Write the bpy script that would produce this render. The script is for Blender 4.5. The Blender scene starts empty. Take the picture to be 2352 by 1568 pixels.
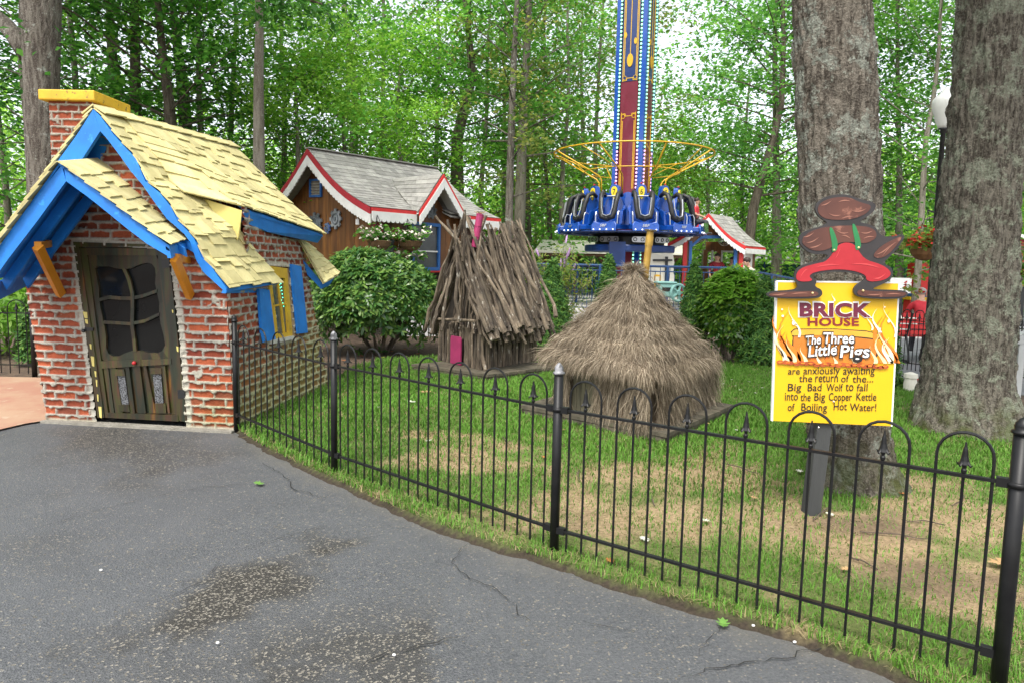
import bpy, math, random
import numpy as np
from mathutils import Vector, Matrix, noise as mnoise
S = bpy.context.scene
COL = S.collection
rad = math.radians
# ------------------------------------------------------------------ camera, sky, sun, exposure
CAMH, PITCH, ROLL, FPX, YC = 1.57, rad(5.7), rad(1.2), 1568.0, 760.0
cd = bpy.data.cameras.new('camera'); cam = bpy.data.objects.new('camera', cd); COL.objects.link(cam)
fw = Vector((0, math.cos(PITCH), -math.sin(PITCH))); rt0 = Vector((1, 0, 0)); up0 = rt0.cross(fw)
RI = rt0*math.cos(ROLL) + up0*math.sin(ROLL); RJ = -rt0*math.sin(ROLL) + up0*math.cos(ROLL)
cam.matrix_world = Matrix(((RI.x, RJ.x, -fw.x, 0), (RI.y, RJ.y, -fw.y, 0), (RI.z, RJ.z, -fw.z, CAMH), (0, 0, 0, 1)))
cd.sensor_width = 36; cd.lens = 36*FPX/2352; cd.shift_y = -(784-YC)/2352; cd.clip_end = 900; cd.clip_start = .05
S.camera = cam
W = bpy.data.worlds.new('World'); S.world = W; W.use_nodes = True
wn = W.node_tree.nodes; wl = W.node_tree.links
sky = wn.new('ShaderNodeTexSky'); sky.sky_type = 'NISHITA'; sky.sun_disc = False
SUN_EL, SUN_AZ = rad(58), rad(200)
sky.sun_elevation = SUN_EL; sky.sun_rotation = SUN_AZ; sky.dust_density = 3.0; sky.air_density = 1.0
hs = wn.new('ShaderNodeHueSaturation'); hs.inputs['Saturation'].default_value = .30; hs.inputs['Value'].default_value = 1.25
wl.new(sky.outputs[0], hs.inputs['Color']); wl.new(hs.outputs[0], wn['Background'].inputs[0])
wn['Background'].inputs[1].default_value = .15
sd = bpy.data.lights.new('sun', 'SUN'); sd.energy = 1.5; sd.angle = rad(14); sd.color = (1, .96, .88)
sun = bpy.data.objects.new('sun', sd); COL.objects.link(sun)
sv = Vector((math.sin(SUN_AZ)*math.cos(SUN_EL), math.cos(SUN_AZ)*math.cos(SUN_EL), math.sin(SUN_EL)))
sun.rotation_euler = sv.to_track_quat('Z', 'Y').to_euler(); sun.location = (0, 0, 30)
S.view_settings.view_transform = 'Standard'; S.view_settings.look = 'None'
S.view_settings.exposure = 1.1; S.view_settings.gamma = 1
S.cycles.max_bounces = 7; S.cycles.diffuse_bounces = 4; S.cycles.glossy_bounces = 2; S.cycles.transmission_bounces = 4
S.cycles.transparent_max_bounces = 4; S.cycles.use_denoising = True; S.cycles.sample_clamp_indirect = 6
# ------------------------------------------------------------------ measuring helpers (a photo position -> a point in the place)
CP = Vector((0, 0, CAMH))
def ray(px, py):
    return fw + RI*((px-1176)/FPX) + RJ*(-(py-YC)/FPX)
def G(px, py, z=0.0):
    d = ray(px, py); return CP + d*((z-CAMH)/d.z)
def AT(px, py, Y):
    d = ray(px, py); return CP + d*(Y/d.y)
def ON(px, py, p0, n):
    d = ray(px, py); return CP + d*((p0-CP).dot(n)/d.dot(n))
# ------------------------------------------------------------------ object helpers
ORG = {}
def tag(o, label=None, cat=None, group=None, kind=None):
    if label: o['label'] = label
    if cat: o['category'] = cat
    if group: o['group'] = group
    if kind: o['kind'] = kind
    return o
def thing(name, loc, label, cat, group=None):
    o = bpy.data.objects.new(name, None); COL.objects.link(o); o.location = loc; o.empty_display_size = .2
    ORG[o.name] = Vector(loc); return tag(o, label, cat, group)
def link(name, me, parent=None):
    o = bpy.data.objects.new(name, me); COL.objects.link(o)
    if parent is not None:
        o.parent = parent; ORG[o.name] = ORG[parent.name]
    else: ORG[o.name] = Vector((0, 0, 0))
    return o
def copy_tree(o, parent=None):
    c = o.copy(); COL.objects.link(c); ORG[c.name] = ORG[o.name]
    if parent is not None: c.parent = parent
    for ch in list(o.children): copy_tree(ch, c)
    return c
def org(parent): return ORG[parent.name] if parent is not None else Vector((0, 0, 0))
class MB:
    def __init__(s): s.v = []; s.f = []; s.m = []; s.mi = 0
    def add(s, vs, fs):
        n = len(s.v); s.v += [tuple(p) for p in vs]
        for f in fs: s.f.append([i+n for i in f]); s.m.append(s.mi)
    def box(s, c, d, R=None):
        c = Vector(c); h = Vector(d)/2; vs = []
        for z in (-1, 1):
            for x, y in ((-1, -1), (1, -1), (1, 1), (-1, 1)):
                p = Vector((x*h.x, y*h.y, z*h.z)); vs.append(c + (R @ p if R is not None else p))
        s.add(vs, [(3, 2, 1, 0), (4, 5, 6, 7), (0, 1, 5, 4), (1, 2, 6, 5), (2, 3, 7, 6), (3, 0, 4, 7)])
    def beam(s, a, b, w, h, up=(0, 0, 1)):
        a = Vector(a); b = Vector(b); d = (b-a); L = d.length; d.normalize(); up = Vector(up)
        x = d.cross(up)
        if x.length < 1e-4: x = d.cross(Vector((0, 1, 0)))
        x.normalize(); z = x.cross(d)
        R = Matrix((x, d, z)).transposed(); s.box((a+b)/2, (w, L, h), R)
    def tube(s, pts, r, n=8, cap=True):
        pts = [Vector(p) for p in pts]; k = len(pts)
        rs = list(r) if hasattr(r, '__len__') else [r]*k
        vs = []; ref = None
        for i, p in enumerate(pts):
            d = (pts[min(i+1, k-1)] - pts[max(i-1, 0)])
            if d.length < 1e-9: d = Vector((0, 0, 1))
            d.normalize()
            if ref is None: ref = Vector((1, 0, 0)) if abs(d.x) < .8 else Vector((0, 1, 0))
            x = (ref - d*ref.dot(d)); x.normalize(); ref = x; y = d.cross(x)
            for j in range(n):
                a = 2*math.pi*j/n; vs.append(p + (x*math.cos(a) + y*math.sin(a))*rs[i])
        fs = []
        for i in range(k-1):
            for j in range(n):
                fs.append((i*n+j, i*n+(j+1) % n, (i+1)*n+(j+1) % n, (i+1)*n+j))
        if cap: fs += [tuple(range(n-1, -1, -1)), tuple(range((k-1)*n, k*n))]
        s.add(vs, fs)
    def ring(s, c, R, r, n=40, m=6, ax=(Vector((1, 0, 0)), Vector((0, 1, 0))), a0=0, a1=2*math.pi):
        c = Vector(c); full = abs(a1-a0-2*math.pi) < 1e-6
        s.tube([c + ax[0]*R*math.cos(a0+(a1-a0)*i/n) + ax[1]*R*math.sin(a0+(a1-a0)*i/n) for i in range(n+1)], r, m, not full)
    def prism(s, pts, d):
        pts = [Vector(p) for p in pts]; d = Vector(d); n = len(pts)
        s.add(pts + [p+d for p in pts], [tuple(range(n-1, -1, -1)), tuple(range(n, 2*n))] +
              [(i, (i+1) % n, n+(i+1) % n, n+i) for i in range(n)])
    def strip(s, A, B, d):
        # a band between two polylines, thickened by d
        A = [Vector(p) for p in A]; B = [Vector(p) for p in B]; d = Vector(d)
        for i in range(len(A)-1): s.prism([A[i], A[i+1], B[i+1], B[i]], d)
    def lathe(s, prof, c, n=16, R=None):
        c = Vector(c); vs = []; k = len(prof)
        for r, z in prof:
            for j in range(n):
                a = 2*math.pi*j/n; p = Vector((r*math.cos(a), r*math.sin(a), z)); vs.append(c + (R @ p if R is not None else p))
        fs = [(i*n+j, i*n+(j+1) % n, (i+1)*n+(j+1) % n, (i+1)*n+j) for i in range(k-1) for j in range(n)]
        fs += [tuple(range(n-1, -1, -1)), tuple(range((k-1)*n, k*n))]; s.add(vs, fs)
    def ball(s, c, r, n=10, k=6, R=None):
        r = r if hasattr(r, '__len__') else (r, r, r); c = Vector(c); vs = [c + (R @ Vector((0, 0, -r[2])) if R else Vector((0, 0, -r[2])))]
        for i in range(1, k):
            t = -math.pi/2 + math.pi*i/k
            for j in range(n):
                a = 2*math.pi*j/n; p = Vector((r[0]*math.cos(t)*math.cos(a), r[1]*math.cos(t)*math.sin(a), r[2]*math.sin(t)))
                vs.append(c + (R @ p if R else p))
        vs.append(c + (R @ Vector((0, 0, r[2])) if R else Vector((0, 0, r[2]))))
        fs = [(0, 1+(j+1) % n, 1+j) for j in range(n)]
        for i in range(k-2):
            fs += [(1+i*n+j, 1+i*n+(j+1) % n, 1+(i+1)*n+(j+1) % n, 1+(i+1)*n+j) for j in range(n)]
        e = len(vs)-1; fs += [(e, 1+(k-2)*n+j, 1+(k-2)*n+(j+1) % n) for j in range(n)]
        s.add(vs, fs)
    def build(s, name, mats, parent=None, smooth=False, label=None):
        me = bpy.data.meshes.new(name); o0 = org(parent)
        me.from_pydata([(x-o0.x, y-o0.y, z-o0.z) for x, y, z in s.v], [], s.f)
        for m in (mats if isinstance(mats, (list, tuple)) else [mats]): me.materials.append(m)
        me.polygons.foreach_set('material_index', s.m)
        if smooth: me.polygons.foreach_set('use_smooth', [True]*len(me.polygons))
        me.update(); o = link(name, me, parent)
        if label: o['label'] = label
        return o
def fast(name, V, F, mats, parent=None, cols=None, smooth=False, local=False):
    V = np.asarray(V, np.float32); F = np.asarray(F, np.int32); k = F.shape[1]
    if not local:
        o0 = org(parent); V = V - np.array(o0, np.float32)
    me = bpy.data.meshes.new(name)
    me.vertices.add(len(V)); me.vertices.foreach_set('co', V.ravel())
    me.loops.add(F.size); me.loops.foreach_set('vertex_index', F.ravel())
    me.polygons.add(len(F)); me.polygons.foreach_set('loop_start', np.arange(0, F.size, k, dtype=np.int32))
    me.polygons.foreach_set('loop_total', np.full(len(F), k, np.int32))
    if smooth: me.polygons.foreach_set('use_smooth', np.ones(len(F), bool))
    me.update(calc_edges=True)
    if cols is not None:
        a = me.color_attributes.new('Col', 'FLOAT_COLOR', 'POINT')
        c = np.ones((len(V), 4), np.float32); c[:, :3] = cols; a.data.foreach_set('color', c.ravel())
    for m in (mats if isinstance(mats, (list, tuple)) else [mats]): me.materials.append(m)
    return link(name, me, parent)
# numpy value noise
def _h(i, j, k, seed):
    n = (i*374761393 + j*668265263 + k*2147483647 + seed*974634777) & 0xffffffff
    n = ((n ^ (n >> 13))*1274126177) & 0xffffffff
    return ((n ^ (n >> 16)) & 0xffff)/65535.0
def vnoise(x, y, z=0, seed=0, octv=1):
    x = np.asarray(x, float); y = np.asarray(y, float); z = np.asarray(z, float) + 0*x
    out = 0*x; amp = 1.; tot = 0
    for o in range(octv):
        xi = np.floor(x).astype(np.int64); yi = np.floor(y).astype(np.int64); zi = np.floor(z).astype(np.int64)
        fx = x-xi; fy = y-yi; fz = z-zi; u = fx*fx*(3-2*fx); v = fy*fy*(3-2*fy); w = fz*fz*(3-2*fz)
        r = 0
        for a in (0, 1):
            for b in (0, 1):
                for c in (0, 1):
                    r = r + _h(xi+a, yi+b, zi+c, seed+o*17)*(u if a else 1-u)*(v if b else 1-v)*(w if c else 1-w)
        out = out + r*amp; tot += amp; amp *= .5; x = x*2.03; y = y*2.03; z = z*2.03
    return out/tot
def inpoly(x, y, poly):
    r = np.zeros(np.shape(x), bool); n = len(poly)
    for i in range(n):
        x1, y1 = poly[i]; x2, y2 = poly[(i+1) % n]
        if y1 == y2: continue
        c = ((y1 > y) != (y2 > y)) & (x < (x2-x1)*(y-y1)/(y2-y1)+x1); r ^= c
    return r
def pdist(x, y, poly, closed=True):
    d = np.full(np.shape(x), 1e9); n = len(poly)
    for i in range(n if closed else n-1):
        x1, y1 = poly[i]; x2, y2 = poly[(i+1) % n]; dx, dy = x2-x1, y2-y1; L = dx*dx+dy*dy+1e-12
        t = np.clip(((x-x1)*dx+(y-y1)*dy)/L, 0, 1); d = np.minimum(d, np.hypot(x-x1-t*dx, y-y1-t*dy))
    return d
# ------------------------------------------------------------------ materials
MATS = {}
def nodes(name):
    m = bpy.data.materials.new(name); m.use_nodes = True; t = m.node_tree
    return m, t, t.nodes, t.links, t.nodes['Principled BSDF']
def mixc(N, L, fac, a, b):
    x = N.new('ShaderNodeMix'); x.data_type = 'RGBA'
    for s, v in ((0, fac), (6, a), (7, b)):
        if hasattr(v, 'is_output'): L.new(v, x.inputs[s])
        elif s == 0: x.inputs[0].default_value = v
        else: x.inputs[s].default_value = (*v, 1)
    return x.outputs[2]
def ramp(N, L, src, p0, p1, c0=(0, 0, 0), c1=(1, 1, 1)):
    r = N.new('ShaderNodeValToRGB'); e = r.color_ramp.elements
    e[0].position = p0; e[1].position = p1; e[0].color = (*c0, 1); e[1].color = (*c1, 1); L.new(src, r.inputs[0]); return r.outputs[0]
def coords(N, L, sc=(1, 1, 1)):
    tc = N.new('ShaderNodeTexCoord'); mp = N.new('ShaderNodeMapping'); mp.inputs['Scale'].default_value = sc
    L.new(tc.outputs['Object'], mp.inputs[0]); return mp.outputs[0]
def tex(N, L, vec, scale, detail=4, rough=.55):
    n = N.new('ShaderNodeTexNoise'); n.inputs['Scale'].default_value = scale; n.inputs['Detail'].default_value = detail
    n.inputs['Roughness'].default_value = rough; L.new(vec, n.inputs['Vector']); return n.outputs['Fac']
def bumpn(N, L, h, strength, dist, P):
    b = N.new('ShaderNodeBump'); b.inputs['Strength'].default_value = strength; b.inputs['Distance'].default_value = dist
    L.new(h, b.inputs['Height']); L.new(b.outputs[0], P.inputs['Normal']); return b
def mat(name, c1, c2=None, scale=6, rough=.6, bump=.25, bscale=30, bd=.004, stretch=(1, 1, 1), metal=0, spec=.5, lo=.35, hi=.65, c3=None, isl=0, emit=None, coat=0):
    if name in MATS: return MATS[name]
    m, t, N, L, P = nodes(name); v = coords(N, L, stretch)
    n1 = tex(N, L, v, scale, 6, .6)
    c2 = c2 or tuple(x*.72 for x in c1)
    col = mixc(N, L, ramp(N, L, n1, lo, hi), c2, c1)
    if c3:
        n3 = tex(N, L, v, scale*3.1, 5, .65); col = mixc(N, L, ramp(N, L, n3, .6, .68), col, c3)
    if isl:
        g = N.new('ShaderNodeNewGeometry'); h = N.new('ShaderNodeHueSaturation'); L.new(col, h.inputs['Color'])
        mr = N.new('ShaderNodeMapRange'); mr.inputs[3].default_value = 1-isl; mr.inputs[4].default_value = 1+isl
        L.new(g.outputs['Random Per Island'], mr.inputs[0]); L.new(mr.outputs[0], h.inputs['Value']); col = h.outputs[0]
    L.new(col, P.inputs['Base Color'])
    P.inputs['Roughness'].default_value = rough; P.inputs['Metallic'].default_value = metal; P.inputs['Specular IOR Level'].default_value = spec
    P.inputs['Coat Weight'].default_value = coat
    if bump:
        n2 = tex(N, L, v, bscale, 5, .6); bumpn(N, L, n2, bump, bd, P)
    if emit:
        P.inputs['Emission Color'].default_value = (*emit[0], 1); P.inputs['Emission Strength'].default_value = emit[1]
    MATS[name] = m; return m
def vcol(name, rough=.8, bump=.3, bscale=60, bd=.004, spec=.3, var=.25, vs=25, trans=0):
    if name in MATS: return MATS[name]
    m, t, N, L, P = nodes(name); v = coords(N, L)
    a = N.new('ShaderNodeAttribute'); a.attribute_name = 'Col'; n1 = tex(N, L, v, vs, 5, .6)
    h = N.new('ShaderNodeHueSaturation'); L.new(a.outputs['Color'], h.inputs['Color'])
    mr = N.new('ShaderNodeMapRange'); mr.inputs[1].default_value = .3; mr.inputs[2].default_value = .7
    mr.inputs[3].default_value = 1-var; mr.inputs[4].default_value = 1+var; L.new(n1, mr.inputs[0]); L.new(mr.outputs[0], h.inputs['Value'])
    L.new(h.outputs[0], P.inputs['Base Color']); P.inputs['Roughness'].default_value = rough; P.inputs['Specular IOR Level'].default_value = spec
    if bump: bumpn(N, L, tex(N, L, v, bscale, 5, .65), bump, bd, P)
    if trans:
        tr = N.new('ShaderNodeBsdfTranslucent'); L.new(h.outputs[0], tr.inputs[0]); mx = N.new('ShaderNodeMixShader'); mx.inputs[0].default_value = trans
        L.new(P.outputs[0], mx.inputs[1]); L.new(tr.outputs[0], mx.inputs[2]); L.new(mx.outputs[0], N['Material Output'].inputs[0])
    MATS[name] = m; return m
def leafmat(name, ca, cb, cc, trans=.45, rough=.45, spec=.4, tcol=1.5):
    if name in MATS: return MATS[name]
    m, t, N, L, P = nodes(name)
    g = N.new('ShaderNodeNewGeometry'); oi = N.new('ShaderNodeObjectInfo')
    r = N.new('ShaderNodeValToRGB'); e = r.color_ramp.elements; e[0].color = (*ca, 1); e[1].color = (*cc, 1); e[0].position = .05; e[1].position = .97
    k = e.new(.55); k.color = (*cb, 1); L.new(g.outputs['Random Per Island'], r.inputs[0])
    h = N.new('ShaderNodeHueSaturation'); mr = N.new('ShaderNodeMapRange'); mr.inputs[3].default_value = .8; mr.inputs[4].default_value = 1.25
    L.new(oi.outputs['Random'], mr.inputs[0]); L.new(mr.outputs[0], h.inputs['Value']); L.new(r.outputs[0], h.inputs['Color'])
    L.new(h.outputs[0], P.inputs['Base Color']); P.inputs['Roughness'].default_value = rough; P.inputs['Specular IOR Level'].default_value = spec
    tr = N.new('ShaderNodeBsdfTranslucent'); h2 = N.new('ShaderNodeHueSaturation'); h2.inputs['Value'].default_value = tcol; h2.inputs['Hue'].default_value = .497
    L.new(h.outputs[0], h2.inputs['Color']); L.new(h2.outputs[0], tr.inputs[0])
    mx = N.new('ShaderNodeMixShader'); mx.inputs[0].default_value = trans; L.new(P.outputs[0], mx.inputs[1]); L.new(tr.outputs[0], mx.inputs[2])
    L.new(mx.outputs[0], N['Material Output'].inputs[0]); MATS[name] = m; return m
def barkmat(name, c1, c2, lich=.5, moss=0, fs=22, lc=(.34, .37, .30)):
    m, t, N, L, P = nodes(name); v = coords(N, L, (1, 1, .16)); v1 = coords(N, L)
    n1 = tex(N, L, v, fs, 8, .7); n2 = tex(N, L, v1, 60, 4, .6); n3 = tex(N, L, v1, 5.5, 8, .72)
    c = mixc(N, L, ramp(N, L, n1, .44, .56), c2, c1)
    c = mixc(N, L, ramp(N, L, n2, .5, .8), c, tuple(min(1, x*1.5) for x in c1))
    lf = ramp(N, L, n3, 1-lich*.85, 1-lich*.85+.05); lm = N.new('ShaderNodeMath'); lm.operation = 'MULTIPLY'; L.new(lf, lm.inputs[0]); L.new(ramp(N, L, n2, .3, .6), lm.inputs[1])
    c = mixc(N, L, lm.outputs[0], c, lc)
    if moss:
        tc = N.new('ShaderNodeSeparateXYZ'); L.new(v1, tc.inputs[0]); mr = N.new('ShaderNodeMapRange'); mr.inputs[1].default_value = moss; mr.inputs[2].default_value = 0
        L.new(tc.outputs[2], mr.inputs[0]); mu = N.new('ShaderNodeMath'); mu.operation = 'MULTIPLY'; L.new(mr.outputs[0], mu.inputs[0]); L.new(ramp(N, L, tex(N, L, v1, 7), .4, .6), mu.inputs[1])
        c = mixc(N, L, mu.outputs[0], c, (.07, .085, .02))
    L.new(c, P.inputs['Base Color']); P.inputs['Roughness'].default_value = .9; P.inputs['Specular IOR Level'].default_value = .2
    ad = N.new('ShaderNodeMath'); ad.operation = 'ADD'; L.new(n1, ad.inputs[0]); L.new(n2, ad.inputs[1]); bumpn(N, L, ad.outputs[0], 1.0, .03, P); return m
# ------------------------------------------------------------------ shared builders
def leaves(rng, C, per, sig, Ln, Wd, up=1.0, out=None, tilt=.55, droop=.25, jl=.35):
    """leaf-sized rhombs scattered round clump centres; returns V, F"""
    C = np.asarray(C, float); n = len(C)*per
    P = np.repeat(C, per, 0) + rng.normal(size=(n, 3))*np.asarray(sig)
    a = rng.uniform(0, 2*np.pi, n); D = np.stack([np.cos(a), np.sin(a), rng.normal(-droop, .35, n)], 1)
    D /= np.linalg.norm(D, axis=1, keepdims=True)
    Nn = np.stack([rng.normal(0, tilt, n), rng.normal(0, tilt, n), np.full(n, up)], 1)
    Sd = np.cross(D, Nn); Sd /= np.linalg.norm(Sd, axis=1, keepdims=True)+1e-9; Nn = np.cross(Sd, D)
    l = (Ln*(1+rng.uniform(-jl, jl, n)))[:, None]; w = l*Wd/Ln/2
    V = np.stack([P, P+D*l*.5+Sd*w+Nn*w*.25, P+D*l-Nn*l*.1, P+D*l*.5-Sd*w+Nn*w*.25], 1).reshape(-1, 3)
    return V, np.arange(n*4).reshape(-1, 4)
def text_mesh(txt, mats, parent, name, fit, off=0.0, shear=0.0, extr=.001, lift=0.0, pos=0):
    """lettering fitted to the parallelogram fit=(bottom-left, bottom-right, top-left)"""
    cu = bpy.data.curves.new('lettering', 'FONT'); cu.body = txt; cu.size = 1; cu.offset = off; cu.shear = shear; cu.resolution_u = 3
    cu.space_character = 1.0+abs(off)*1.2
    t = bpy.data.objects.new('lettering', cu); COL.objects.link(t); dg = bpy.context.evaluated_depsgraph_get()
    me = bpy.data.meshes.new_from_object(t.evaluated_get(dg)); bpy.data.objects.remove(t)
    n = len(me.vertices); co = np.zeros(n*3, np.float32); me.vertices.foreach_get('co', co); co = co.reshape(-1, 3)
    x0, x1, y0, y1 = co[:, 0].min(), co[:, 0].max(), co[:, 1].min(), co[:, 1].max()
    if pos: x0 += off; x1 -= off; y0 += off; y1 -= off
    bl, br, tl = [np.array(p) for p in fit]; nr = np.cross(br-bl, tl-bl); nr = nr/np.linalg.norm(nr)
    u = (co[:, 0]-x0)/(x1-x0); v = (co[:, 1]-y0)/(y1-y0)
    V = bl + u[:, None]*(br-bl) + v[:, None]*(tl-bl) + nr*lift - np.array(org(parent))
    me.vertices.foreach_set('co', V.astype(np.float32).ravel()); me.materials.clear(); me.materials.append(mats); me.update(); me.name = name
    return link(name, me, parent)
def shingles(mb, surf, ns_len, n, wr=(.07, .16), seed=1, th=.012, stag=.45, seg=1, s0=0.0, s1=1.0, lift=.02):
    """staggered shakes over a ruled surface surf(s,t); ns_len: width in metres"""
    rg = random.Random(seed)
    def nrm(s, t):
        e = 1e-3; a = surf(s+e, t)-surf(s-e, t); b = surf(s, t+e)-surf(s, t-e); c = a.cross(b); c.normalize(); return c if c.z > 0 else -c
    for i in range(n):
        t0 = max(0, (i-.35)/n); s = s0
        while s < s1-1e-4:
            w = rg.uniform(*wr)/ns_len; e = min(s+w, s1)
            if s1-e < w*.3: e = s1
            tl = min(1.0 + .02*rg.random(), (i+1)/n + rg.uniform(0, stag)/n); g = .002/ns_len
            ts = [t0 + (tl-t0)*k/seg for k in range(seg+1)]; vs = []
            for k, t in enumerate(ts):
                q = nrm((s+e)/2, t); h = .004 + lift*(k/seg)
                for ss in (s+g, e-g):
                    p = surf(ss, t); vs.append(p+q*h); vs.append(p+q*(h+th))
            fs = []
            for k in range(seg):
                a = k*4; b = a+4
                fs += [(a+1, a+3, b+3, b+1), (a, b, b+2, a+2), (a, a+1, b+1, b), (a+2, b+2, b+3, a+3)]
            b = seg*4; fs += [(b, b+1, b+3, b+2), (0, 2, 3, 1)]
            mb.add(vs, fs); s = e
def scallop(mb, p, q, top, drop, r, th, nrm):
    """board with a scalloped lower edge hung from p-q: straight part 'top' high, scallops of radius r below"""
    p = Vector(p); q = Vector(q); d = q-p; L = d.length; d.normalize(); dn = Vector(drop).normalized(); k = max(1, round(L/(2*r))); w = L/k
    for i in range(k):
        a = p + d*w*i; pts = [a, a+d*w, a+d*w+dn*top]
        for j in range(1, 6): pts.append(a + d*(w/2+w/2*math.cos(math.pi*j/6)) + dn*(top+w/2*math.sin(math.pi*j/6)))
        pts.append(a+dn*top); mb.prism(pts, Vector(nrm)*th)
def planks(mb, p, q, h0, h1f, w=.14, th=.03, nrm=(0, -1, 0), seed=3):
    """upright boards between p and q; top height as a function of the fraction along"""
    p = Vector(p); q = Vector(q); d = q-p; L = d.length; n = max(1, round(L/w)); rg = random.Random(seed); nv = Vector(nrm)
    for i in range(n):
        a = (i+.02)/n; b = (i+.98)/n; A = p+d*a; B = p+d*b; o = nv*rg.uniform(0, .008)
        ha, hb = (h1f(a), h1f(b)) if callable(h1f) else (h1f, h1f)
        if max(ha, hb) - h0 < .02: continue
        mb.prism([A+o+Vector((0, 0, h0)), B+o+Vector((0, 0, h0)), B+o+Vector((0, 0, max(hb, h0+.01))), A+o+Vector((0, 0, max(ha, h0+.01)))], nv*th)
# ================================================================== GROUND
RNG = np.random.default_rng(7); RND = random.Random(11)
def xy(p): return (p.x, p.y)
m_mulch = mat('mulch', (.13, .085, .055), (.055, .035, .024), 9, .95, .9, 45, .02, c3=(.20, .14, .08))
g = MB(); g.add([(-300, -60, -.03), (300, -60, -.03), (300, 500, -.03), (-300, 500, -.03)], [(0, 1, 2, 3)])
tag(g.build('ground', m_mulch), 'brown mulch and leaf litter under the trees', None, None, 'structure')
# asphalt: one fine sheet with worn, gravelly patches
def asphalt_mat():
    m, t, N, L, P = nodes('asphalt'); v = coords(N, L)
    a = N.new('ShaderNodeAttribute'); a.attribute_name = 'Col'
    sp = N.new('ShaderNodeSeparateColor'); L.new(a.outputs['Color'], sp.inputs[0])
    n1 = tex(N, L, v, 2.2, 7, .65); n2 = tex(N, L, v, 90, 3, .6)
    base = mixc(N, L, ramp(N, L, n1, .3, .7), (.044, .047, .052), (.072, .075, .080))
    base = mixc(N, L, ramp(N, L, n2, .35, .7), base, (.105, .107, .110))
    vo = N.new('ShaderNodeTexVoronoi'); vo.inputs['Scale'].default_value = 120; L.new(v, vo.inputs['Vector'])
    vc = N.new('ShaderNodeSeparateColor'); L.new(vo.outputs['Color'], vc.inputs[0])
    # chips of pale stone: always a few, many in worn places
    ad = N.new('ShaderNodeMath'); ad.operation = 'MULTIPLY_ADD'; L.new(sp.outputs[0], ad.inputs[0]); ad.inputs[1].default_value = .20; L.new(vc.outputs[0], ad.inputs[2])
    chip = ramp(N, L, ad.outputs[0], .93, .96)
    worn = mixc(N, L, sp.outputs[0], base, (.032, .029, .025))
    cc = mixc(N, L, vc.outputs[1], (.09, .08, .064), (.23, .21, .175))
    col = mixc(N, L, chip, worn, cc)
    col = mixc(N, L, sp.outputs[1], col, (.13, .12, .10))
    L.new(col, P.inputs['Base Color']); P.inputs['Roughness'].default_value = .62; P.inputs['Specular IOR Level'].default_value = .45
    hh = N.new('ShaderNodeMath'); hh.operation = 'ADD'; L.new(vo.outputs['Distance'], hh.inputs[0]); L.new(n2, hh.inputs[1]); bumpn(N, L, hh.outputs[0], .55, .006, P)
    return m
LB = [(541, 990), (600, 1030), (690, 1074), (760, 1104), (850, 1150), (1000, 1212), (1150, 1263), (1270, 1300), (1400, 1345), (1550, 1387), (1700, 1432), (1850, 1482), (2000, 1532), (2090, 1572), (2200, 1620), (2330, 1700)]
LAWNP = [xy(G(*p)) for p in LB] + [xy(G(*p)) for p in [(2480, 1250), (2480, 1020), (2380, 965), (2280, 942), (2110, 900), (2050, 872), (1770, 843), (1640, 838), (1450, 826), (1270, 822), (1100, 818), (940, 828), (865, 832), (800, 853), (752, 893)]]
wornA = [xy(G(*p)) for p in [(250, 1420), (330, 1370), (480, 1300), (600, 1262), (760, 1240), (790, 1248), (740, 1300), (770, 1370), (700, 1400), (600, 1430), (480, 1470), (330, 1520), (240, 1540), (200, 1500)]]
wornB = [xy(G(*p)) for p in [(110, 990), (300, 978), (430, 990), (480, 1010), (430, 1050), (330, 1100), (250, 1080), (150, 1040)]]
wornC = [xy(G(*p)) for p in [(700, 1440), (900, 1420), (960, 1480), (860, 1530), (700, 1568), (640, 1560)]]
st = .03; gx = np.arange(-6.2, 4.6, st); gy = np.arange(1.2, 7.4, st); X, Y = np.meshgrid(gx, gy); nx, ny = len(gx), len(gy)
def sd_in(poly, X, Y): d = pdist(X, Y, poly); return np.where(inpoly(X, Y, poly), d, -d)
nz = vnoise(X*2.3, Y*2.3, 0, 5, 5); nf = vnoise(X*9, Y*9, 0, 8, 3)
wv = np.maximum.reduce([np.clip((sd_in(wornA, X, Y)+.10+(nz-.5)*.9+(nf-.5)*.3)/.26, 0, 1), .75*np.clip((sd_in(wornB, X, Y)+.25+(nz-.5)*1.2)/.5, 0, 1), .7*np.clip((sd_in(wornC, X, Y)+.02+(nz-.5)*1.5+(nf-.5)*.4)/.14, 0, 1), .45*np.clip((vnoise(X*.8, Y*1.1, 0, 21, 4)-.5)/.25, 0, 1)*(X < -.3)])
dl = pdist(X, Y, LAWNP); dirt = np.clip(1-(dl+(nf-.5)*.22)/.16, 0, 1)*.45
Z = (vnoise(X*.9, Y*.9, 0, 3, 2)-.5)*.012-.004
idx = np.arange(nx*ny).reshape(ny, nx); F = np.stack([idx[:-1, :-1], idx[:-1, 1:], idx[1:, 1:], idx[1:, :-1]], -1).reshape(-1, 4)
asp = fast('asphalt_path', np.stack([X, Y, Z], -1).reshape(-1, 3), F, asphalt_mat(), cols=np.stack([wv, dirt, 0*wv], -1).reshape(-1, 3), smooth=True)
tag(asp, 'cracked grey asphalt path in front of the brick house', None, None, 'structure')
m_crack = mat('crack', (.012, .012, .012), (.02, .018, .015), 30, .95, 0)
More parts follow.
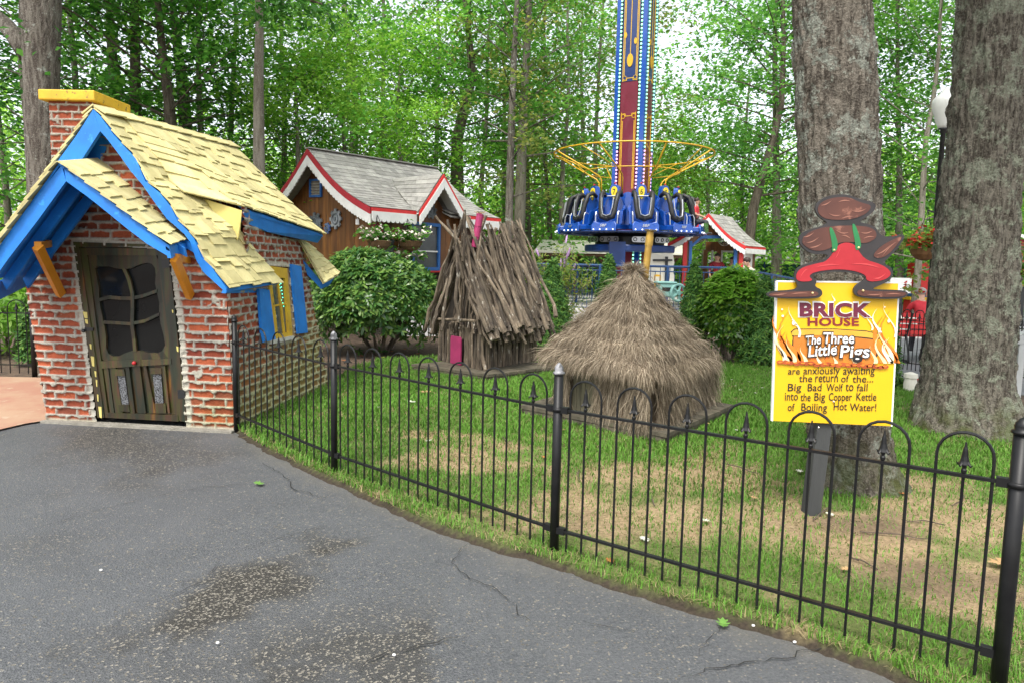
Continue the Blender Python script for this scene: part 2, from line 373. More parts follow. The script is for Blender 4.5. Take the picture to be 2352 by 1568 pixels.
def crack(pts, w, seed):
    rg = random.Random(seed); P = [G(*p) for p in pts]; Q = []
    for a, b in zip(P, P[1:]):
        n = max(2, int((b-a).length/.035))
        for i in range(n): Q.append(a.lerp(b, i/n) + Vector((rg.gauss(0, .010), rg.gauss(0, .010), 0)))
    Q.append(P[-1]); mb = MB(); vs = []; n = len(Q)
    for i, q in enumerate(Q):
        d = (Q[min(i+1, n-1)]-Q[max(i-1, 0)]); d.normalize(); s = Vector((-d.y, d.x, 0)); h = .7*w*rg.uniform(.2, 1.1)*min(1, 4*min(i+.2, n-i-.8)/n+.15)/2
        for sg in (-1, 1): vs.append(q+s*h*sg+Vector((0, 0, .008)))
    mb.add(vs, [(2*i, 2*i+1, 2*i+3, 2*i+2) for i in range(n-1)]); return mb.build('crack', m_crack, asp)
for k, (p, w) in enumerate([([(600, 1062), (640, 1085), (665, 1105), (672, 1125), (745, 1145), (760, 1135)], .010), ([(1075, 1247), (1042, 1285), (1045, 1305), (1075, 1330), (1130, 1350), (1170, 1380), (1190, 1410), (1240, 1440)], .009),
      ([(790, 1568), (850, 1518), (920, 1490), (1010, 1478), (1070, 1462)], .010), ([(1560, 1568), (1620, 1540), (1700, 1525), (1790, 1512), (1890, 1490), (1930, 1470)], .009), ([(0, 1235), (90, 1212), (200, 1180), (330, 1145), (470, 1120), (620, 1108)], .007),
      ([(470, 1290), (560, 1262), (660, 1232), (760, 1205)], .007), ([(1600, 1500), (1640, 1470), (1655, 1440)], .006), ([(1320, 1420), (1380, 1440), (1470, 1455)], .005), ([(330, 1390), (420, 1360), (480, 1330), (500, 1290)], .006)]): crack(p, w, k)
# stamped tan pavement on the left
m_pave = mat('pavement', (.36, .235, .15), (.32, .16, .105), 1.6, .8, .5, 18, .008, c3=(.40, .30, .21), lo=.4, hi=.6)
g = MB(); pp = [G(*p) for p in [(-700, 1180), (-300, 1045), (0, 988), (60, 974), (114, 966)]] + [G(230, 962), G(230, 850), G(90, 868), G(0, 866), G(-350, 866), G(-900, 900)]
g.add([(p.x, p.y, .012) for p in pp], [tuple(range(len(pp)))]); tag(g.build('pavement', m_pave), 'tan stamped concrete beside the brick house', None, None, 'structure')
# lawn: soil sheet that dips under the asphalt at its edge
dryspots = [((1100, 1050), .55, .30), ((1000, 1060), .4, .2), ((1420, 1110), .5, .35), ((1560, 1180), .55, .3), ((1300, 1170), .35, .2), ((1760, 1200), .5, .3), ((2080, 1290), .55, .4), ((2180, 1210), .4, .3), ((1985, 1230), .45, .22), ((2120, 1120), .3, .2), ((1640, 1100), .5, .3), ((960, 1010), .3, .15), ((2240, 1330), .35, .3), ((1340, 1215), .4, .2), ((2150, 1400), .35, .2)]
DS = [(G(*p), a, b) for p, a, b in dryspots]
def dryness(X, Y):
    d = 0*X-.35
    for p, a, b in DS: d = np.maximum(d, 1.25-np.sqrt(((X-p.x)/a)**2+((Y-p.y)/(b*1.5))**2))
    return np.clip((d*1.0 +.0 + (vnoise(X*3.2, Y*3.2, 0, 31, 4)-.5)*2.4)*1.3, 0, 1)
def soilness(X, Y):
    p = G(2010, 1225); q = G(2130, 1330)
    d = np.maximum(1.1-np.hypot((X-p.x)/.5, (Y-p.y)/.35), 1.1-np.hypot((X-q.x)/.5, (Y-q.y)/.35))
    return np.clip((d+(vnoise(X*4, Y*4, 0, 35, 4)-.5)*2)*1.3, 0, 1)
LX0, LX1 = -3.1, 7.2; LY0, LY1 = 2.0, 11.6; st = .04
gx = np.arange(LX0, LX1, st); gy = np.arange(LY0, LY1, st); X, Y = np.meshgrid(gx, gy); nx, ny = len(gx), len(gy)
sdl = sd_in(LAWNP, X, Y) + (vnoise(X*7, Y*7, 0, 41, 3)-.5)*.09
dr = dryness(X, Y); so = soilness(X, Y); hn = vnoise(X*1.3, Y*1.3, 0, 44, 4); fn = vnoise(X*14, Y*14, 0, 47, 3)
Z = np.clip(sdl/.09, -1, 1); Z = np.where(Z > 0, .035*(1-(1-Z)**2), Z*.03) + (hn-.5)*.03*np.clip(sdl/.3, 0, 1) + (fn-.5)*.012*np.clip(sdl/.05, 0, 1)
def lp(a, b, t): return a + (b-a)*t[..., None]
gc = lp(np.array([.055, .10, .018]), np.array([.085, .12, .03]), hn); tn = lp(np.array([.33, .25, .145]), np.array([.25, .175, .10]), fn)
c = lp(gc, tn, np.clip(dr+.15, 0, 1)); c = lp(c, np.array([.12, .085, .055]), so*.8)
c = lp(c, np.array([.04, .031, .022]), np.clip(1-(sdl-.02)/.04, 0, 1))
keep = (sdl > -.12); idx = np.arange(nx*ny).reshape(ny, nx)
F = np.stack([idx[:-1, :-1], idx[:-1, 1:], idx[1:, 1:], idx[1:, :-1]], -1).reshape(-1, 4); F = F[keep.ravel()[F].all(1)]
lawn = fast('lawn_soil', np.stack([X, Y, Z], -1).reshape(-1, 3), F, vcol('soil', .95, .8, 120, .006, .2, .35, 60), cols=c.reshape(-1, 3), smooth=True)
tag(lawn, 'earth and dry thatch under the lawn behind the black fence', None, None, 'structure')
# grass blades
n = 420000
bx = RNG.uniform(LX0, LX1, n); by = LY0 + (LY1-LY0)*RNG.uniform(0, 1, n)**1.5
sdb = sd_in(LAWNP, bx, by); drb = dryness(bx, by); sob = soilness(bx, by)
clump = vnoise(bx*6, by*6, 0, 52, 2)
ok = (sdb > .012) & (RNG.uniform(0, 1, n) < 1-.12*drb-.45*sob) & (RNG.uniform(0, 1, n) < .55+.9*clump) & (np.abs(bx) < by*.86+.5)
bx, by, drb, sdb, clump = bx[ok], by[ok], drb[ok], sdb[ok], clump[ok]; n = len(bx)
tan = RNG.uniform(0, 1, n) < np.clip(drb*.60+.05+(.2*(sdb < .15)), 0, .9)
hgt = (.026+.038*RNG.uniform(0, 1, n)*(.5+clump))*np.where(tan, .7, 1.0)*np.where((sdb < .16), 1.3, 1); hgt *= np.clip(by/5, .75, 1.15)
ang = RNG.uniform(0, 2*np.pi, n); lean = RNG.uniform(.15, .8, n)*np.where(tan, 3.0, 1.0); wd = RNG.uniform(.0022, .0042, n)*np.clip(by/4.5, .8, 1.5)
dx, dy = np.cos(ang), np.sin(ang); B = np.stack([bx, by, np.full(n, .022)], 1); sx = np.stack([-dy, dx, 0*dx], 1)*wd[:, None]
M1 = B + np.stack([dx*lean*hgt*.35, dy*lean*hgt*.35, hgt*.6], 1); T = B + np.stack([dx*lean*hgt, dy*lean*hgt, hgt*(1-.25*lean*.8)], 1)
V = np.stack([B-sx, B+sx, M1+sx*.8, M1-sx*.8, T+sx*.15, T-sx*.15], 1).reshape(-1, 3)
k = np.arange(n)[:, None]*6; F = np.concatenate([k+np.array([[0, 1, 2, 3]]), k+np.array([[3, 2, 4, 5]])], 0)
t = RNG.uniform(0, 1, n)[:, None]; gcol = np.array([.082, .205, .022])*(1-t)+np.array([.15, .30, .045])*t; tcol = np.array([.36, .29, .16])*(1-t)+np.array([.27, .24, .10])*t
gcol = gcol*(.75+.5*vnoise(bx*1.1, by*1.1, 0, 61, 3))[:, None]
cb = np.where(tan[:, None], tcol, gcol)
gr = fast('grass', V, F, vcol('grass', .6, 0, spec=.25, var=.1, trans=.35), cols=np.repeat(cb, 6, 0)); tag(gr, 'short green grass with dry tan patches growing on the fenced lawn', 'grass', None, 'stuff')
# far asphalt path on the right, ride platform
m_asp2 = mat('asphalt_far', (.17, .17, .178), (.12, .12, .125), 3, .75, .4, 60, .01)
g = MB(); pp = [G(*p) for p in [(2030, 868), (2110, 862), (2250, 884), (2360, 905), (2480, 930), (2900, 1000), (3600, 900), (3300, 735), (2360, 690), (2040, 690)]]
g.add([(p.x, p.y, -.022) for p in pp], [tuple(range(len(pp)))]); tag(g.build('path', m_asp2), 'grey asphalt walkway behind the big trees', None, None, 'structure')
m_path3 = m_asp2
g = MB(); pp = [G(*p) for p in [(2335, 1720), (2400, 1400), (2560, 1120), (2900, 1060), (3600, 1500), (3000, 2200)]]
g.add([(p.x, p.y, -.021) for p in pp], [tuple(range(len(pp)))]); tag(g.build('path', m_path3), 'asphalt strip beyond the last fence post', None, None, 'structure')
m_conc = mat('concrete', (.55, .53, .49), (.45, .43, .39), 4, .85, .3, 50)
PLZ = .42; g = MB(); g.box((4.9, 23.2, PLZ/2-.02), (10.2, 14.0, PLZ+.04)); tag(g.build('platform', m_conc), 'pale concrete ride platform', None, None, 'structure')
g = MB(); g.add([(-60, 13, -.02), (-4.8, 13, -.02), (-5.5, 60, -.02), (-60, 60, -.02)], [(0, 1, 2, 3)])
tag(g.build('verge', mat('verge', (.10, .14, .035), (.07, .06, .03), 3, .95, .6, 30, .02)), 'green ground under the left wood', None, None, 'structure')
# ================================================================== BRICK HOUSE
BL, BR = G(110, 966), G(541, 990); FU = (BR-BL); FL = FU.length; FU.normalize(); FN = Vector((FU.y, -FU.x, 0))  # towards the camera
def FWp(px, py, off=0): return ON(px, py, BL+FN*off, FN)
def fuw(px, py): p = FWp(px, py); return ((p-BL).dot(FU), p.z)
house = thing('brick_house', (BL+BR)/2, 'crooked little red brick house with cream shake roof and blue trim', 'house')
def c1(x, y): return (x*.33336, 163.3+y*.33336)
def brickfield(u, w, seed, drip=1.0, moss=None):
    """mortar height, colour for wall coordinates"""
    hB, LBk = .0745, .212; row = np.floor(w/hB); lw = w-row*hB; ri = row.astype(np.int64)
    off = np.where(ri % 2 == 0, 0, LBk/2) + (_h(ri, ri*0, ri*0, seed)-.5)*.07; uu = (u+off)/LBk; bi = np.floor(uu); lu = (uu-bi)*LBk; bk = bi.astype(np.int64)
    n1 = vnoise(u*22, row*3.7, 0, seed+1, 3); n2 = vnoise(u*7, w*7, 0, seed+2, 2); n3 = vnoise(u*45, w*45, 0, seed+3, 2)
    top = .010+.046*np.clip(n1-.40, 0, 1)*drip+.03*np.clip(n2-.55, 0, 1); bot = .003+.005*n3; sid = .003+.014*vnoise(u*9, w*30, 0, seed+4, 2)
    m = np.maximum.reduce([np.clip((lw-(hB-top))/.006+.5, 0, 1), np.clip((bot-lw)/.005+.5, 0, 1), np.clip((sid-lu)/.006+.5, 0, 1), np.clip((lu-(LBk-sid))/.006+.5, 0, 1)])
    m = np.maximum(m, np.clip((vnoise(u*11, w*14, 0, seed+5, 3)-.74)*22, 0, 1))
    bid = _h(ri, bk, ri*0, seed+6); bid2 = _h(ri, bk, ri*0+1, seed+7)
    bc = lp(np.array([.165, .034, .020]), np.array([.36, .088, .038]), bid) * (.85+.35*n3)[..., None]
    bc = lp(bc, np.array([.15, .05, .03]), (bid2 > .8)*.55)
    mc = lp(np.array([.25, .232, .19]), np.array([.40, .378, .318]), n3)
    col = lp(bc, mc, m); hgt = m*(.006+.018*n2*drip+.012*n3*n1) + (1-m)*(.004*n3)
    return m, hgt, col
m_brick = vcol('brickwork', .9, .7, 140, .006, .25, .18, 90)
def gridwall(name, mapf, nrm, u0, u1, w0, w1, keepf, seed, parent, edge=None, drip=1, tint=None, st=.0068):
    gu = np.arange(u0, u1+st/2, st); gw = np.arange(w0, w1+st/2, st); U, Wg = np.meshgrid(gu, gw)
    m, h, col = brickfield(U, Wg, seed, drip)
    if tint is not None: col = tint(U, Wg, m, col)
    if edge is not None: h = h*np.clip(edge(U, Wg)/.02, 0, 1)
    P = mapf(U, Wg) + np.asarray(nrm)*h[..., None]; keep = keepf(U, Wg)
    idx = np.arange(U.size).reshape(U.shape); F = np.stack([idx[:-1, :-1], idx[:-1, 1:], idx[1:, 1:], idx[1:, :-1]], -1).reshape(-1, 4); F = F[keep.ravel()[F].all(1)]
    used = np.unique(F); re = np.zeros(U.size, np.int64); re[used] = np.arange(len(used))
    return fast(name, P.reshape(-1, 3)[used], re[F], m_brick, parent, cols=col.reshape(-1, 3)[used], smooth=True)
OUT = [fuw(*p) for p in [(110, 966), (541, 990), (530, 820), (520, 655), (500, 640), (470, 590), (440, 540), (405, 490), (370, 440), (330, 405), (300, 360), (262, 322), (228, 282), (200, 320), (165, 385), (120, 440), (80, 500), (50, 560), (56, 640), (85, 820)]]
DOORP = [(177, 560), (388, 575), (412, 770), (429, 968), (225, 962), (200, 770)]
DH = [fuw(*p) for p in DOORP]; DH2 = [DH[0], DH[1], DH[2], (DH[3][0], -.1), (DH[4][0], -.1), DH[5]]
def mapF(U, Wg): return np.array(BL) + U[..., None]*np.array(FU) + Wg[..., None]*np.array((0, 0, 1.))
edgeR = [OUT[1], OUT[2], OUT[3]]
def keepF(U, Wg): return inpoly(U, Wg, OUT) & ~inpoly(U, Wg, DH2)
def tintF(U, Wg, m, col):
    d = pdist(U, Wg, DH, True); rim = np.clip(1-(d-.035-.03*vnoise(U*14, Wg*14, 0, 77, 2))/.015, 0, 1)
    col = lp(col, np.array([.40, .375, .31]), rim)
    ms = np.clip((U-1.35)/.3, 0, 1)*np.clip((.55-Wg)/.4, 0, 1)*(.4+.6*vnoise(U*6, Wg*6, 0, 78, 2)); col = lp(col, col*np.array([.75, .85, .5])+np.array([.01, .012, 0]), ms)
    return lp(col, np.array([.40, .37, .28]), np.clip((.045-Wg)/.02, 0, 1))
umin, umax = min(p[0] for p in OUT), max(p[0] for p in OUT); wmax = max(p[1] for p in OUT)
o = gridwall('front_wall', mapF, FN, umin-.02, umax+.02, -.02, wmax, keepF, 3, house, lambda U, Wg: pdist(U, Wg, edgeR, False), 1.0, tintF)
# side wall: leaning, from the front corner to the back corner
SB0, SB1 = Vector((BR.x, BR.y, 0)), G(754, 886); ST0 = FWp(520, 655); k2 = 2.05
SL = (SB1-SB0).length; tt = k2/ST0.z; ST0x = SB0.lerp(ST0, tt); ST1 = AT(690, 545, SB1.y); ST1 = SB1.lerp(ST1, k2/ST1.z)
def mapS(U, Wg):
    s = (U/SL)[..., None]; t = (Wg/k2)[..., None]; b = np.array(SB0)*(1-s)+np.array(SB1)*s; tp = np.array(ST0x)*(1-s)+np.array(ST1)*s
    return b*(1-t)+tp*t
SNv = (SB1-SB0).cross(Vector((0, 0, 1))).normalized(); SNv = SNv if SNv.x > 0 else -SNv
SNv = (SNv+Vector((0, 0, .1))).normalized()
def onS(px, py, off=0):
    # photo position -> on the leaning side wall (two refinement steps on its local plane)
    p = Vector(mapS(np.array(SL/2), np.array(1.)).tolist())
    for _ in range(6):
        n = SNv; q = ON(px, py, p, n); u = min(max((q-SB0).dot((SB1-SB0).normalized()), -.3), SL+.3); p = Vector(mapS(np.array(u), np.array(q.z)).tolist())+SNv*off
    return p
def suw(px, py): q = onS(px, py); return ((q-SB0).dot((SB1-SB0).normalized()), q.z)
WINP = [(617, 612), (661, 615), (672, 772), (638, 780)]; WH = [suw(*p) for p in WINP]
SOUT = [(0, -.05), (SL, -.05), (SL, 1.99), (.47, 2.07), (.46, 1.75), (.50, 1.42), (.3, 1.27), (0, 1.25)]
def tintS(U, Wg, m, col):
    ms = np.clip((.95-Wg+(U/SL-.5)*.5)/.7, 0, 1)*(.45+.75*vnoise(U*4, Wg*5, 0, 91, 3)); ms = np.clip(ms, 0, .85)
    col = lp(col, lp(np.array([.20, .17, .055]), np.array([.40, .40, .20]), m), ms)
    d = pdist(U, Wg, WH, True); rim = np.clip(1-(d-.05)/.02, 0, 1); return lp(col, np.array([.46, .42, .33]), rim)
o = gridwall('side_wall', mapS, SNv, 0, SL, -.05, 2.14, lambda U, Wg: inpoly(U, Wg, SOUT) & ~inpoly(U, Wg, WH), 5, house, lambda U, Wg: U, 1.35, tintS)
m_mort = mat('mortar_rough', (.30, .28, .235), (.20, .185, .15), 9, .95, .9, 60, .015)
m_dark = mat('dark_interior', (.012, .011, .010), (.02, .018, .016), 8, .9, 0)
# plain back and left walls close the body; a dark room lies behind the door
def brick_plain():
    m, t, N, L, P = nodes('brick_plain'); v = coords(N, L); b = N.new('ShaderNodeTexBrick'); b.inputs['Scale'].default_value = 4.7
    b.inputs['Color1'].default_value = (.35, .08, .04, 1); b.inputs['Color2'].default_value = (.22, .05, .03, 1); b.inputs['Mortar'].default_value = (.45, .42, .35, 1)
    L.new(v, b.inputs[0]); L.new(b.outputs[0], P.inputs['Base Color']); P.inputs['Roughness'].default_value = .9; return m
m_bp = brick_plain()
lean = (FWp(56, 640)-BL); lean = lean/lean.z; LBk0 = BL+Vector((-.05, 2.45, 0)); g = MB(); h = 1.9
bk = [BL+Vector((.02, .03, 0)), LBk0, LBk0+lean*1.7, BL+lean*1.5+Vector((.02, .03, 0))]; g.prism(bk, (.05, 0, 0)); 
g.prism([LBk0+Vector((.06, 0, 0)), SB1+Vector((-.06, 0, 0)), ST1+Vector((-.06, 0, 0)), Vector((-3.75, SB1.y, 2.85)), LBk0+lean*1.7+Vector((.06, 0, 0))], (0, -.05, 0)); g.build('rear_wall', m_bp, house)
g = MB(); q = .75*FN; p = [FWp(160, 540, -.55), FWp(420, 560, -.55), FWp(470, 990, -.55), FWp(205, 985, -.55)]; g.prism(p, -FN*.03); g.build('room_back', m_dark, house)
# step / footing
g = MB(); g.mi = 0; fb = [BL+FN*.07-FU*.02, BR+FN*.07+FU*.0, BR-FN*.02, BL-FN*.02]; g.prism([Vector((p.x, p.y, -.01)) for p in fb], (0, 0, .028)); g.build('footing', m_mort, house)
# ---- colours
m_blue = mat('blue_paint', (.012, .205, .66), (.010, .145, .48), 4, .5, .4, 50, .003, c3=(.03, .27, .68), lo=.3)
m_blue_chip = m_blue
m_shake = mat('shake_paint', (.61, .535, .26), (.48, .415, .185), 7, .75, .5, 50, .003, stretch=(1, 1, 1), c3=(.42, .38, .17), isl=.18)
m_orange = mat('orange_paint', (.72, .27, .012), (.60, .22, .01), 5, .5, .2, 60, .002)
m_yellow = mat('yellow_paint', (.66, .42, .022), (.52, .31, .02), 6, .65, .5, 40, .004, c3=(.16, .11, .04))
m_yel2 = mat('cream_board', (.66, .56, .17), (.56, .46, .14), 5, .7, .3, 30)
def door_mat():
    m, t, N, L, P = nodes('door_wood'); v = coords(N, L, (1, 1, .12)); v1 = coords(N, L)
    n = N.new('ShaderNodeTexNoise'); n.inputs['Scale'].default_value = 11; n.inputs['Detail'].default_value = 5; L.new(v, n.inputs[0])
    r = N.new('ShaderNodeValToRGB'); e = r.color_ramp.elements; e[0].position = .3; e[0].color = (.018, .012, .008, 1); e[1].position = .74; e[1].color = (.20, .095, .012, 1)
    for p, c in ((.42, (.020, .028, .014)), (.50, (.055, .032, .014)), (.57, (.05, .055, .012)), (.65, (.085, .035, .02))): k = e.new(p); k.color = (*c, 1)
    L.new(n.outputs['Fac'], r.inputs[0]); g = N.new('ShaderNodeNewGeometry'); h = N.new('ShaderNodeHueSaturation'); mr = N.new('ShaderNodeMapRange'); mr.inputs[3].default_value = .45; mr.inputs[4].default_value = 1.15
    L.new(g.outputs['Random Per Island'], mr.inputs[0]); L.new(mr.outputs[0], h.inputs['Value']); L.new(r.outputs[0], h.inputs['Color']); L.new(h.outputs[0], P.inputs['Base Color'])
    P.inputs['Roughness'].default_value = .42; bumpn(N, L, tex(N, L, v, 40), .4, .004, P); return m
m_door = door_mat(); m_glassd = mat('dark_glass', (.006, .007, .008), (.012, .013, .013), 2, .08, 0, spec=.3)
m_iron = mat('black_iron', (.012, .012, .013), (.022, .022, .022), 20, .38, .15, 80, .001)
m_red = mat('red_paint', (.48, .018, .022), (.40, .015, .02), 5, .45, .1)
m_mesh = mat('metal_mesh', (.16, .165, .175), (.02, .02, .02), 95, .4, .8, 90, .004, lo=.46, hi=.54)
# ---- door
def DF(px, py, off=0): return FWp(px, py, off)
def dpt(cx, cy): return (200/1.22449+cx*.28134*1.0, 0)
def d7(x, y, off=0):   # zoom of the door: photo rectangle 200..560 x 660..1200
    return FWp((200+x*.34450)*.816667, (660+y*.34439)*.816667, off)
g = MB(); th = -FN*.07
g.mi = 0
g.prism([d7(15, 60, .01), d7(60, 68, .01), d7(270, 1490, .01), d7(215, 1490, .01)], th); g.prism([d7(700, 110, .012), d7(790, 110, .012), d7(945, 1525, .012), d7(890, 1520, .012)], th)
g.prism([d7(15, 60, .015), d7(790, 85, .015), d7(790, 112, .015), d7(22, 100, .015)], th); g.build('door_frame', m_door, house)
door = MB(); th = -FN*.045
door.prism([d7(60, 105), d7(125, 110), d7(305, 1490), d7(245, 1490)], th); door.prism([d7(700, 112, -.003), d7(735, 112, -.003), d7(910, 1520, -.003), d7(850, 1510, -.003)], th)
door.prism([d7(118, 108, .002), d7(715, 115, .002), d7(715, 172, .002), d7(120, 168, .002)], th); door.prism([d7(240, 1030, .002), d7(815, 1010, .002), d7(820, 1055, .002), d7(250, 1090, .002)], th)
door.prism([d7(300, 1450, .002), d7(870, 1470, .002), d7(878, 1522, .002), d7(302, 1492, .002)], th)
outer = []; inner = []
IN = [(195, 275), (215, 262), (260, 262), (310, 262), (370, 278), (430, 284), (490, 276), (560, 245), (620, 230), (660, 240), (685, 275), (690, 330), (685, 400), (700, 470), (720, 560), (718, 640), (730, 730), (755, 820), (768, 900), (745, 945), (705, 966), (640, 962), (560, 945), (500, 945), (440, 965), (390, 990), (340, 992), (305, 970), (285, 920), (285, 830), (270, 740), (240, 600), (228, 520), (228, 440), (212, 360)]
OUTR = [(122, 165), (710, 172), (815, 1015), (242, 1035)]
cxm, cym = 470, 610
for (x, y) in IN:
    dx, dy = x-cxm, y-cym; best = 1e9
    for i in range(4):
        (ax, ay), (bx_, by_) = OUTR[i], OUTR[(i+1) % 4]; ex, ey = bx_-ax, by_-ay; den = dx*ey-dy*ex
        if abs(den) < 1e-6: continue
        t = ((ax-cxm)*ey-(ay-cym)*ex)/den; s = ((ax-cxm)*dy-(ay-cym)*dx)/den
        if t > 0 and -.01 <= s <= 1.01: best = min(best, t)
    outer.append((cxm+dx*best, cym+dy*best)); inner.append((x, y))
for i in range(len(IN)):
    j = (i+1) % len(IN); door.prism([d7(*inner[i], -.012), d7(*outer[i], -.012), d7(*outer[j], -.012), d7(*inner[j], -.012)], -FN*.025)
for pts, w in (([(430, 280), (470, 370), (498, 480), (500, 600), (495, 740), (510, 850), (520, 950)], 28), ([(220, 535), (310, 512), (400, 520), (490, 522), (590, 500), (700, 460)], 28), ([(265, 715), (360, 720), (480, 728), (600, 705), (718, 650)], 26)):
    for (x0, y0), (x1, y1) in zip(pts, pts[1:]):
        if abs(x1-x0) < abs(y1-y0): door.prism([d7(x0-w/2, y0, -.004), d7(x0+w/2, y0, -.004), d7(x1+w/2, y1, -.004), d7(x1-w/2, y1, -.004)], -FN*.02)
        else: door.prism([d7(x0, y0-w/2, -.006), d7(x0, y0+w/2, -.006), d7(x1, y1+w/2, -.006), d7(x1, y1-w/2, -.006)], -FN*.02)
for xa, xb, xc, xd in ((310, 360, 420, 360), (440, 470, 520, 485), (500, 560, 610, 545), (590, 610, 690, 640), (735, 765, 805, 790), (262, 300, 352, 318)):
    door.prism([d7(xa, 1070, -.010), d7(xb, 1068, -.010), d7(xc, 1455, -.010), d7(xd, 1455, -.010)], -FN*.02)
for xa, xb, xc, xd, ya, yb in ((350, 430, 440, 358, 1095, 1150), (385, 470, 480, 392, 1385, 1440), (640, 735, 740, 648, 1085, 1135), (680, 770, 775, 690, 1375, 1455)): door.prism([d7(xa, ya, -.002), d7(xb, ya, -.002), d7(xc, yb, -.002), d7(xd, yb, -.002)], -FN*.02)
dr_o = door.build('door', m_door, house)
g = MB(); g.prism([d7(*p, -.036) for p in [(150, 200), (715, 200), (800, 1020), (260, 1020)]], -FN*.006); g.build('pane', m_glassd, dr_o)
g = MB(); g.prism([d7(*p, -.036) for p in [(255, 1060), (820, 1050), (870, 1480), (300, 1470)]], -FN*.006); g.build('lower_panel', m_door, dr_o)
for q in ([(365, 1150), (438, 1148), (470, 1385), (395, 1388)], [(668, 1138), (735, 1136), (752, 1372), (688, 1378)]):
    g = MB(); g.prism([d7(*p, -.018) for p in q], -FN*.008); g.build('mesh_screen', m_mesh, dr_o)
g = MB(); g.prism([d7(*p, .006) for p in [(482, 1025), (568, 1018), (570, 1068), (485, 1075)]], -FN*.01); g.build('knob_plate', m_door, dr_o)
g = MB(); g.ball(d7(514, 1046, .022), .018, 12, 8); g.build('knob', m_red, dr_o, True)
for q in ([(735, 205), (800, 200), (803, 270), (742, 275)], [(868, 1265), (925, 1262), (928, 1330), (872, 1335)]):
    g = MB(); g.prism([d7(*p, .018) for p in q], -FN*.014); g.build('hinge', m_iron, dr_o)
g = MB(); g.prism([d7(*p, .012) for p in [(90, 755), (178, 760), (178, 785), (95, 790)]], -FN*.01); g.ball(d7(100, 785, .02), .018, 8, 6); g.build('latch', m_iron, dr_o)
# pale yellow flakes left on the jamb
g = MB(); 
for x, y, w, h2 in ((95, 630, 35, 55), (110, 690, 25, 40), (150, 890, 14, 45), (160, 990, 26, 85), (190, 1110, 14, 50), (200, 1180, 12, 60), (222, 1400, 25, 95), (210, 1300, 12, 60), (858, 910, 16, 45), (822, 615, 10, 26)):
    g.prism([d7(x, y, .016), d7(x+w, y+4, .016), d7(x+w*1.1, y+h2, .016), d7(x+w*.4, y+h2*.9, .016)], -FN*.004)
g.build('paint_flakes', m_yel2, house)
# ---- roof
YF = BL.y-.32; YP = BL.y-.78; YB = SB1.y+.12
def A1(x, y, Yv): return AT(*c1(x, y), Yv)
apexF = A1(640, 262, YF); ridgeB = AT(530, 334, YB)
outR = [A1(x, y, YF) for x, y in [(640, 262), (690, 310), (790, 450), (940, 610), (1000, 760), (1100, 840), (1180, 940), (1225, 1040), (1290, 1100), (1340, 1160), (1390, 1290), (1460, 1350), (1490, 1400), (1560, 1500)]]
inR = [A1(x, y, YF) for x, y in [(690, 415), (735, 465), (830, 590), (900, 690), (985, 790), (1060, 900), (1150, 1020), (1220, 1080), (1270, 1125), (1310, 1180), (1350, 1300), (1400, 1385), (1450, 1430), (1553, 1525)]]
def poly_at(P, t):
    # arc-length parametrised polyline
    L = [0]
    for a, b in zip(P, P[1:]): L.append(L[-1]+(b-a).length)
    x = max(0, min(1.03, t))*L[-1]
    for i in range(len(P)-1):
        if x <= L[i+1] or i == len(P)-2: return P[i].lerp(P[i+1], (x-L[i])/(L[i+1]-L[i]))
eaveLow = AT(638, 646, 7.0)             # low front eave, right end
YL = 7.0; rid = lambda Yv: apexF.lerp(ridgeB, (Yv-YF)/(YB-YF))
bq = AT(546, 530, 6.55); backLow = [rid(6.75).lerp(bq, k/5)-Vector((0, 0, .03*math.sin(math.pi*k/5))) for k in range(6)]+[AT(572, 568, 6.68), AT(610, 612, 6.86), eaveLow]
def surfA(s, t): return poly_at(outR, t).lerp(poly_at(backLow, t), s)
dorF, dorB = AT(553, 481, 6.55), AT(741, 541, YB)
sU, sD, tc = .16, .27, .47
def eavU(s): 
    A0 = surfA((YB-YF)*sU/.95, tc)
    return A0.lerp(dorF, (s-sU)/(sD-sU)) if s < sD else dorF.lerp(dorB, (s-sD)/(1-sD))
def surfU(s, t):
    a = rid(YF+(YB-YF)*s); p = a.lerp(eavU(s), t); k = max(0, min(1, 1-(s-sU)/.30)); k = k*k*(3-2*k)
    d = surfA((YB-YF)*sU/.95, tc*t)-rid(YF+(YB-YF)*sU).lerp(eavU(sU), t); p = p+d*k; p.z -= .03*math.sin(math.pi*t)*(1-k); return p+Vector((.006, 0, .010))
shk = MB()
shingles(shk, surfA, 1.0, 14, (.09, .26), 4, .013, .95, 2, 0, 1.02, .022)
shingles(shk, surfU, YB-YF, 7, (.10, .28), 5, .014, .95, 2, sU, 1.0, .022)
roof = shk.build('roof', m_shake, house)
# boards under the shakes
dk = MB()
def deck(mb, f, s0, s1, n, m, d=.03):
    for i in range(n):
        for j in range(m):
            a, b = s0+(s1-s0)*i/n, s0+(s1-s0)*(i+1)/n; c, e = j/m, (j+1)/m
            mb.prism([f(a, c), f(b, c), f(b, e), f(a, e)], (0, 0, -d))
deck(dk, surfA, .02, 1, 1, 12); deck(dk, surfU, .30, .995, 4, 3)
leftE = A1(60, 1075, YF); leftB = leftE+Vector((-.05, YB-YF, .1))
def surfL(s, t): return apexF.lerp(ridgeB, s).lerp(leftE.lerp(leftB, s), t)
deck(dk, surfL, .01, .99, 1, 1, .03); dk.build('roof_boards', m_blue, roof)
lk = MB(); shingles(lk, surfL, YB-YF, 12, (.09, .2), 8, .012, .6, 1, 0, 1.0, .022); lk.build('roof_slope', m_shake, roof)
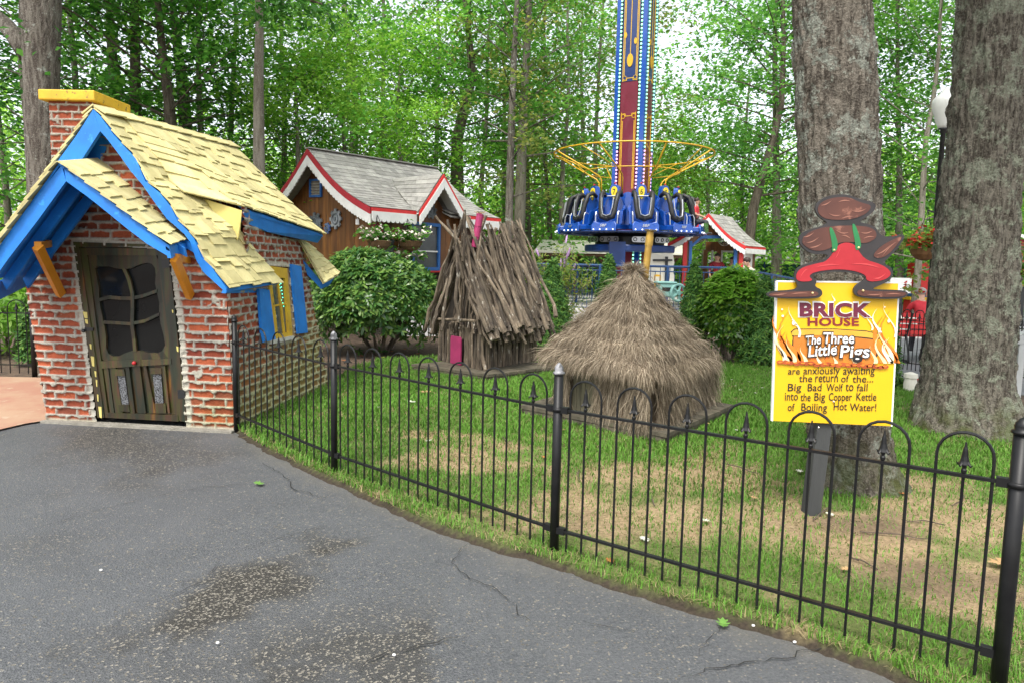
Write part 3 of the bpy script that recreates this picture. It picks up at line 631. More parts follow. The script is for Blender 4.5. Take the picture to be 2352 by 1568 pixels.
# ridge cap
g = MB(); 
for i in range(9):
    a, b = rid(YF+(YB-YF)*i/9), rid(YF+(YB-YF)*(i+1.08)/9); g.beam(a+Vector((.05, 0, .0)), b+Vector((.05, 0, .012)), .13, .012, (.6, 0, 1)); g.beam(a+Vector((-.05, 0, .0)), b+Vector((-.05, 0, .012)), .13, .012, (-.7, 0, 1))
g.build('ridge_cap', m_shake, roof)
g = MB(); g.strip(outR, inR, (0, .04, 0)); g.build('bargeboard', m_blue, house)
g = MB(); oL = [A1(640, 268, YF), A1(530, 440, YF), A1(330, 715, YF), A1(80, 1050, YF)]; iL = [A1(690, 415, YF), A1(570, 600, YF), A1(420, 800, YF), A1(190, 1110, YF)]; g.strip(oL, iL, (0, .04, 0)); g.build('bargeboard', m_blue, house)
# inner rafters of the front gable
g = MB(); n_ = Vector((0, .22, 0)); g.strip([p+n_ for p in oL], [p+n_ for p in iL], (0, .04, 0)); g.strip([p+n_+Vector((0, 0, -.02)) for p in outR[:9]], [p+n_ for p in inR[:9]], (0, .04, 0)); g.build('rafter', m_blue, house)
# cheek of the raised middle, its fascia, the low eave fascia
ck = [AT(474, 459, 6.42), AT(556, 484, 6.50), AT(551, 540, 6.50), AT(546, 552, 6.48), AT(512, 525, 6.45)]
g = MB(); g.prism(ck, Vector((-.03, .02, 0))); g.build('dormer_cheek', m_yel2, house)
g = MB(); fa, fb = AT(553, 484, 6.52), AT(741, 542, YB); g.prism([fa, AT(614, 505, 7.08), AT(613, 532, 7.08), AT(549, 507, 6.52)], (-.03, .02, 0)); g.prism([AT(614, 504, 7.08), fb, AT(730, 558, YB), AT(613, 533, 7.08)], (-.03, .02, 0)); g.build('fascia', m_blue, house)
g = MB(); g.prism([AT(521, 668, YF), AT(614, 663, YL), AT(612, 672, YL), AT(519, 674, YF)], (-.04, .0, 0)); g.build('fascia', m_blue, house)
# low eave at the back of the side wall
b0, b1, b2, b3 = AT(686, 551, 8.25), AT(706, 560, 8.62), AT(778, 629, 8.62), AT(741, 650, 8.2)
def surfB(s, t): return b0.lerp(b1, s).lerp(b3.lerp(b2, s), t)
g = MB(); shingles(g, surfB, .75, 5, (.09, .2), 15, .012, .6, 1, 0, 1, .02); deck(g, surfB, .02, .98, 1, 1, .02); bk_o = g.build('rear_eave', m_shake, house)
g = MB(); g.prism([AT(741, 652, 8.3), AT(769, 636, YB), AT(757, 656, YB), AT(738, 664, 8.3)], (-.03, .03, 0)); g.prism([AT(694, 596, 8.3), AT(741, 652, 8.3), AT(738, 664, 8.3), AT(706, 632, 8.3)], (0, .03, 0)); g.build('fascia', m_blue, bk_o)
# ---- porch roof over the door
def B1(x, y, d=0): return AT(*c1(x, y), YP+d)
pa = B1(410, 630); pr_o = [B1(440, 655), B1(560, 755), B1(700, 870), B1(850, 960), B1(1000, 1085), B1(1160, 1200)]; pr_i = [B1(455, 760), B1(600, 865), B1(720, 960), B1(860, 1075), B1(1010, 1190), B1(1180, 1290)]
pl_o = [B1(425, 650), B1(200, 925), B1(0, 1200), B1(-160, 1430)]; pl_i = [B1(455, 760), B1(260, 1030), B1(60, 1290), B1(-110, 1530)]
pback = AT(*c1(690, 607), BL.y-.02); eR, eRb = B1(1165, 1205), AT(*c1(1312, 1163), BL.y+.02); eL = B1(-150, 1420); eLb = eL + (eRb-eR).length*Vector((0, 1, .05)); 
def surfP(s, t): p = pa.lerp(pback, s).lerp(eR.lerp(eRb, s), t); return p
def surfQ(s, t): return pa.lerp(pback, s).lerp(eL.lerp(eLb, s), t)
porch = MB(); shingles(porch, surfP, .62, 7, (.12, .26), 21, .014, .5, 1, -.05, 1.0, .022); shingles(porch, surfQ, .62, 8, (.12, .26), 22, .014, .5, 1, -.06, 1.0, .022); porch_o = porch.build('porch_roof', m_shake, house)
g = MB(); deck(g, surfP, .0, 1, 1, 1, .025); deck(g, surfQ, 0, 1, 1, 1, .025); g.build('roof_boards', m_blue, porch_o)
for A_, B_ in ((pr_o, pr_i), (pl_o, pl_i)):
    g = MB(); g.strip(A_, B_, (0, .035, 0)); g.build('bargeboard', m_blue, porch_o)
    for d in (.25, .5):
        g = MB(); k = Vector((0, d, .03*d)); g.strip([a.lerp(b, .25)+k for a, b in zip(A_, B_)], [a.lerp(b, .95)+k for a, b in zip(A_, B_)], (0, .03, 0)); g.build('rafter', m_blue, porch_o)
g = MB(); g.prism([B1(1166, 1212), AT(*c1(1335, 1172), BL.y), AT(*c1(1335, 1215), BL.y), B1(1180, 1290)], (-.03, .0, 0)); g.build('fascia', m_blue, porch_o)
g = MB(); a = B1(-110, 1500); b = FWp(50, 660, .01); g.prism([a, FWp(62, 612, .01), FWp(62, 655, .01), a+Vector((0, 0, -.14))], (0, .03, 0)); g.build('eave_board', m_blue, porch_o)
# orange brackets
for P1, P2, P3 in (((75, 553), (140, 690), (127, 557)), ((389, 580), (437, 695), (432, 598))):
    g = MB(); lo = FWp(P2[0], P2[1]-14, .03); hi = AT(P1[0]+12, P1[1]+14, YP+.12); wl_ = FWp(P3[0], P3[1], .02); g.beam(lo, hi, .05, .07, (0, -1, 0)); g.beam(hi+Vector((0, .0, .01)), wl_, .05, .06); g.build('bracket', m_orange, house)
# ---- window in the side wall
win = MB(); 
def Wp(px, py, off=.01): return onS(px, py, off)
def wq(mb, q, off, th): mb.prism([Wp(*p, off) for p in q], -SNv*th)
wq(win, [(614, 611), (658, 617), (661, 640), (618, 637)], .03, .06); wq(win, [(655, 617), (661, 617), (673, 774), (665, 775)], .03, .05); wq(win, [(636, 769), (671, 762), (673, 774), (637, 782)], .03, .05); wq(win, [(617, 636), (624, 637), (641, 780), (634, 780)], .03, .05)
wq(win, [(638, 637), (641, 637), (657, 772), (654, 773)], .018, .03); wq(win, [(626, 702), (664, 695), (665, 699), (627, 706)], .018, .03); win_o = win.build('window', m_yellow, house)
m_glassw = mat('window_glass', (.10, .115, .11), (.05, .055, .05), 4, .08, 0, spec=.6)
g = MB(); wq(g, [(618, 630), (660, 632), (671, 770), (638, 778)], .004, .006); g.build('pane', m_glassw, win_o)
g = MB(); wq(g, [(655, 617), (666, 617), (679, 774), (672, 776)], .012, .03); g.build('trim', mat('raw_wood', (.42, .27, .14), (.30, .19, .10), 12, .8, .3, stretch=(1, 1, .2)), win_o)
g = MB(); wq(g, [(626, 782), (676, 772), (678, 779), (627, 791)], .06, .09); g.build('sill', mat('pale_stone', (.55, .53, .48), (.46, .44, .4), 10, .8), win_o)
m_glint = mat('green_glint', (.1, .8, .5), rough=.4, bump=0, emit=((.12, 1, .55), 1.6))  # glowing dots set on the pane to imitate the ride lights reflected in it
g = MB(); 
for i in range(9): g.ball(Wp(640+i*1.3+2*math.sin(i), 648+i*7, .012), .006, 6, 4)
for i in range(5): g.ball(Wp(646+i*1.1, 652+i*8, .012), .006, 6, 4)
g.build('reflection_dots', m_glint, win_o)
for q in ([(596, 664), (620, 667), (634, 780), (605, 787)], [(671, 608), (694, 613), (708, 765), (687, 767)]):
    g = MB(); wq(g, q, .05, .03); a, b, c_, d_ = q
    o = g.build('shutter', m_blue, house)
# ---- chimney
cz = [AT(112, 235, 7.2), AT(211, 235, 7.2)]; cx0, cx1 = cz[0].x, cz[1].x; cyf, cyb = 7.2, 7.74; ztop = AT(160, 232, 7.2).z
def mapC1(U, Wg): return np.stack([cx0+U, 0*U+cyf, 1.9+Wg], -1)
def mapC2(U, Wg): return np.stack([0*U+cx1, cyf+U, 1.9+Wg], -1)
cw, cdp, chh = cx1-cx0, cyb-cyf, ztop-1.9
allk = lambda U, Wg: U > -9
tintC = lambda U, Wg, m, col: lp(col, col*.55, .5*vnoise(U*3, Wg*3, 0, 55, 2))
cp = gridwall('chimney', mapC1, (0, -1, 0), 0, cw, 0, chh, allk, 13, house, lambda U, Wg: np.minimum(U, cw-U), .8, tintC)
gridwall('chimney_side', mapC2, (1, 0, 0), 0, cdp, 0, chh, allk, 17, cp, lambda U, Wg: np.minimum(U, cdp-U), .8, tintC)
g = MB(); g.box(((cx0+cx1)/2-.01, (cyf+cyb)/2+.01, 1.9+chh/2-.01), (cw-.03, cdp-.03, chh)); g.build('chimney_core', m_bp, cp)
g = MB(); g.box(((cx0+cx1)/2, (cyf+cyb)/2, ztop+.045), (cw+.13, cdp+.13, .105)); o = g.build('chimney_cap', m_yellow, cp)
bv = o.modifiers.new('bevel', 'BEVEL'); bv.width = .012; bv.segments = 2
# ================================================================== BLACK IRON FENCE
m_fence = mat('fence_black', (.006, .006, .0065), (.011, .011, .011), 12, .42, .2, 120, .001, spec=.28)
m_cap = mat('worn_cap', (.25, .25, .26), (.05, .05, .05), 30, .45, .2, lo=.4, hi=.6)
def spear(parent, x, y, z0, z1, r, T, s=1.0):
    # picket with a collar and a flared spear finial; T = tangent along the panel
    g = MB(); g.tube([(x, y, z0), (x, y, z1)], r, 6); p = g.build('picket', m_fence, parent)
    f = MB(); f.lathe([(r*1.5, 0), (r*1.7, .012*s), (r*1.1, .018*s), (r*1.4, .03*s), (r*3.4, .034*s), (r*2.6, .046*s), (r*1.9, .065*s), (r*1.5, .085*s), (r*1.3, .092*s), (r*.9, .10*s), (r*.5, .118*s)], (x, y, z1-.01), 8)
    for k in range(4):
        a = k*math.pi/2+.4; d = Vector((math.cos(a), math.sin(a), 0)); f.tube([Vector((x, y, z1+.035*s))+d*r*1.6, Vector((x, y, z1+.018*s))+d*r*4.2, Vector((x, y, z1+.026*s))+d*r*5.0], [r*.8, r*.7, r*.3], 5)
    f.build('finial', m_fence, p); return p
def hoop(parent, a, b, z0, zt, r):
    a = Vector((a.x, a.y, 0)); b = Vector((b.x, b.y, 0)); R = (b-a).length/2; c = (a+b)/2; d = (b-a).normalized(); zc = zt-R
    pts = [a+Vector((0, 0, z0)), a+Vector((0, 0, zc))] + [c - d*R*math.cos(math.pi*i/10)+Vector((0, 0, zc+R*math.sin(math.pi*i/10))) for i in range(1, 10)] + [b+Vector((0, 0, zc)), b+Vector((0, 0, z0))]
    g = MB(); g.tube(pts, r, 6); g.build('hoop', m_fence, parent)
def fpost(parent, p, H, r, cap=m_fence):
    g = MB(); g.tube([(p.x, p.y, -.05), (p.x, p.y, H-.05)], r, 14); g.lathe([(r*1.05, .035*0), (r*1.25, .0), (r*1.25, .014), (r*1.0, .02)], (p.x, p.y, .80), 14); o = g.build('post', m_fence, parent, True)
    g = MB(); g.lathe([(r*1.05, 0), (r*1.28, .003), (r*1.28, .012), (r*.9, .016), (r*1.0, .028), (r*.85, .042), (r*.45, .055), (r*.15, .062)], (p.x, p.y, H-.055), 14); g.build('post_cap', cap, o, True)
def panel(parent, a, b, nh, br=.006, zr=(.157, .81), zt=.975, H=1.05, brk=True):
    d = b-a; L = d.length; u = d/L; n = nh*3; e = .075 if L > 1 else .04; sp = (L-2*e)/(n-1)
    for z in zr:
        g = MB(); g.beam(a+Vector((0, 0, z)), b+Vector((0, 0, z)), .022, .012); o = g.build('rail', m_fence, parent)
        if brk:
            for q, s in ((a, 1), (b, -1)): g = MB(); g.box(q+u*s*.04+Vector((0, 0, z)), (.05, .03, .034), Matrix.Rotation(math.atan2(u.y, u.x), 3, 'Z')); g.build('bracket', m_fence, o)
    for k in range(nh):
        x0 = a+u*(e+sp*(3*k)); x1 = a+u*(e+sp*(3*k+2)); m = a+u*(e+sp*(3*k+1)); hoop(parent, x0, x1, .05, zt, br); spear(parent, m.x, m.y, .05, zr[1]+.02, br, u)
P1 = G(543, 990); P2 = G(768, 1091); P3 = G(1272, 1278); pt4 = G(2352, 962, 1.05); P4 = Vector((pt4.x, pt4.y, 0))
FEN = thing('iron_fence', P2, 'black iron hoop-top fence running along the asphalt path in front of the lawn', 'fence')
for p, r, cp_ in ((P1, .023, m_fence), (P2, .024, m_cap), (P3, .025, m_cap), (P4, .028, m_fence)): fpost(FEN, p, 1.05, r, cp_)
panel(FEN, P1, P2, 5); panel(FEN, P2, P3, 7); panel(FEN, P3, P4, 7)
# fence back left beside the house, and fence behind the big trees
Q0 = G(80, 866); Q1 = Vector((Q0.x-1.75, Q0.y-.02, 0)); Q2 = Vector((Q0.x-3.5, Q0.y-.05, 0))
F2 = thing('iron_fence', Q0, 'short run of black hoop-top fence left of the brick house', 'fence'); fpost(F2, Q0, 1.08, .03); fpost(F2, Q1, 1.08, .03); panel(F2, Q1, Q0, 5, .007)
Q0 = G(2052, 852); Q1 = G(2148, 862); Q2 = G(2318, 886); Q3 = G(2420, 906)
F3 = thing('iron_fence', Q1, 'black hoop-top fence behind the large trees, in front of the red bench', 'fence')
for q in (Q0, Q2, Q3): fpost(F3, q, 1.1, .03)
panel(F3, Q0, Q2, 8, .007); panel(F3, Q2, Q3, 3, .007)
# ================================================================== PLATFORMS OF THE TWO SMALL HUTS
def wood_mat(name, a, b, c3=None, sc=9, st=(.12, 1, 1), rough=.85): return mat(name, a, b, sc, rough, .6, 40, .006, stretch=st, c3=c3, isl=.2)
m_deck = wood_mat('deck_wood', (.11, .092, .064), (.055, .048, .032), (.06, .07, .03), st=(1, 1, 1))
def platform(name, cs, h, label, nb, grp=None):
    # cs: four ground corners left, near, right, far
    l, n_, r_, f_ = cs; o = thing(name, n_, label, 'platform', grp); up = Vector((0, 0, h)); g = MB()
    for i in range(nb):
        a, b = i/nb+.004, (i+1)/nb-.004; q = [l.lerp(f_, a), n_.lerp(r_, a), n_.lerp(r_, b), l.lerp(f_, b)]; z = RND.uniform(-.004, .004)
        g.prism([p+Vector((0, 0, h-.035+z)) for p in q], (0, 0, .035))
    g.build('planking', m_deck, o); g = MB(); c = (l+n_+r_+f_)/4
    for a, b in ((l, n_), (n_, r_), (r_, f_), (f_, l)):
        ia, ib = a.lerp(c, .015), b.lerp(c, .015); w = (c-(ia+ib)/2).normalized()*.04; g.prism([ia, ib, ib+w, ia+w], (0, 0, h-.042))
    g.build('side_board', m_deck, o); return o
hS = .125; sl, sn, sr = G(1193, 957), G(1529, 1028), G(1684, 955); sf = sl+sr-sn
STRAWP = platform('wooden_platform', (sl, sn, sr, sf), hS, 'low weathered wooden platform under the straw hut', 9)
hK = .12; kl, kn, kr = G(944, 855), G(1120, 881), G(1290, 858); kf = kl+kr-kn
STICKP = platform('wooden_platform', (kl, kn, kr, kf), hK, 'low weathered wooden platform under the stick hut', 8)
# ================================================================== STICK HUT
m_stick = mat('stick_bark', (.165, .128, .088), (.045, .033, .023), 7, .9, .8, 55, .008, stretch=(1, 1, .35), c3=(.30, .275, .23), isl=.55)
m_pink = mat('pink_paint', (.40, .035, .13), (.30, .025, .10), 6, .6, .3, 40)
def stick(mb, a, b, r0, r1, rg, n=6, cr=.02, seg=7):
    a = Vector(a); b = Vector(b); pts = []; rs = []; o = Vector((0, 0, 0)); L = (b-a).length
    for i in range(n+1):
        t = i/n; w = math.sin(math.pi*t); o = o*.6+Vector((rg.gauss(0, cr), rg.gauss(0, cr), rg.gauss(0, cr*.5))); pts.append(a.lerp(b, t)+o*min(1, w*2+.3)); rs.append((r0+(r1-r0)*t)*rg.uniform(.82, 1.2))
    mb.tube(pts, rs, seg)
HK = hK
a0, a1, a2 = G(1006, 826, HK), G(1104, 849, HK), G(1232, 828, HK); a3 = a0+a2-a1   # left, near, right, far footprint corners
stk = thing('stick_house', a1, 'small A-frame hut built of grey brown sticks with a pink door', 'house'); rg = random.Random(5)
eh = .52; rh = AT(1058, 552, (a0.y+a1.y)/2).z; ux = (a1-a0); uy = (a2-a1); ul = ux.length; uyl = uy.length
def K(s, t, z): p = a0+ux*s+uy*t; return Vector((p.x, p.y, HK+z))
g = MB()
for (f0, f1, n_) in ((lambda s: K(s, 0, 0), lambda s: K(s, 0, eh), 19), (lambda s: K(1, s, 0), lambda s: K(1, s, eh), 30), (lambda s: K(0, s, 0), lambda s: K(0, s, eh), 16), (lambda s: K(s, 1, 0), lambda s: K(s, 1, eh), 12)):
    for i in range(n_):
        s = (i+.5)/n_+rg.uniform(-.01, .01); isd = (n_ == 19 and .34 < s < .60)
        p = f0(s); q = f1(s+rg.uniform(-.02, .02)); 
        if isd: p = p.lerp(q, .72)
        stick(g, p, q+Vector((0, 0, rg.uniform(-.05, .06))), rg.uniform(.016, .027), rg.uniform(.013, .022), rg, 5, .006)
# gable infill sticks
for i in range(20):
    s = (i+.5)/20; zt = (rh-.12)*(1-abs(2*s-1))
    if zt > eh*.9: stick(g, K(s, .06, eh-.06), K(.5+(s-.5)*.8, .09, max(eh, zt)+rg.uniform(-.1, .08)), rg.uniform(.014, .024), .012, rg, 6, .012)
g.build('stick_wall', m_stick, stk)
g = MB(); g.prism([K(-.02, .1, 0.02), K(.98, .1, .02), K(.98, .1, eh), K(.5, .1, rh-.2), K(-.02, .1, eh)], uy*.85); g.build('core', mat('dark_wood', (.05, .04, .03), (.03, .024, .018), 9, .9), stk)
g = MB()
for side in (1, -1):
    n_ = 62 if side == 1 else 40
    for lay in (0, 1):
        for i in range(n_//(1+lay)):
            t = -.10+1.18*(i+rg.random())/(n_//(1+lay)); s0 = .5+side*rg.uniform(-.10, .03); s1 = .5+side*(.5+rg.uniform(.14, .30))
            z1 = eh-(.04 if lay == 0 else -.02)+rg.uniform(-.16, .10); top = K(s0, t+rg.uniform(-.07, .07), rh-HK+rg.choice((rg.uniform(-.12, .10), rg.uniform(-.05, .36)))+.03*lay); bot = K(s1+.03*lay, t+rg.uniform(-.09, .09)+.02, z1+.04*lay)
            stick(g, bot, top, rg.uniform(.013, .036), rg.uniform(.008, .022), rg, 9, .018)
for px, py, qx, qy, Yo in ((1000, 496, 1056, 560, 0), (1066, 482, 1062, 600, 0), (1045, 515, 1064, 640, 0), (1028, 505, 1060, 590, .1), (1120, 515, 1150, 700, .3), (1182, 535, 1240, 640, .6), (1168, 560, 1215, 610, .6), (1105, 543, 1085, 700, .1)):
    stick(g, AT(qx, qy, a1.y+.15+Yo), AT(px, py, a1.y+.1+Yo), .024, .016, rg, 7, .010)
# long crossing sticks on the near slope
for (x0, y0, x1, y1) in ((1096, 600, 1190, 766), (1072, 560, 1116, 850), (1070, 640, 1100, 735), (1085, 570, 1150, 790), (1200, 590, 1258, 758), (1178, 560, 1240, 700), (1040, 610, 1013, 760), (1028, 640, 990, 768), (1047, 580, 1052, 742)):
    stick(g, AT(x1, y1, a1.y-.04), AT(x0, y0, a1.y+.18), .026, .018, rg, 9, .012)
stick(g, AT(1008, 733, a0.y-.12), AT(1090, 737, a1.y-.08), .022, .02, rg, 5, .006)
g.build('stick_roof', m_stick, stk)
dq = [K(.35, -.03, .01), K(.59, -.03, .01), K(.59, -.03, .37), K(.57, -.03, .40), K(.37, -.03, .40), K(.35, -.03, .37)]
g = MB(); g.prism(dq, uy.normalized()*.025); g.build('door', m_pink, stk)
g = MB(); a_, b_ = AT(1091, 560, a1.y+.55), AT(1103, 492, a1.y+.55); d_ = (b_-a_).normalized(); g.tube([a_-d_*.05, a_, a_.lerp(b_, .5), b_], [.045, .045, .048, .052], 12)
for t in (.25, .6, .98): q = a_.lerp(b_, t); g.tube([q-d_*.008, q+d_*.008], .055, 12)
ch_o = g.build('chimney', m_pink, stk)
m_straw0 = vcol('straw', .85, 0, spec=.25, var=.12, trans=.15)
g = MB()
for i in range(26): an = rg.uniform(0, 6.28); d2 = Vector((math.cos(an), math.sin(an), .5)); g.tube([b_, b_+d2*.09+Vector((0, 0, -.01))], [.005, .002], 4)
g.build('straw_tuft', mat('straw_plain', (.55, .42, .20), (.40, .30, .14), 9, .8, 0), ch_o)
# ================================================================== STRAW HUT
w0, w1, w2 = G(1288, 940, hS), G(1497, 985, hS), G(1632, 922, hS); w3 = w0+w2-w1; wc = (w0+w1+w2+w3)/4
hut = thing('straw_house', w1, 'small hut thatched all over with shaggy brown straw', 'house')
ap = AT(1456, 632, wc.y); eC = [G(1236, 826, .62), AT(1490, 872, w1.y-.16), AT(1640, 832, w2.y), None]
ez = .60; exp_ = 1.0
def eav(c, k): d = (c-wc); return Vector((wc.x+d.x*k, wc.y+d.y*k, ez))
EC = [AT(1238, 826, w0.y-.05), AT(1492, 878, w1.y-.14), AT(1642, 836, w2.y+.02)]; EC.append(EC[0]+EC[2]-EC[1]); EC = [Vector(((p-wc).x*.89+wc.x, (p-wc).y*.89+wc.y, p.z+.03)) for p in EC]
def thatch(V, C, n, pfun, dfun, L, w, rng, spread=.25, lift=.03):
    u = rng.uniform(0, 1, (n, 3)); P, Nn = pfun(u); D = dfun(u, P, Nn)
    D = D+rng.normal(size=(n, 3))*spread; D /= np.linalg.norm(D, axis=1, keepdims=True)
    l = (L*rng.uniform(.5, 1.3, n))[:, None]; S_ = np.cross(D, Nn+rng.normal(size=(n, 3))*.6); S_ /= np.linalg.norm(S_, axis=1, keepdims=True)+1e-9; ww = (w*rng.uniform(.6, 1.4, n))[:, None]
    P = P+Nn*(lift*rng.uniform(0, 1, n))[:, None]; E = P+D*l*.55+Nn*l*.05; T = P+D*l-np.array([0, 0, 1])*l*.10*rng.uniform(0, 2, (n, 1))+Nn*l*.02
    V.append(np.stack([P-S_*ww, P+S_*ww, E+S_*ww*.8, E-S_*ww*.8, T+S_*ww*.1, T-S_*ww*.1], 1).reshape(-1, 3))
    t = rng.uniform(0, 1, (n, 1)); t2 = rng.uniform(0, 1, (n, 1)); c = np.array([.165, .130, .088])*(1-t)+np.array([.36, .295, .215])*t; c = np.where(t2 > .93, np.array([.50, .42, .31]), c); c = np.where(t2 < .12, np.array([.10, .07, .045]), c)
    pn = vnoise(P[:, 0]*5, P[:, 1]*5, P[:, 2]*5, 99, 2)[:, None]; c = c*(.72+.56*pn); C.append(np.repeat(c, 6, 0))
def buildthatch(name, V, C, parent):
    V = np.concatenate(V); C = np.concatenate(C); n = len(V)//6; k = np.arange(n)[:, None]*6
    return fast(name, V, np.concatenate([k+np.array([[0, 1, 2, 3]]), k+np.array([[3, 2, 4, 5]])], 0), m_straw0, parent, cols=C)
TR = np.random.default_rng(3)
def quadf(A, B, C_, D_, f=lambda v: v):
    A, B, C_, D_ = [np.array(x) for x in (A, B, C_, D_)]
    nrm = np.cross(B-A, D_-A); nrm = nrm/np.linalg.norm(nrm)
    def pf(u):
        a = u[:, :1]; b = f(u[:, 1:2]); P = (A*(1-a)+B*a)*(1-b)+(D_*(1-a)+C_*a)*b; return P, np.repeat(nrm[None], len(u), 0)
    return pf, nrm
V, C = [], []
apn = np.array(ap); topR = .07
NT = 5
for s in range(4):
    A, B = EC[s], EC[(s+1) % 4]; tA, tB = ap+(A-ap)*.05, ap+(B-ap)*.05
    for k in range(NT):      # layered tiers, each a little proud of the next
        def pf(u, A=A, B=B, k=k):
            a = u[:, :1]; b = (k+u[:, 1:2]**.8*1.02)/NT
            E_ = np.array(A)*(1-a)+np.array(B)*a; Tt = np.array(tA)*(1-a)+np.array(tB)*a
            P = Tt*(1-b)+E_*b; nr = np.cross(np.array(B)-np.array(A), apn-np.array(A)); nr = nr/np.linalg.norm(nr); nr = nr if nr[2] > 0 else -nr
            sag = np.sin(np.pi*b)*.02; bump = .075*u[:, 1:2]**1.6+.02*np.sin(9*a+k*2); P = P+nr*bump - np.array([0, 0, 1])*sag
            return P, np.repeat(nr[None], len(u), 0)
        def df(u, P, Nn, A=A, B=B):
            E_ = np.array(A)*(1-u[:, :1])+np.array(B)*u[:, :1]; D = E_-apn; return D/np.linalg.norm(D, axis=1, keepdims=True)
        thatch(V, C, int(700+1500*k), pf, df, .17, .0019, TR, .26, .05)
for s in range(4):          # corners bushy
    A = np.array(EC[s])
    def pf(u, A=A): b = u[:, 1:2]; P = apn*(1-b)+A*b + TR.normal(size=(len(u), 3))*.025; nr = (A-np.array(wc)); nr[2] = np.linalg.norm(nr)*.9; nr = nr/np.linalg.norm(nr); return P+nr*.03, np.repeat(nr[None], len(u), 0)
    thatch(V, C, 1500, pf, lambda u, P, Nn, A=A: np.repeat(((A-apn)/np.linalg.norm(A-apn))[None], len(u), 0), .15, .0019, TR, .28, .03)
def pft(u): an = u[:, :1]*6.283; r = .085*u[:, 1:2]; P = apn+np.concatenate([np.cos(an)*r, np.sin(an)*r, .02-r*.2+.05*u[:, 2:]], 1); return P, np.repeat(np.array([[0, 0, 1.]]), len(u), 0)
thatch(V, C, 900, pft, lambda u, P, Nn: np.concatenate([np.cos(u[:, :1]*6.283), np.sin(u[:, :1]*6.283), -.25+.9*u[:, 2:]], 1), .10, .0019, TR, .4, .03)
m_under = mat('thatch_under', (.16, .115, .07), (.09, .065, .04), 14, .95, .9, 50, .02)
rf = buildthatch('thatched_roof', V, C, hut)
g = MB(); e4 = [p+Vector((0, 0, -.03)) for p in EC]; apl = ap-Vector((0, 0, .05))
g.add(e4+[apl]+[p+Vector((0, 0, -.05)) for p in e4], [(0, 1, 4), (1, 2, 4), (2, 3, 4), (3, 0, 4), (8, 7, 6, 5)]); 
g.build('thatch_base', m_under, rf)
V, C = [], []
wz = .66; WC = [w0, w1, w2, w3]
for s in range(4):
    A, B = WC[s], WC[(s+1) % 4]; L_ = (B-A).length
    up = Vector((0, 0, wz-hS))
    def pf(u, A=A, B=B, s=s):
        a = u[:, :1].copy()
        if s == 0: a = np.where(u[:, 2:] < .28, a*.14, .44+a*.56)
        P = np.array(A)*(1-a)+np.array(B)*a; P = P+np.concatenate([0*a, 0*a, (wz-hS)*(.12+.95*u[:, 1:2])], 1); nr = np.array((B-A).cross(Vector((0, 0, 1))).normalized()); nr = nr if nr.dot(np.array((A+B)/2-wc)) > 0 else -nr
        return P+nr*(.02+.03*np.sin(7*a)), np.repeat(nr[None], len(u), 0)
    thatch(V, C, 5200 if s < 2 else 2500, pf, lambda u, P, Nn: np.repeat(np.array([[0., 0, -1]]), len(u), 0)+Nn*.12, .17, .0019, TR, .24, .05)
wl_o = buildthatch('thatched_wall', V, C, hut)
g = MB(); c_ = [p.lerp(wc, .06) for p in WC]; g.prism([Vector((p.x, p.y, hS)) for p in c_], (0, 0, wz-hS)); g.build('wall_base', m_under, wl_o)
dA, dB = w0.lerp(w1, .15), w0.lerp(w1, .45); nd = (w1-w0).cross(Vector((0, 0, 1))).normalized(); nd = nd if nd.y < 0 else -nd
g = MB(); 
for i in range(6): a, b = dA.lerp(dB, i/6+.008), dA.lerp(dB, (i+1)/6-.008); g.prism([a, b, b+Vector((0, 0, .50)), a+Vector((0, 0, .50))], nd*.02)
g.build('door', wood_mat('door_planks', (.13, .115, .07), (.055, .05, .03), st=(1, 1, .2)), hut)
m_gold = mat('gold_paint', (.48, .30, .06), (.34, .20, .04), 9, .42, .25, 40, .003, metal=.35, c3=(.12, .07, .03))
g = MB(); pb, ptp = AT(1481, 640, wc.y+.05), AT(1494, 531, wc.y+.05); dd = (ptp-pb).normalized(); g.tube([pb-dd*.1, ptp], .036, 14); q = pb.lerp(ptp, .80); g.tube([q-dd*.055, q+dd*.04], .041, 14); q = pb.lerp(ptp, .9); g.beam(q, ptp+dd*.01, .02, .004); o = g.build('chimney_pipe', m_gold, hut)
g = MB(); g.tube([ptp-dd*.002, ptp+dd*.012], [.062, .066], 12); g.build('pipe_cap', mat('dull_metal', (.30, .26, .18), (.16, .13, .09), 12, .5, .2, metal=.5), o)
# ================================================================== YELLOW SIGN
YS = 4.12
def S6(x, y, off=0.0): return AT(1698.7+.36472*x, 424.7+.36472*y, YS-off)
sp = AT(1890, 1215, YS+.06); sbase = G(1885, 1218)
sign = thing('sign_board', sbase, 'yellow painted story board on a grey post with a cut-out topper, before the nearest tree', 'sign')
m_ysign = mat('sign_yellow', (.74, .445, .008), (.70, .41, .006), 2.5, .45, .1, 30, .001, lo=.3); m_white = mat('white_paint', (.78, .77, .74), (.70, .69, .66), 5, .55, .15)
m_blk = mat('black_paint', (.012, .011, .010), (.02, .018, .016), 9, .5, 0); m_maroon = mat('maroon_paint', (.14, .014, .035), (.11, .010, .03), 6, .5, .1)
m_dred = mat('dark_red_paint', (.22, .02, .02), (.17, .012, .015), 6, .5, .1)
bk = Vector((0, .018, 0))
g = MB(); g.prism([S6(232, 608), S6(1000, 616), S6(952, 1516), S6(202, 1482)], bk); board = g.build('board', m_ysign, sign)
g = MB(); e = .003
for a, b in (((232, 608), (1000, 616)), ((1000, 616), (952, 1516)), ((202, 1482), (232, 608))): g.beam(S6(*a, -.009), S6(*b, -.009), .010, .020, (0, 1, 0))
g.build('board_edge', m_white, board)
g = MB(); pw = .043; bz = S6(570, 1400).z
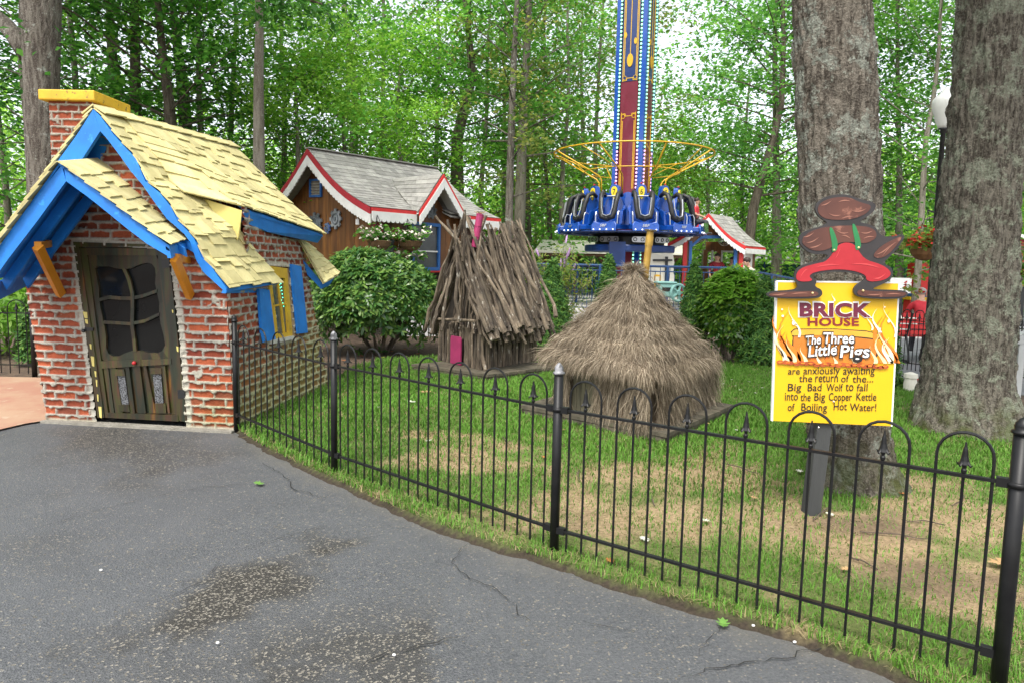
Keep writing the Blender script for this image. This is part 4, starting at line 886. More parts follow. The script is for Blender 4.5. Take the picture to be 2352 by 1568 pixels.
xt = S6(545, 1450).x; g.prism([Vector((sbase.x-pw+.018, YS+.022, -.05)), Vector((sbase.x+pw+.018, YS+.022, -.05)), Vector((xt+pw+.015, YS+.022, bz)), Vector((xt-pw+.01, YS+.022, bz))], (0, .09, 0))
g.build('post', wood_mat('post_wood', (.045, .047, .046), (.024, .026, .026), (.08, .062, .03), 5, (1, 1, .15)), sign)
def lay(name, polys, m, off, th=.0015, parent=board):
    for p in polys:
        g = MB(); g.prism([S6(x, y, off+th) for x, y in p], (0, th, 0)); o = g.build(name, m, parent)
    return o
def T6(txt, x0, x1, yb, yt, m, name, off, boff=0, shear=0, dy=0, grow=0):
    fit = (S6(x0-grow, yb+grow, off), S6(x1+grow, yb+dy+grow, off), S6(x0-grow, yt-grow, off)); return text_mesh(txt, m, board, name, fit, boff, shear)
def ell(cx, cy, rx, ry, n=22, a0=0, a1=6.2832): return [(cx+rx*math.cos(a0+(a1-a0)*i/n), cy+ry*math.sin(a0+(a1-a0)*i/n)) for i in range(n)]
# kettle, logs and fire
m_pot = mat('pot_orange', (.56, .21, .025), (.48, .15, .018), 3.5, .5, .1); m_rim = mat('pot_rim', (.74, .40, .05), (.66, .32, .03), 4, .5, .1)
m_fl1 = mat('flame_orange', (.80, .24, .02), (.72, .15, .015), 8, .5, 0); m_fl2 = mat('flame_white', (.86, .72, .48), (.80, .55, .25), 9, .5, 0); m_fl3 = mat('flame_pale', (.85, .80, .70), (.82, .72, .5), 9, .5, 0); m_log = mat('log_red', (.45, .10, .02), (.30, .05, .012), 12, .55, 0)
lay('pot_outline', [[(322, 925), (345, 906), (600, 905), (800, 918), (888, 938), (893, 962), (870, 975), (872, 1060), (845, 1140), (360, 1130), (328, 1040), (335, 958)]], m_blk, .0)
lay('pot', [[(340, 955), (600, 945), (862, 975), (862, 1060), (838, 1135), (368, 1126), (337, 1040)]], m_pot, .0016)
lay('pot_rim', [[(328, 930), (348, 912), (600, 910), (800, 924), (884, 942), (886, 960), (868, 968), (780, 958), (600, 945), (345, 950), (330, 945)]], m_rim, .0018)
def flame(x, y, h, w, bend, rg): 
    L_, R_ = [], []
    for i in range(9):
        t = i/8; c = x+bend*h*.18*math.sin(t*4.2+bend); ww = 1.55*w*(1-t)**.8*(.55+.45*math.sin(t*3+1)); L_.append((c-ww, y-h*t)); R_.append((c+ww, y-h*t))
    return L_+R_[::-1]
rg = random.Random(4)
f1 = [flame(x, 1120, h, w, b, rg) for x, h, w, b in ((262, 300, 20, 1), (290, 200, 18, -1), (330, 190, 18, 1), (905, 300, 22, -1), (935, 230, 17, 1), (870, 150, 16, 1), (310, 330, 10, -1), (945, 330, 12, -1), (390, 130, 18, -1), (450, 90, 14, 1), (850, 130, 14, -1), (760, 80, 12, 1), (560, 60, 14, -1), (660, 60, 14, 1))]
lay('flame', f1, m_fl1, .0036)
f2 = [flame(x, 1122, h, w, b, rg) for x, h, w, b in ((275, 240, 10, -1), (322, 150, 9, 1), (250, 180, 8, 1), (915, 240, 11, 1), (890, 190, 9, -1), (940, 160, 8, -1), (400, 100, 9, 1), (840, 110, 9, 1), (500, 66, 8, -1), (600, 50, 8, 1), (720, 58, 8, -1))]
lay('flame', f2, m_fl2, .0054)
f3 = [flame(x, y, h, w, b, rg) for x, y, h, w, b in ((345, 960, 200, 5, 1), (865, 930, 150, 7, -1), (945, 960, 220, 4, 1), (590, 735, 50, 3, 1), (268, 1100, 120, 7, 1), (925, 1110, 140, 8, -1), (820, 915, 100, 4, 1))]+[ell(*p) for p in ((268, 785, 6, 6), (272, 826, 8, 7), (915, 770, 5, 5), (340, 870, 9, 14), (358, 884, 6, 7), (940, 858, 8, 10), (334, 850, 5, 5), (885, 905, 5, 5))]
lay('flame', f3, m_fl3, .0072)
lg = [ell(258+i*33+rg.uniform(-5, 5), 1118+i*1.3+rg.uniform(-5, 5), 22, 13, 10) for i in range(21)]; lay('log', lg, m_log, .0090)
lay('log', [ell(258+i*47, 1115+i*1.8, 14, 5, 8) for i in range(15)], m_fl1, .0108)
# lettering
T6('BRICK', 375, 832, 830, 738, m_white, 'lettering', .004, .075, 0, 4, 7); T6('BRICK', 378, 828, 832, 741, m_maroon, 'lettering', .0065, .045, 0, 4)
T6('HOUSE', 428, 752, 889, 836, m_dred, 'lettering', .004, .03)
for (t, x0, x1, yb, yt, dy) in (('The', 417, 512, 1008, 952, -8), ('Three', 528, 722, 1000, 930, 0), ('Little', 433, 612, 1082, 1010, -14), ('Pigs', 632, 818, 1110, 1008, 0)):
    T6(t, x0, x1, yb, yt, m_blk, 'lettering', .0125, .06, .1, dy, 7); T6(t, x0, x1, yb, yt, m_white, 'lettering', .015, .018, .1, dy, 0)
ln = [('are anxiously awaiting', 305, 852, 1206, 1143, 0), ('the return of the...', 375, 842, 1255, 1193, 0), ('Big Bad Wolf to fall', 303, 808, 1311, 1248, -3), ('into the Big Copper Kettle', 285, 862, 1373, 1306, 4), ('of Boiling Hot Water!', 303, 862, 1434, 1368, 6)]
WB = {'are anxiously awaiting': ((305, 380), (402, 632), (652, 852)), 'the return of the...': ((375, 458), (476, 620), (640, 690), (712, 842)), 'Big Bad Wolf to fall': ((303, 390), (428, 518), (548, 652), (668, 718), (738, 808)), 'into the Big Copper Kettle': ((285, 368), (384, 448), (470, 540), (562, 708), (735, 862)), 'of Boiling Hot Water!': ((303, 348), (388, 552), (592, 676), (696, 862))}
DESC = set('gpyj'); ASC = set('bdfhkltBWCKH!')|set('ti')
for t, x0, x1, yb, yt, dy in ln:
    for wd_, (a, b) in zip(t.split(), WB[t]):
        H_ = yb-yt; base = yb-H_*.24; asc = any(c in ASC for c in wd_); des = any(c in DESC for c in wd_)
        top = base-H_*(.74 if asc else .46); bot = base+(H_*.24 if des else 0); j = rg.uniform(-2, 2)
        T6(wd_, a, b, bot+j, top+j, m_blk, 'lettering', .004, .006, .06, rg.uniform(-3, 2)+dy*(b-a)/560)
# screws
g = MB()
for x, y in ((607, 1018), (592, 1362), (498, 1524)): g.ball(S6(x, y, .006), .006, 8, 5)
g.build('screw', mat('screw_metal', (.6, .6, .6), rough=.35, bump=0, metal=.8), board)
# cut-out topper: plain painted arch with a brown crest
m_brn = mat('topper_brown', (.115, .040, .026), (.075, .026, .018), 5, .5, .15, c3=(.24, .10, .065)); m_tred = mat('topper_red', (.45, .022, .032), (.34, .014, .02), 4, .45, .1); m_grn = mat('topper_green', (.02, .19, .06), (.015, .15, .045), 6, .5, 0); m_edge = mat('topper_edge', (.022, .02, .02), (.035, .03, .03), 8, .55, .1)
def sm(P, it=2):
    for _ in range(it):
        Q = []
        for i in range(len(P)): a, b = P[i], P[(i+1) % len(P)]; Q += [(a[0]*.75+b[0]*.25, a[1]*.75+b[1]*.25), (a[0]*.25+b[0]*.75, a[1]*.25+b[1]*.75)]
        P = Q
    return P
outl = sm([(160, 695), (200, 668), (350, 662), (372, 640), (338, 570), (370, 515), (470, 485), (545, 470), (560, 435), (450, 440), (378, 380), (372, 320), (430, 285), (520, 262), (560, 240), (500, 205), (470, 150), (500, 100), (580, 62), (680, 60), (770, 95), (850, 110), (862, 150), (810, 200), (740, 235), (850, 255), (885, 320), (960, 330), (1055, 305), (1000, 400), (930, 470), (900, 492), (960, 520), (970, 570), (940, 610), (860, 642), (830, 660), (1040, 662), (1070, 690), (1020, 722), (780, 716), (716, 690), (722, 640), (790, 600), (790, 575), (660, 545), (500, 556), (450, 575), (490, 606), (470, 640), (520, 660), (522, 700), (480, 718), (220, 716)])
top_o = lay('topper', [outl], m_edge, .022, .016, sign)
lay('topper_red', [sm([(352, 575), (382, 525), (480, 497), (558, 482), (625, 365), (725, 365), (780, 470), (890, 500), (950, 540), (952, 575), (900, 605), (800, 612), (795, 560), (650, 528), (480, 545), (432, 575), (470, 606), (370, 612)])], m_tred, .0385, .003, top_o)
lay('topper_crest', [sm([(392, 340), (450, 290), (560, 262), (720, 255), (845, 270), (872, 330), (800, 372), (735, 362), (620, 362), (560, 410), (470, 420), (400, 380)]), sm([(488, 150), (520, 105), (600, 78), (690, 78), (760, 112), (838, 130), (800, 185), (700, 222), (560, 222), (505, 195)]), sm([(840, 440), (900, 380), (970, 345), (1035, 318), (980, 395), (920, 455), (860, 465)]), sm([(175, 695), (220, 676), (380, 672), (480, 668), (505, 690), (470, 706), (230, 706)]), sm([(735, 690), (755, 655), (830, 672), (1040, 672), (1055, 690), (1010, 708), (790, 704)])], m_brn, .0385, .003, top_o)
STR = []
for (x0, y0, x1, y1, b_) in ((400, 330, 470, 300, 8), (420, 365, 500, 330, 10), (440, 395, 520, 370, 8), (600, 280, 690, 300, 14), (640, 320, 700, 340, -8), (760, 300, 840, 290, 10), (780, 340, 850, 330, -8), (510, 130, 580, 100, 8), (560, 180, 640, 190, 10), (620, 110, 700, 104, -8), (700, 160, 800, 150, 14), (640, 215, 720, 200, -6), (860, 440, 950, 380, 10), (900, 450, 990, 360, -12), (200, 692, 300, 684, 4), (320, 690, 440, 684, -5), (800, 690, 900, 688, 4), (920, 690, 1020, 690, -4)):
    STR.append([(x0+(x1-x0)*t, y0+(y1-y0)*t+b_*math.sin(math.pi*t)-w*math.sin(math.pi*t)) for t, w in [(k/6, 3.5) for k in range(7)]+[(1-k/6, -3.5) for k in range(1, 6)]])
lay('brush_stroke', STR, mat('topper_light', (.33, .15, .10), (.26, .11, .075), 14, .5, .1), .0420, .0012, top_o)
lay('brush_stroke', [[(x0+(x1-x0)*t, y0+(y1-y0)*t+b_*math.sin(math.pi*t)-w*math.sin(math.pi*t)) for t, w in [(k/6, 4) for k in range(7)]+[(1-k/6, -4) for k in range(1, 6)]] for x0, y0, x1, y1, b_ in ((380, 590, 430, 530, -12), (480, 520, 640, 505, -8), (700, 500, 900, 530, -14), (840, 590, 920, 560, 12), (600, 470, 640, 390, 6))], mat('topper_red_light', (.62, .07, .07), (.52, .045, .05), 14, .5, .1), .0420, .0012, top_o)
lay('topper_band', [sm([(562, 270), (585, 268), (620, 360), (615, 415), (580, 430), (585, 380)]), sm([(705, 248), (728, 245), (760, 340), (768, 400), (730, 418), (728, 360)])], m_grn, .042, .002, top_o)
g = MB()
for x, y in ((460, 682), (778, 667), (596, 412), (750, 396)): g.ball(S6(x, y, .045), .007, 8, 5)
g.build('rivet', mat('brass', (.7, .55, .25), rough=.4, bump=0), top_o)
# ================================================================== TREES
m_barkA = barkmat('bark_near', (.182, .160, .128), (.066, .055, .043), .56, .5, 30, (.28, .30, .25))
m_barkB = barkmat('bark_ridged', (.175, .158, .125), (.056, .047, .037), .58, .45, 34, (.25, .27, .20))
m_barkC = barkmat('bark_pale', (.20, .18, .15), (.085, .07, .058), .5, 0, 20, (.42, .44, .38))
m_barkD = barkmat('bark_far', (.15, .125, .095), (.07, .055, .042), .42, 0, 10)
m_barkE = barkmat('bark_grey', (.26, .235, .19), (.15, .13, .10), .45, 0, 10)
def bigtrunk(parent, axis, radii, m, seed, ridge=.05, nseg=110, step=.018, flare=None):
    """trunk with modelled bark ridges: axis = [(x,y,z)], radii at those points"""
    ax = np.array([tuple(p) for p in axis]); zs = ax[:, 2]; zz = np.arange(zs[0], zs[-1], step); nz_ = len(zz)
    def sm_(v): return np.interp(zz, zs, v)
    k = np.ones(15)/15
    def smooth(v): return np.convolve(np.pad(v, 7, mode='edge'), k, 'valid')
    cx, cy, rr = smooth(sm_(ax[:, 0])), smooth(sm_(ax[:, 1])), smooth(sm_(np.array(radii)))
    th = np.linspace(0, 2*np.pi, nseg, endpoint=False); TH, ZZ = np.meshgrid(th, zz)
    R0 = rr[:, None]; px, py = np.cos(TH)*R0.mean(), np.sin(TH)*R0.mean()
    f = 15/ max(.3, R0.mean()*2)
    n1 = np.abs(vnoise(px*f, py*f, ZZ*f*.16, seed, 3)-.5)*2; n2 = vnoise(px*f*2.6, py*f*2.6, ZZ*f*1.1, seed+5, 3); n3 = vnoise(px*2, py*2, ZZ*.7, seed+9, 2)
    d = (n1-.35)*ridge*1.2+(n2-.5)*ridge*.9+(n3-.5)*.2*R0
    if flare: 
        for a0, amp, hh in flare: d = d + amp*np.exp(-((ZZ-zz[0])/hh))*np.clip(np.cos(TH-a0), 0, 1)**3
    R_ = R0+d; Vv = np.stack([cx[:, None]+np.cos(TH)*R_, cy[:, None]+np.sin(TH)*R_, ZZ], -1).reshape(-1, 3)
    idx = np.arange(nz_*nseg).reshape(nz_, nseg); F = np.stack([idx[:-1], np.roll(idx[:-1], -1, 1), np.roll(idx[1:], -1, 1), idx[1:]], -1).reshape(-1, 4)
    return fast('trunk', Vv, F, m, parent, smooth=True)
# two big trunks on the right
def axis_px(rows, Y0):
    A, R = [], []
    for xl, xr, y in rows:
        a, b = AT(xl, y, Y0), AT(xr, y, Y0); c = (a+b)/2; A.append(c); R.append((b-a).length/2)
    return A, R
A_, R_ = axis_px([(1862, 2075, 1166), (1868, 2052, 1120), (1860, 2036, 1040), (1858, 2030, 940), (1852, 2024, 760), (1848, 2020, 620), (1840, 2018, 450), (1832, 2008, 250), (1822, 1996, 0), (1800, 1975, -450), (1790, 1955, -900)], 4.86)
A_.insert(0, Vector((A_[0].x, A_[0].y, -.06))); R_.insert(0, R_[0]*1.12)
bt = thing('oak_tree', (A_[0].x, A_[0].y, 0), 'big grey oak trunk with pale lichen, standing right behind the yellow sign', 'tree'); bigtrunk(bt, A_, R_, m_barkA, 3, .036, 150, .016, [(-.4, .17, .16), (-2.6, .12, .14), (-1.5, .09, .2)])
A_, R_ = axis_px([(2098, 2338, 1000), (2112, 2320, 950), (2128, 2308, 880), (2138, 2314, 800), (2148, 2318, 700), (2160, 2322, 560), (2170, 2326, 440), (2188, 2334, 320), (2198, 2344, 150), (2208, 2350, 0), (2225, 2395, -300), (2255, 2420, -800)], 6.7)
A_.insert(0, Vector((A_[0].x, A_[0].y, -.06))); R_.insert(0, R_[0]*1.1)
bt2 = thing('oak_tree', (A_[0].x, A_[0].y, 0), 'massive dark ridged oak trunk at the right edge with greenish lichen', 'tree'); bigtrunk(bt2, A_, R_, m_barkB, 8, .055, 170, .018, [(-2.6, .18, .22), (-.6, .2, .22), (-1.6, .12, .27)])
# trunk behind the brick house chimney, with a fork leaving the frame
A_, R_ = axis_px([(72, 136, 820), (70, 132, 600), (66, 128, 420), (62, 131, 300), (58, 132, 150), (55, 134, 0), (50, 130, -300)], 10.8)
A_.insert(0, Vector((A_[0].x, A_[0].y, -.06))); R_.insert(0, R_[0]*1.1)
bt3 = thing('oak_tree', (A_[0].x, A_[0].y, 0), 'thick pale grey trunk rising behind the brick house chimney', 'tree'); t3 = bigtrunk(bt3, A_, R_, m_barkC, 12, .02, 90, .035)
g = MB(); g.tube([AT(66, 130, 10.85), AT(40, 90, 10.9), AT(15, 60, 11), AT(-30, 20, 11.2)], [.14, .13, .12, .1], 10); g.build('limb', m_barkC, bt3, True)
# leaf colours
LM = {'mid': leafmat('leaf_mid', (.048, .16, .020), (.085, .235, .032), (.15, .32, .055), .58, tcol=1.9),
      'dark': leafmat('leaf_dark', (.028, .11, .018), (.05, .16, .026), (.09, .23, .04), .52, tcol=1.7),
      'lime': leafmat('leaf_lime', (.11, .27, .024), (.18, .36, .040), (.27, .44, .07), .58, tcol=1.8),
      'yel': leafmat('leaf_yellowing', (.09, .17, .03), (.15, .24, .045), (.31, .30, .07), .55, tcol=1.7),
      'blue': leafmat('leaf_cool', (.045, .145, .026), (.08, .215, .038), (.145, .30, .06), .55, tcol=1.8)}
def foliage(rng, tips, per, sig, L, wd, extra=None):
    return leaves(rng, tips, per, sig, L, wd)
def mktree(name, base, H, r0, label, seed, leaf='mid', cb=.3, R=2.6, nb=26, per=46, L=.17, wd=.085, sig=(.42, .42, .20), bark=None, lean=(0, 0), path=None, group=None, crown=True, dens=1.0, fork=None):
    rng = np.random.default_rng(seed); rr = random.Random(seed); b = Vector(base); o = thing(name, b, label, 'tree', group)
    if path: P = [Vector(p) for p in path]
    else:
        P = []; w = Vector((0, 0, 0))
        for i in range(9): t = i/8; P.append(b+Vector((lean[0]*t*H+w.x, lean[1]*t*H+w.y, H*t-.05))); w += Vector((rr.gauss(0, .06), rr.gauss(0, .06), 0))
    Lz = P[-1].z-P[0].z
    def at(z):
        for i in range(len(P)-1):
            if z <= P[i+1].z: return P[i].lerp(P[i+1], max(0, (z-P[i].z)/(P[i+1].z-P[i].z+1e-6)))
        return P[-1]
    g = MB(); n = len(P); g.tube(P, [r0*(1.12 if i == 0 else 1)*(1-.72*(i/(n-1))**1.2) for i in range(n)], 10); tips = []
    for i in range(nb):
        f = cb+(1-cb)*(i+rr.random())/nb; z = P[0].z+Lz*f; a = at(z); an = i*2.4+rr.uniform(-.5, .5); q = (f-cb)/(1-cb)
        rad_ = R*(.55+.75*math.sin(math.pi*min(1, q*.85+.15)))*rr.uniform(.6, 1.15); rise = rr.uniform(.05, .7)*rad_*(.5+q)
        d = Vector((math.cos(an), math.sin(an), 0)); mid = a+d*rad_*.5+Vector((0, 0, rise*.65)); e = a+d*rad_+Vector((0, 0, rise)); rb = min(r0, .2)*(.26-.15*q)*rr.uniform(.7, 1.1)
        g.tube([a, mid, e], [rb, rb*.6, rb*.2], 5, False)
        for k in range(3): t = rr.uniform(.35, 1.1); p = a.lerp(mid, t*2) if t < .5 else mid.lerp(e, t*2-1); tips.append(p+Vector((rr.gauss(0, .3), rr.gauss(0, .3), rr.gauss(.05, .22)))*(R/2.6))
    g.build('trunk', bark or m_barkD, o, True)
    if crown:
        k = sig[0]*R/2.6; Vv, F = leaves(rng, [tuple(t) for t in tips], int(per*dens), (k, k, sig[2]*R/2.6), L, wd); fast('crown', Vv, F, LM[leaf], o)
    return o
def highcrown(o, top, R, zc, hz, seed, leaf='mid', n=130, per=46, off=(0, 0)):
    # limbs and leaves of a near tree, high above the picture
    rng = np.random.default_rng(seed); g = MB(); C = []; t = Vector(top); c = Vector((t.x+off[0], t.y+off[1], zc))
    for i in range(11):
        a = i*2.4; q = .35+.65*rng.uniform(); e = c+Vector((math.cos(a)*R*q, math.sin(a)*R*q, hz*rng.uniform(-.6, .9))); m_ = t.lerp(e, .45)+Vector((0, 0, .5)); g.tube([t-Vector((0, 0, .3)), m_, e], [.13, .08, .02], 7, False)
        for k in range(n//11): p = m_.lerp(e, rng.uniform(.1, 1.2)); C.append((p.x+rng.normal(0, R*.16), p.y+rng.normal(0, R*.16), p.z+rng.normal(0, .35)))
    g.build('limb', m_barkD, o, True); Vv, F = leaves(rng, C, per, (.45, .45, .2), .22, .12); fast('crown', Vv, F, LM[leaf], o)
highcrown(bt, (2.35, 4.9, 6.2), 4.2, 9.2, 1.6, 301, 'mid', 120, 44, (1.0, 1.0)); highcrown(bt2, (5.2, 6.8, 7.2), 4.6, 10.5, 1.8, 302, 'mid', 140, 44, (.6, 1.5)); highcrown(bt3, (-7.4, 10.8, 7.2), 4.2, 10.5, 1.8, 303, 'dark', 120, 44, (-.5, .5))
def base_at(px, Y): p = AT(px, 700, Y); return Vector((p.x, p.y, -.03))
def path_px(rows, Y):  # trunk centre-line read off the photo, at its real distance
    P = [AT(x, y, Y) for x, y in rows]; d = P[0]-P[1]; k = (P[0].z+.05)/(P[0].z-P[1].z+1e-6); return [P[0]+(P[1]-P[0])*(-k) if False else Vector((P[0].x, P[0].y, -.05))]+P
T = []
def tr(label, rows, Y, wpx, leaf, seed, **k):
    P = path_px(rows, Y); r = wpx/FPX*Y/2; top = P[-1]; H = top.z
    return mktree('forest_tree', P[0], H, r, label, seed, leaf, path=P, **k)
tr('straight grey-brown trunk standing between the brick house and the brown cabin', [(598, 520), (595, 380), (594, 200), (596, 60), (592, -60), (585, -400)], 13.5, 33, 'dark', 101, bark=m_barkE, cb=.66, R=3.0, nb=12, per=60, L=.15)
tr('leaning slim dark trunk among the leaves over the brick house roof', [(395, 330), (388, 230), (375, 140), (362, 0), (352, -200)], 15.5, 30, 'mid', 102, cb=.38, R=2.6, nb=22, L=.15, per=62)
tr('dark upright trunk left of the leaning one over the brick house', [(310, 300), (311, 180), (310, 60), (309, -40), (306, -300)], 16.5, 30, 'dark', 103, cb=.35, R=2.8, nb=24, L=.15, per=66)
tr('pale trunk seen through leaves right of the leaning dark trunk', [(428, 320), (420, 200), (408, 110), (398, 20), (390, -250)], 18.5, 34, 'mid', 104, bark=m_barkC, cb=.4, R=2.8, nb=24, L=.17)
tr('faint grey trunk half hidden by leaves behind the chimney cap', [(264, 260), (260, 150), (252, 60), (250, -200)], 19, 32, 'dark', 105, bark=m_barkE, cb=.3, R=3, nb=26, L=.17)
tr('forked oak with dark spreading limbs in the middle wood', [(1052, 470), (1050, 430), (1050, 320), (1066, 250), (1085, 180), (1078, 90), (1062, -60)], 24, 36, 'mid', 106, cb=.42, R=3.4, nb=24, L=.22, wd=.11, per=54)
tr('tall thin pale trunk with sparse yellowing leaves left of the ride tower', [(1168, 560), (1172, 380), (1178, 190), (1184, 60), (1190, -40), (1196, -200)], 20, 21, 'yel', 107, bark=m_barkC, cb=.3, R=1.7, nb=20, per=40, L=.15)
tr('thicker grey trunk close behind the thin pale one', [(1192, 560), (1196, 420), (1200, 300), (1206, 180), (1216, 0), (1222, -200)], 22, 30, 'mid', 108, bark=m_barkE, cb=.4, R=2.6, nb=22, L=.2)
tr('slender forked tree behind the cabin roof ridge', [(812, 340), (816, 240), (812, 180), (800, 110), (790, 0), (780, -200)], 26, 22, 'mid', 109, bark=m_barkE, cb=.35, R=2.8, nb=24, L=.22, wd=.11)
tr('dark leaning trunk right of the ride, behind the ticket booth', [(1722, 545), (1730, 480), (1752, 400), (1776, 320), (1795, 240), (1800, 100), (1795, -150)], 24, 26, 'blue', 110, cb=.3, R=3.2, nb=30, L=.2, wd=.1, per=60)
tr('pale far trunk beside the right end of the ticket booth', [(1784, 600), (1783, 500), (1784, 420), (1780, 200), (1780, -100)], 27, 26, 'mid', 111, bark=m_barkE, cb=.35, R=3.2, nb=26, L=.22)
tr('slim pale trunk between the two big oaks', [(2066, 620), (2064, 500), (2066, 400), (2062, 200), (2060, -100)], 25, 20, 'mid', 112, bark=m_barkE, cb=.35, R=3.4, nb=30, L=.2, per=60)
tr('grey trunk just right of the thick pair in the middle wood', [(1213, 560), (1210, 450), (1208, 380), (1214, 200), (1216, -100)], 29, 20, 'mid', 113, cb=.35, R=3, nb=24, L=.22)
tr('thin dark trunk at the left side of the ride gondola', [(1264, 560), (1260, 470), (1252, 380), (1250, 200), (1252, -100)], 30, 13, 'yel', 114, cb=.4, R=2.6, nb=24, L=.22)
# wood filling in behind: trees of mixed kinds
fill = [(-40, 15, 'mid', 10, .15), (20, 19, 'lime', 11, .2), (110, 14.5, 'dark', 11, .25), (190, 17, 'dark', 12, .3), (480, 17.5, 'mid', 12, .25), (545, 20, 'lime', 11, .15), (650, 22, 'mid', 13, .2), (690, 18.5, 'lime', 7.0, .12), (790, 20, 'lime', 7.4, .12), (880, 24, 'mid', 13, .2), (920, 21.5, 'lime', 7.6, .1), (1000, 30, 'mid', 14, .2), (1110, 27, 'yel', 12, .15), (1150, 33, 'mid', 15, .15), (1290, 27, 'mid', 12, .15), (1350, 31, 'yel', 14, .15), (1330, 36, 'mid', 15, .15), (1545, 34, 'lime', 6.5, .15), (1610, 29, 'lime', 6.8, .15), (1690, 31, 'mid', 10, .12), (1860, 26, 'mid', 13, .15), (1930, 30, 'dark', 14, .1), (2100, 21, 'mid', 11, .2), (2160, 27, 'lime', 13, .12), (2260, 23, 'mid', 12, .15), (2370, 22, 'blue', 12, .2), (2440, 26, 'mid', 13, .1), (1480, 38, 'lime', 7.5, .12)]
where = ['beyond the left edge of the brick house', 'behind the far left fence', 'behind the chimney', 'over the chimney cap', 'over the brick house ridge', 'left of the straight trunk by the cabin', 'right of the straight trunk by the cabin', 'low behind the cabin gable', 'low behind the cabin ridge', 'tall behind the cabin ridge', 'low behind the cabin dormer', 'over the cabin dormer', 'right of the forked oak', 'behind the forked oak', 'left of the yellow ride hoop', 'close to the tower left side', 'far behind the ride hoop', 'right of the tower', 'over the right side of the ride', 'behind the booth roof', 'left of the oak behind the sign', 'behind the oak of the sign', 'behind the hanging basket', 'behind the lamp globe', 'behind the dark ridged oak', 'at the right edge over the barn', 'far right beyond the barn', 'far behind the tower']
adj = {'mid': 'mid-green', 'dark': 'dark green', 'lime': 'bright lime green', 'yel': 'yellowing', 'blue': 'cool green'}
for i, (px, Y, lf, H, cb) in enumerate(fill):
    mktree('forest_tree', base_at(px, Y), H, (.05+.0028*Y), f'{adj[lf]} leafy tree {where[i]}', 200+i, lf, cb=cb*.6, R=3.2+.03*Y if H > 9 else 2.6, nb=26 if H > 9 else 34, per=84 if H > 9 else 125, L=.085+.0034*Y if H > 9 else .13, wd=.055+.0022*Y if H > 9 else .06, bark=m_barkE, sig=(.33, .33, .18) if H > 9 else (.33, .33, .17))
# overhanging spray at the top left
o = thing('leafy_branch', AT(600, -30, 11), 'dark oak branch hanging into the top of the picture beside the straight trunk', 'branch'); g = MB(); g.tube([AT(540, -90, 11), AT(640, -20, 10.5), AT(740, 10, 10)], [.05, .035, .012], 6); g.build('twig', m_barkD, o)
rng = np.random.default_rng(77); cc = [tuple(AT(x, y, 10.4+rng.uniform(-.5, .5))) for x, y in zip(rng.uniform(560, 790, 26), rng.uniform(-60, 40, 26))]
Vv, F = leaves(rng, cc, 40, (.24, .24, .14), .13, .06); fast('foliage', Vv, F, LM['dark'], o)
# far wood: one mass beyond the separate trees
rng = np.random.default_rng(55); C = []; g = MB()
for i in range(100):
    Y = rng.uniform(38, 62); X = rng.uniform(-.86*Y, .86*Y); H = rng.uniform(6, 12); p = Vector((X, Y, 0)); g.tube([p, p+Vector((rng.normal(0, .3), 0, H*.9))], [.12, .04], 6)
    for k in range(34): C.append((X+rng.normal(0, 1.7), Y+rng.normal(0, 1.7), H*rng.uniform(.06, 1)))
Vv, F = leaves(rng, C, 26, (.8, .8, .4), .42, .24); n0 = len(Vv)
fw_o = thing('far_wood', (0, 50, 0), 'distant mass of woodland closing the view behind everything', 'woodland'); tag(fw_o, kind='stuff')
a = fast('foliage', Vv, F, LM['lime'], fw_o); b = g.build('trunks', m_barkE, fw_o); tag(a, kind='stuff'); tag(b, kind='stuff')
# undergrowth below the wood
C = []
for i in range(420): Y = rng.uniform(25, 40); X = rng.uniform(-.85*Y, .85*Y); C.append((X, Y, rng.uniform(.1, 1.5)))
for i in range(120): Y = rng.uniform(17, 24); X = rng.uniform(-.85*Y, -.02*Y); C.append((X, Y, rng.uniform(.1, 1.3)))
Vv, F = leaves(rng, C, 60, (.6, .6, .35), .2, .1); u = fast('undergrowth', Vv, F, LM['lime']); tag(u, 'loose green undergrowth on the floor of the wood', 'undergrowth', None, 'stuff')
# ================================================================== SHRUBS
def whorls(rng, C, N_, per, L, wd):
    """rosettes of long leaves at shoot tips C, shoot direction N_"""
    Vs = []
    for k in range(per):
        n = len(C); an = rng.uniform(0, .5, n)+k*2*np.pi/per; ref = np.cross(N_, np.array([.3, .2, 1.])); ref /= np.linalg.norm(ref, axis=1, keepdims=True)+1e-9; r2 = np.cross(N_, ref)
        D = ref*np.cos(an)[:, None]+r2*np.sin(an)[:, None]+N_*rng.uniform(-.15, .75, n)[:, None]; D /= np.linalg.norm(D, axis=1, keepdims=True); Sd = np.cross(D, N_+.01); Sd /= np.linalg.norm(Sd, axis=1, keepdims=True)+1e-9
        l = (L*rng.uniform(.6, 1.25, n))[:, None]; w = l*wd; up = np.cross(Sd, D)
        Vs.append(np.stack([C, C+D*l*.35+Sd*w*.9+up*w*.25, C+D*l*.75+Sd*w*.75, C+D*l-up*w*.5, C+D*l*.75-Sd*w*.75, C+D*l*.35-Sd*w*.9+up*w*.25], 1))
    V = np.concatenate(Vs).reshape(-1, 3); return V, np.arange(len(V)).reshape(-1, 6)
LM['rhodo'] = leafmat('rhododendron_leaf', (.030, .10, .024), (.075, .18, .035), (.19, .31, .06), .3, .32, .5)
LM['laurel'] = leafmat('laurel_leaf', (.028, .095, .014), (.07, .18, .02), (.20, .32, .04), .3, .3, .55)
LM['conif'] = leafmat('conifer_scale', (.026, .085, .018), (.055, .14, .026), (.12, .22, .035), .2, .6, .25)
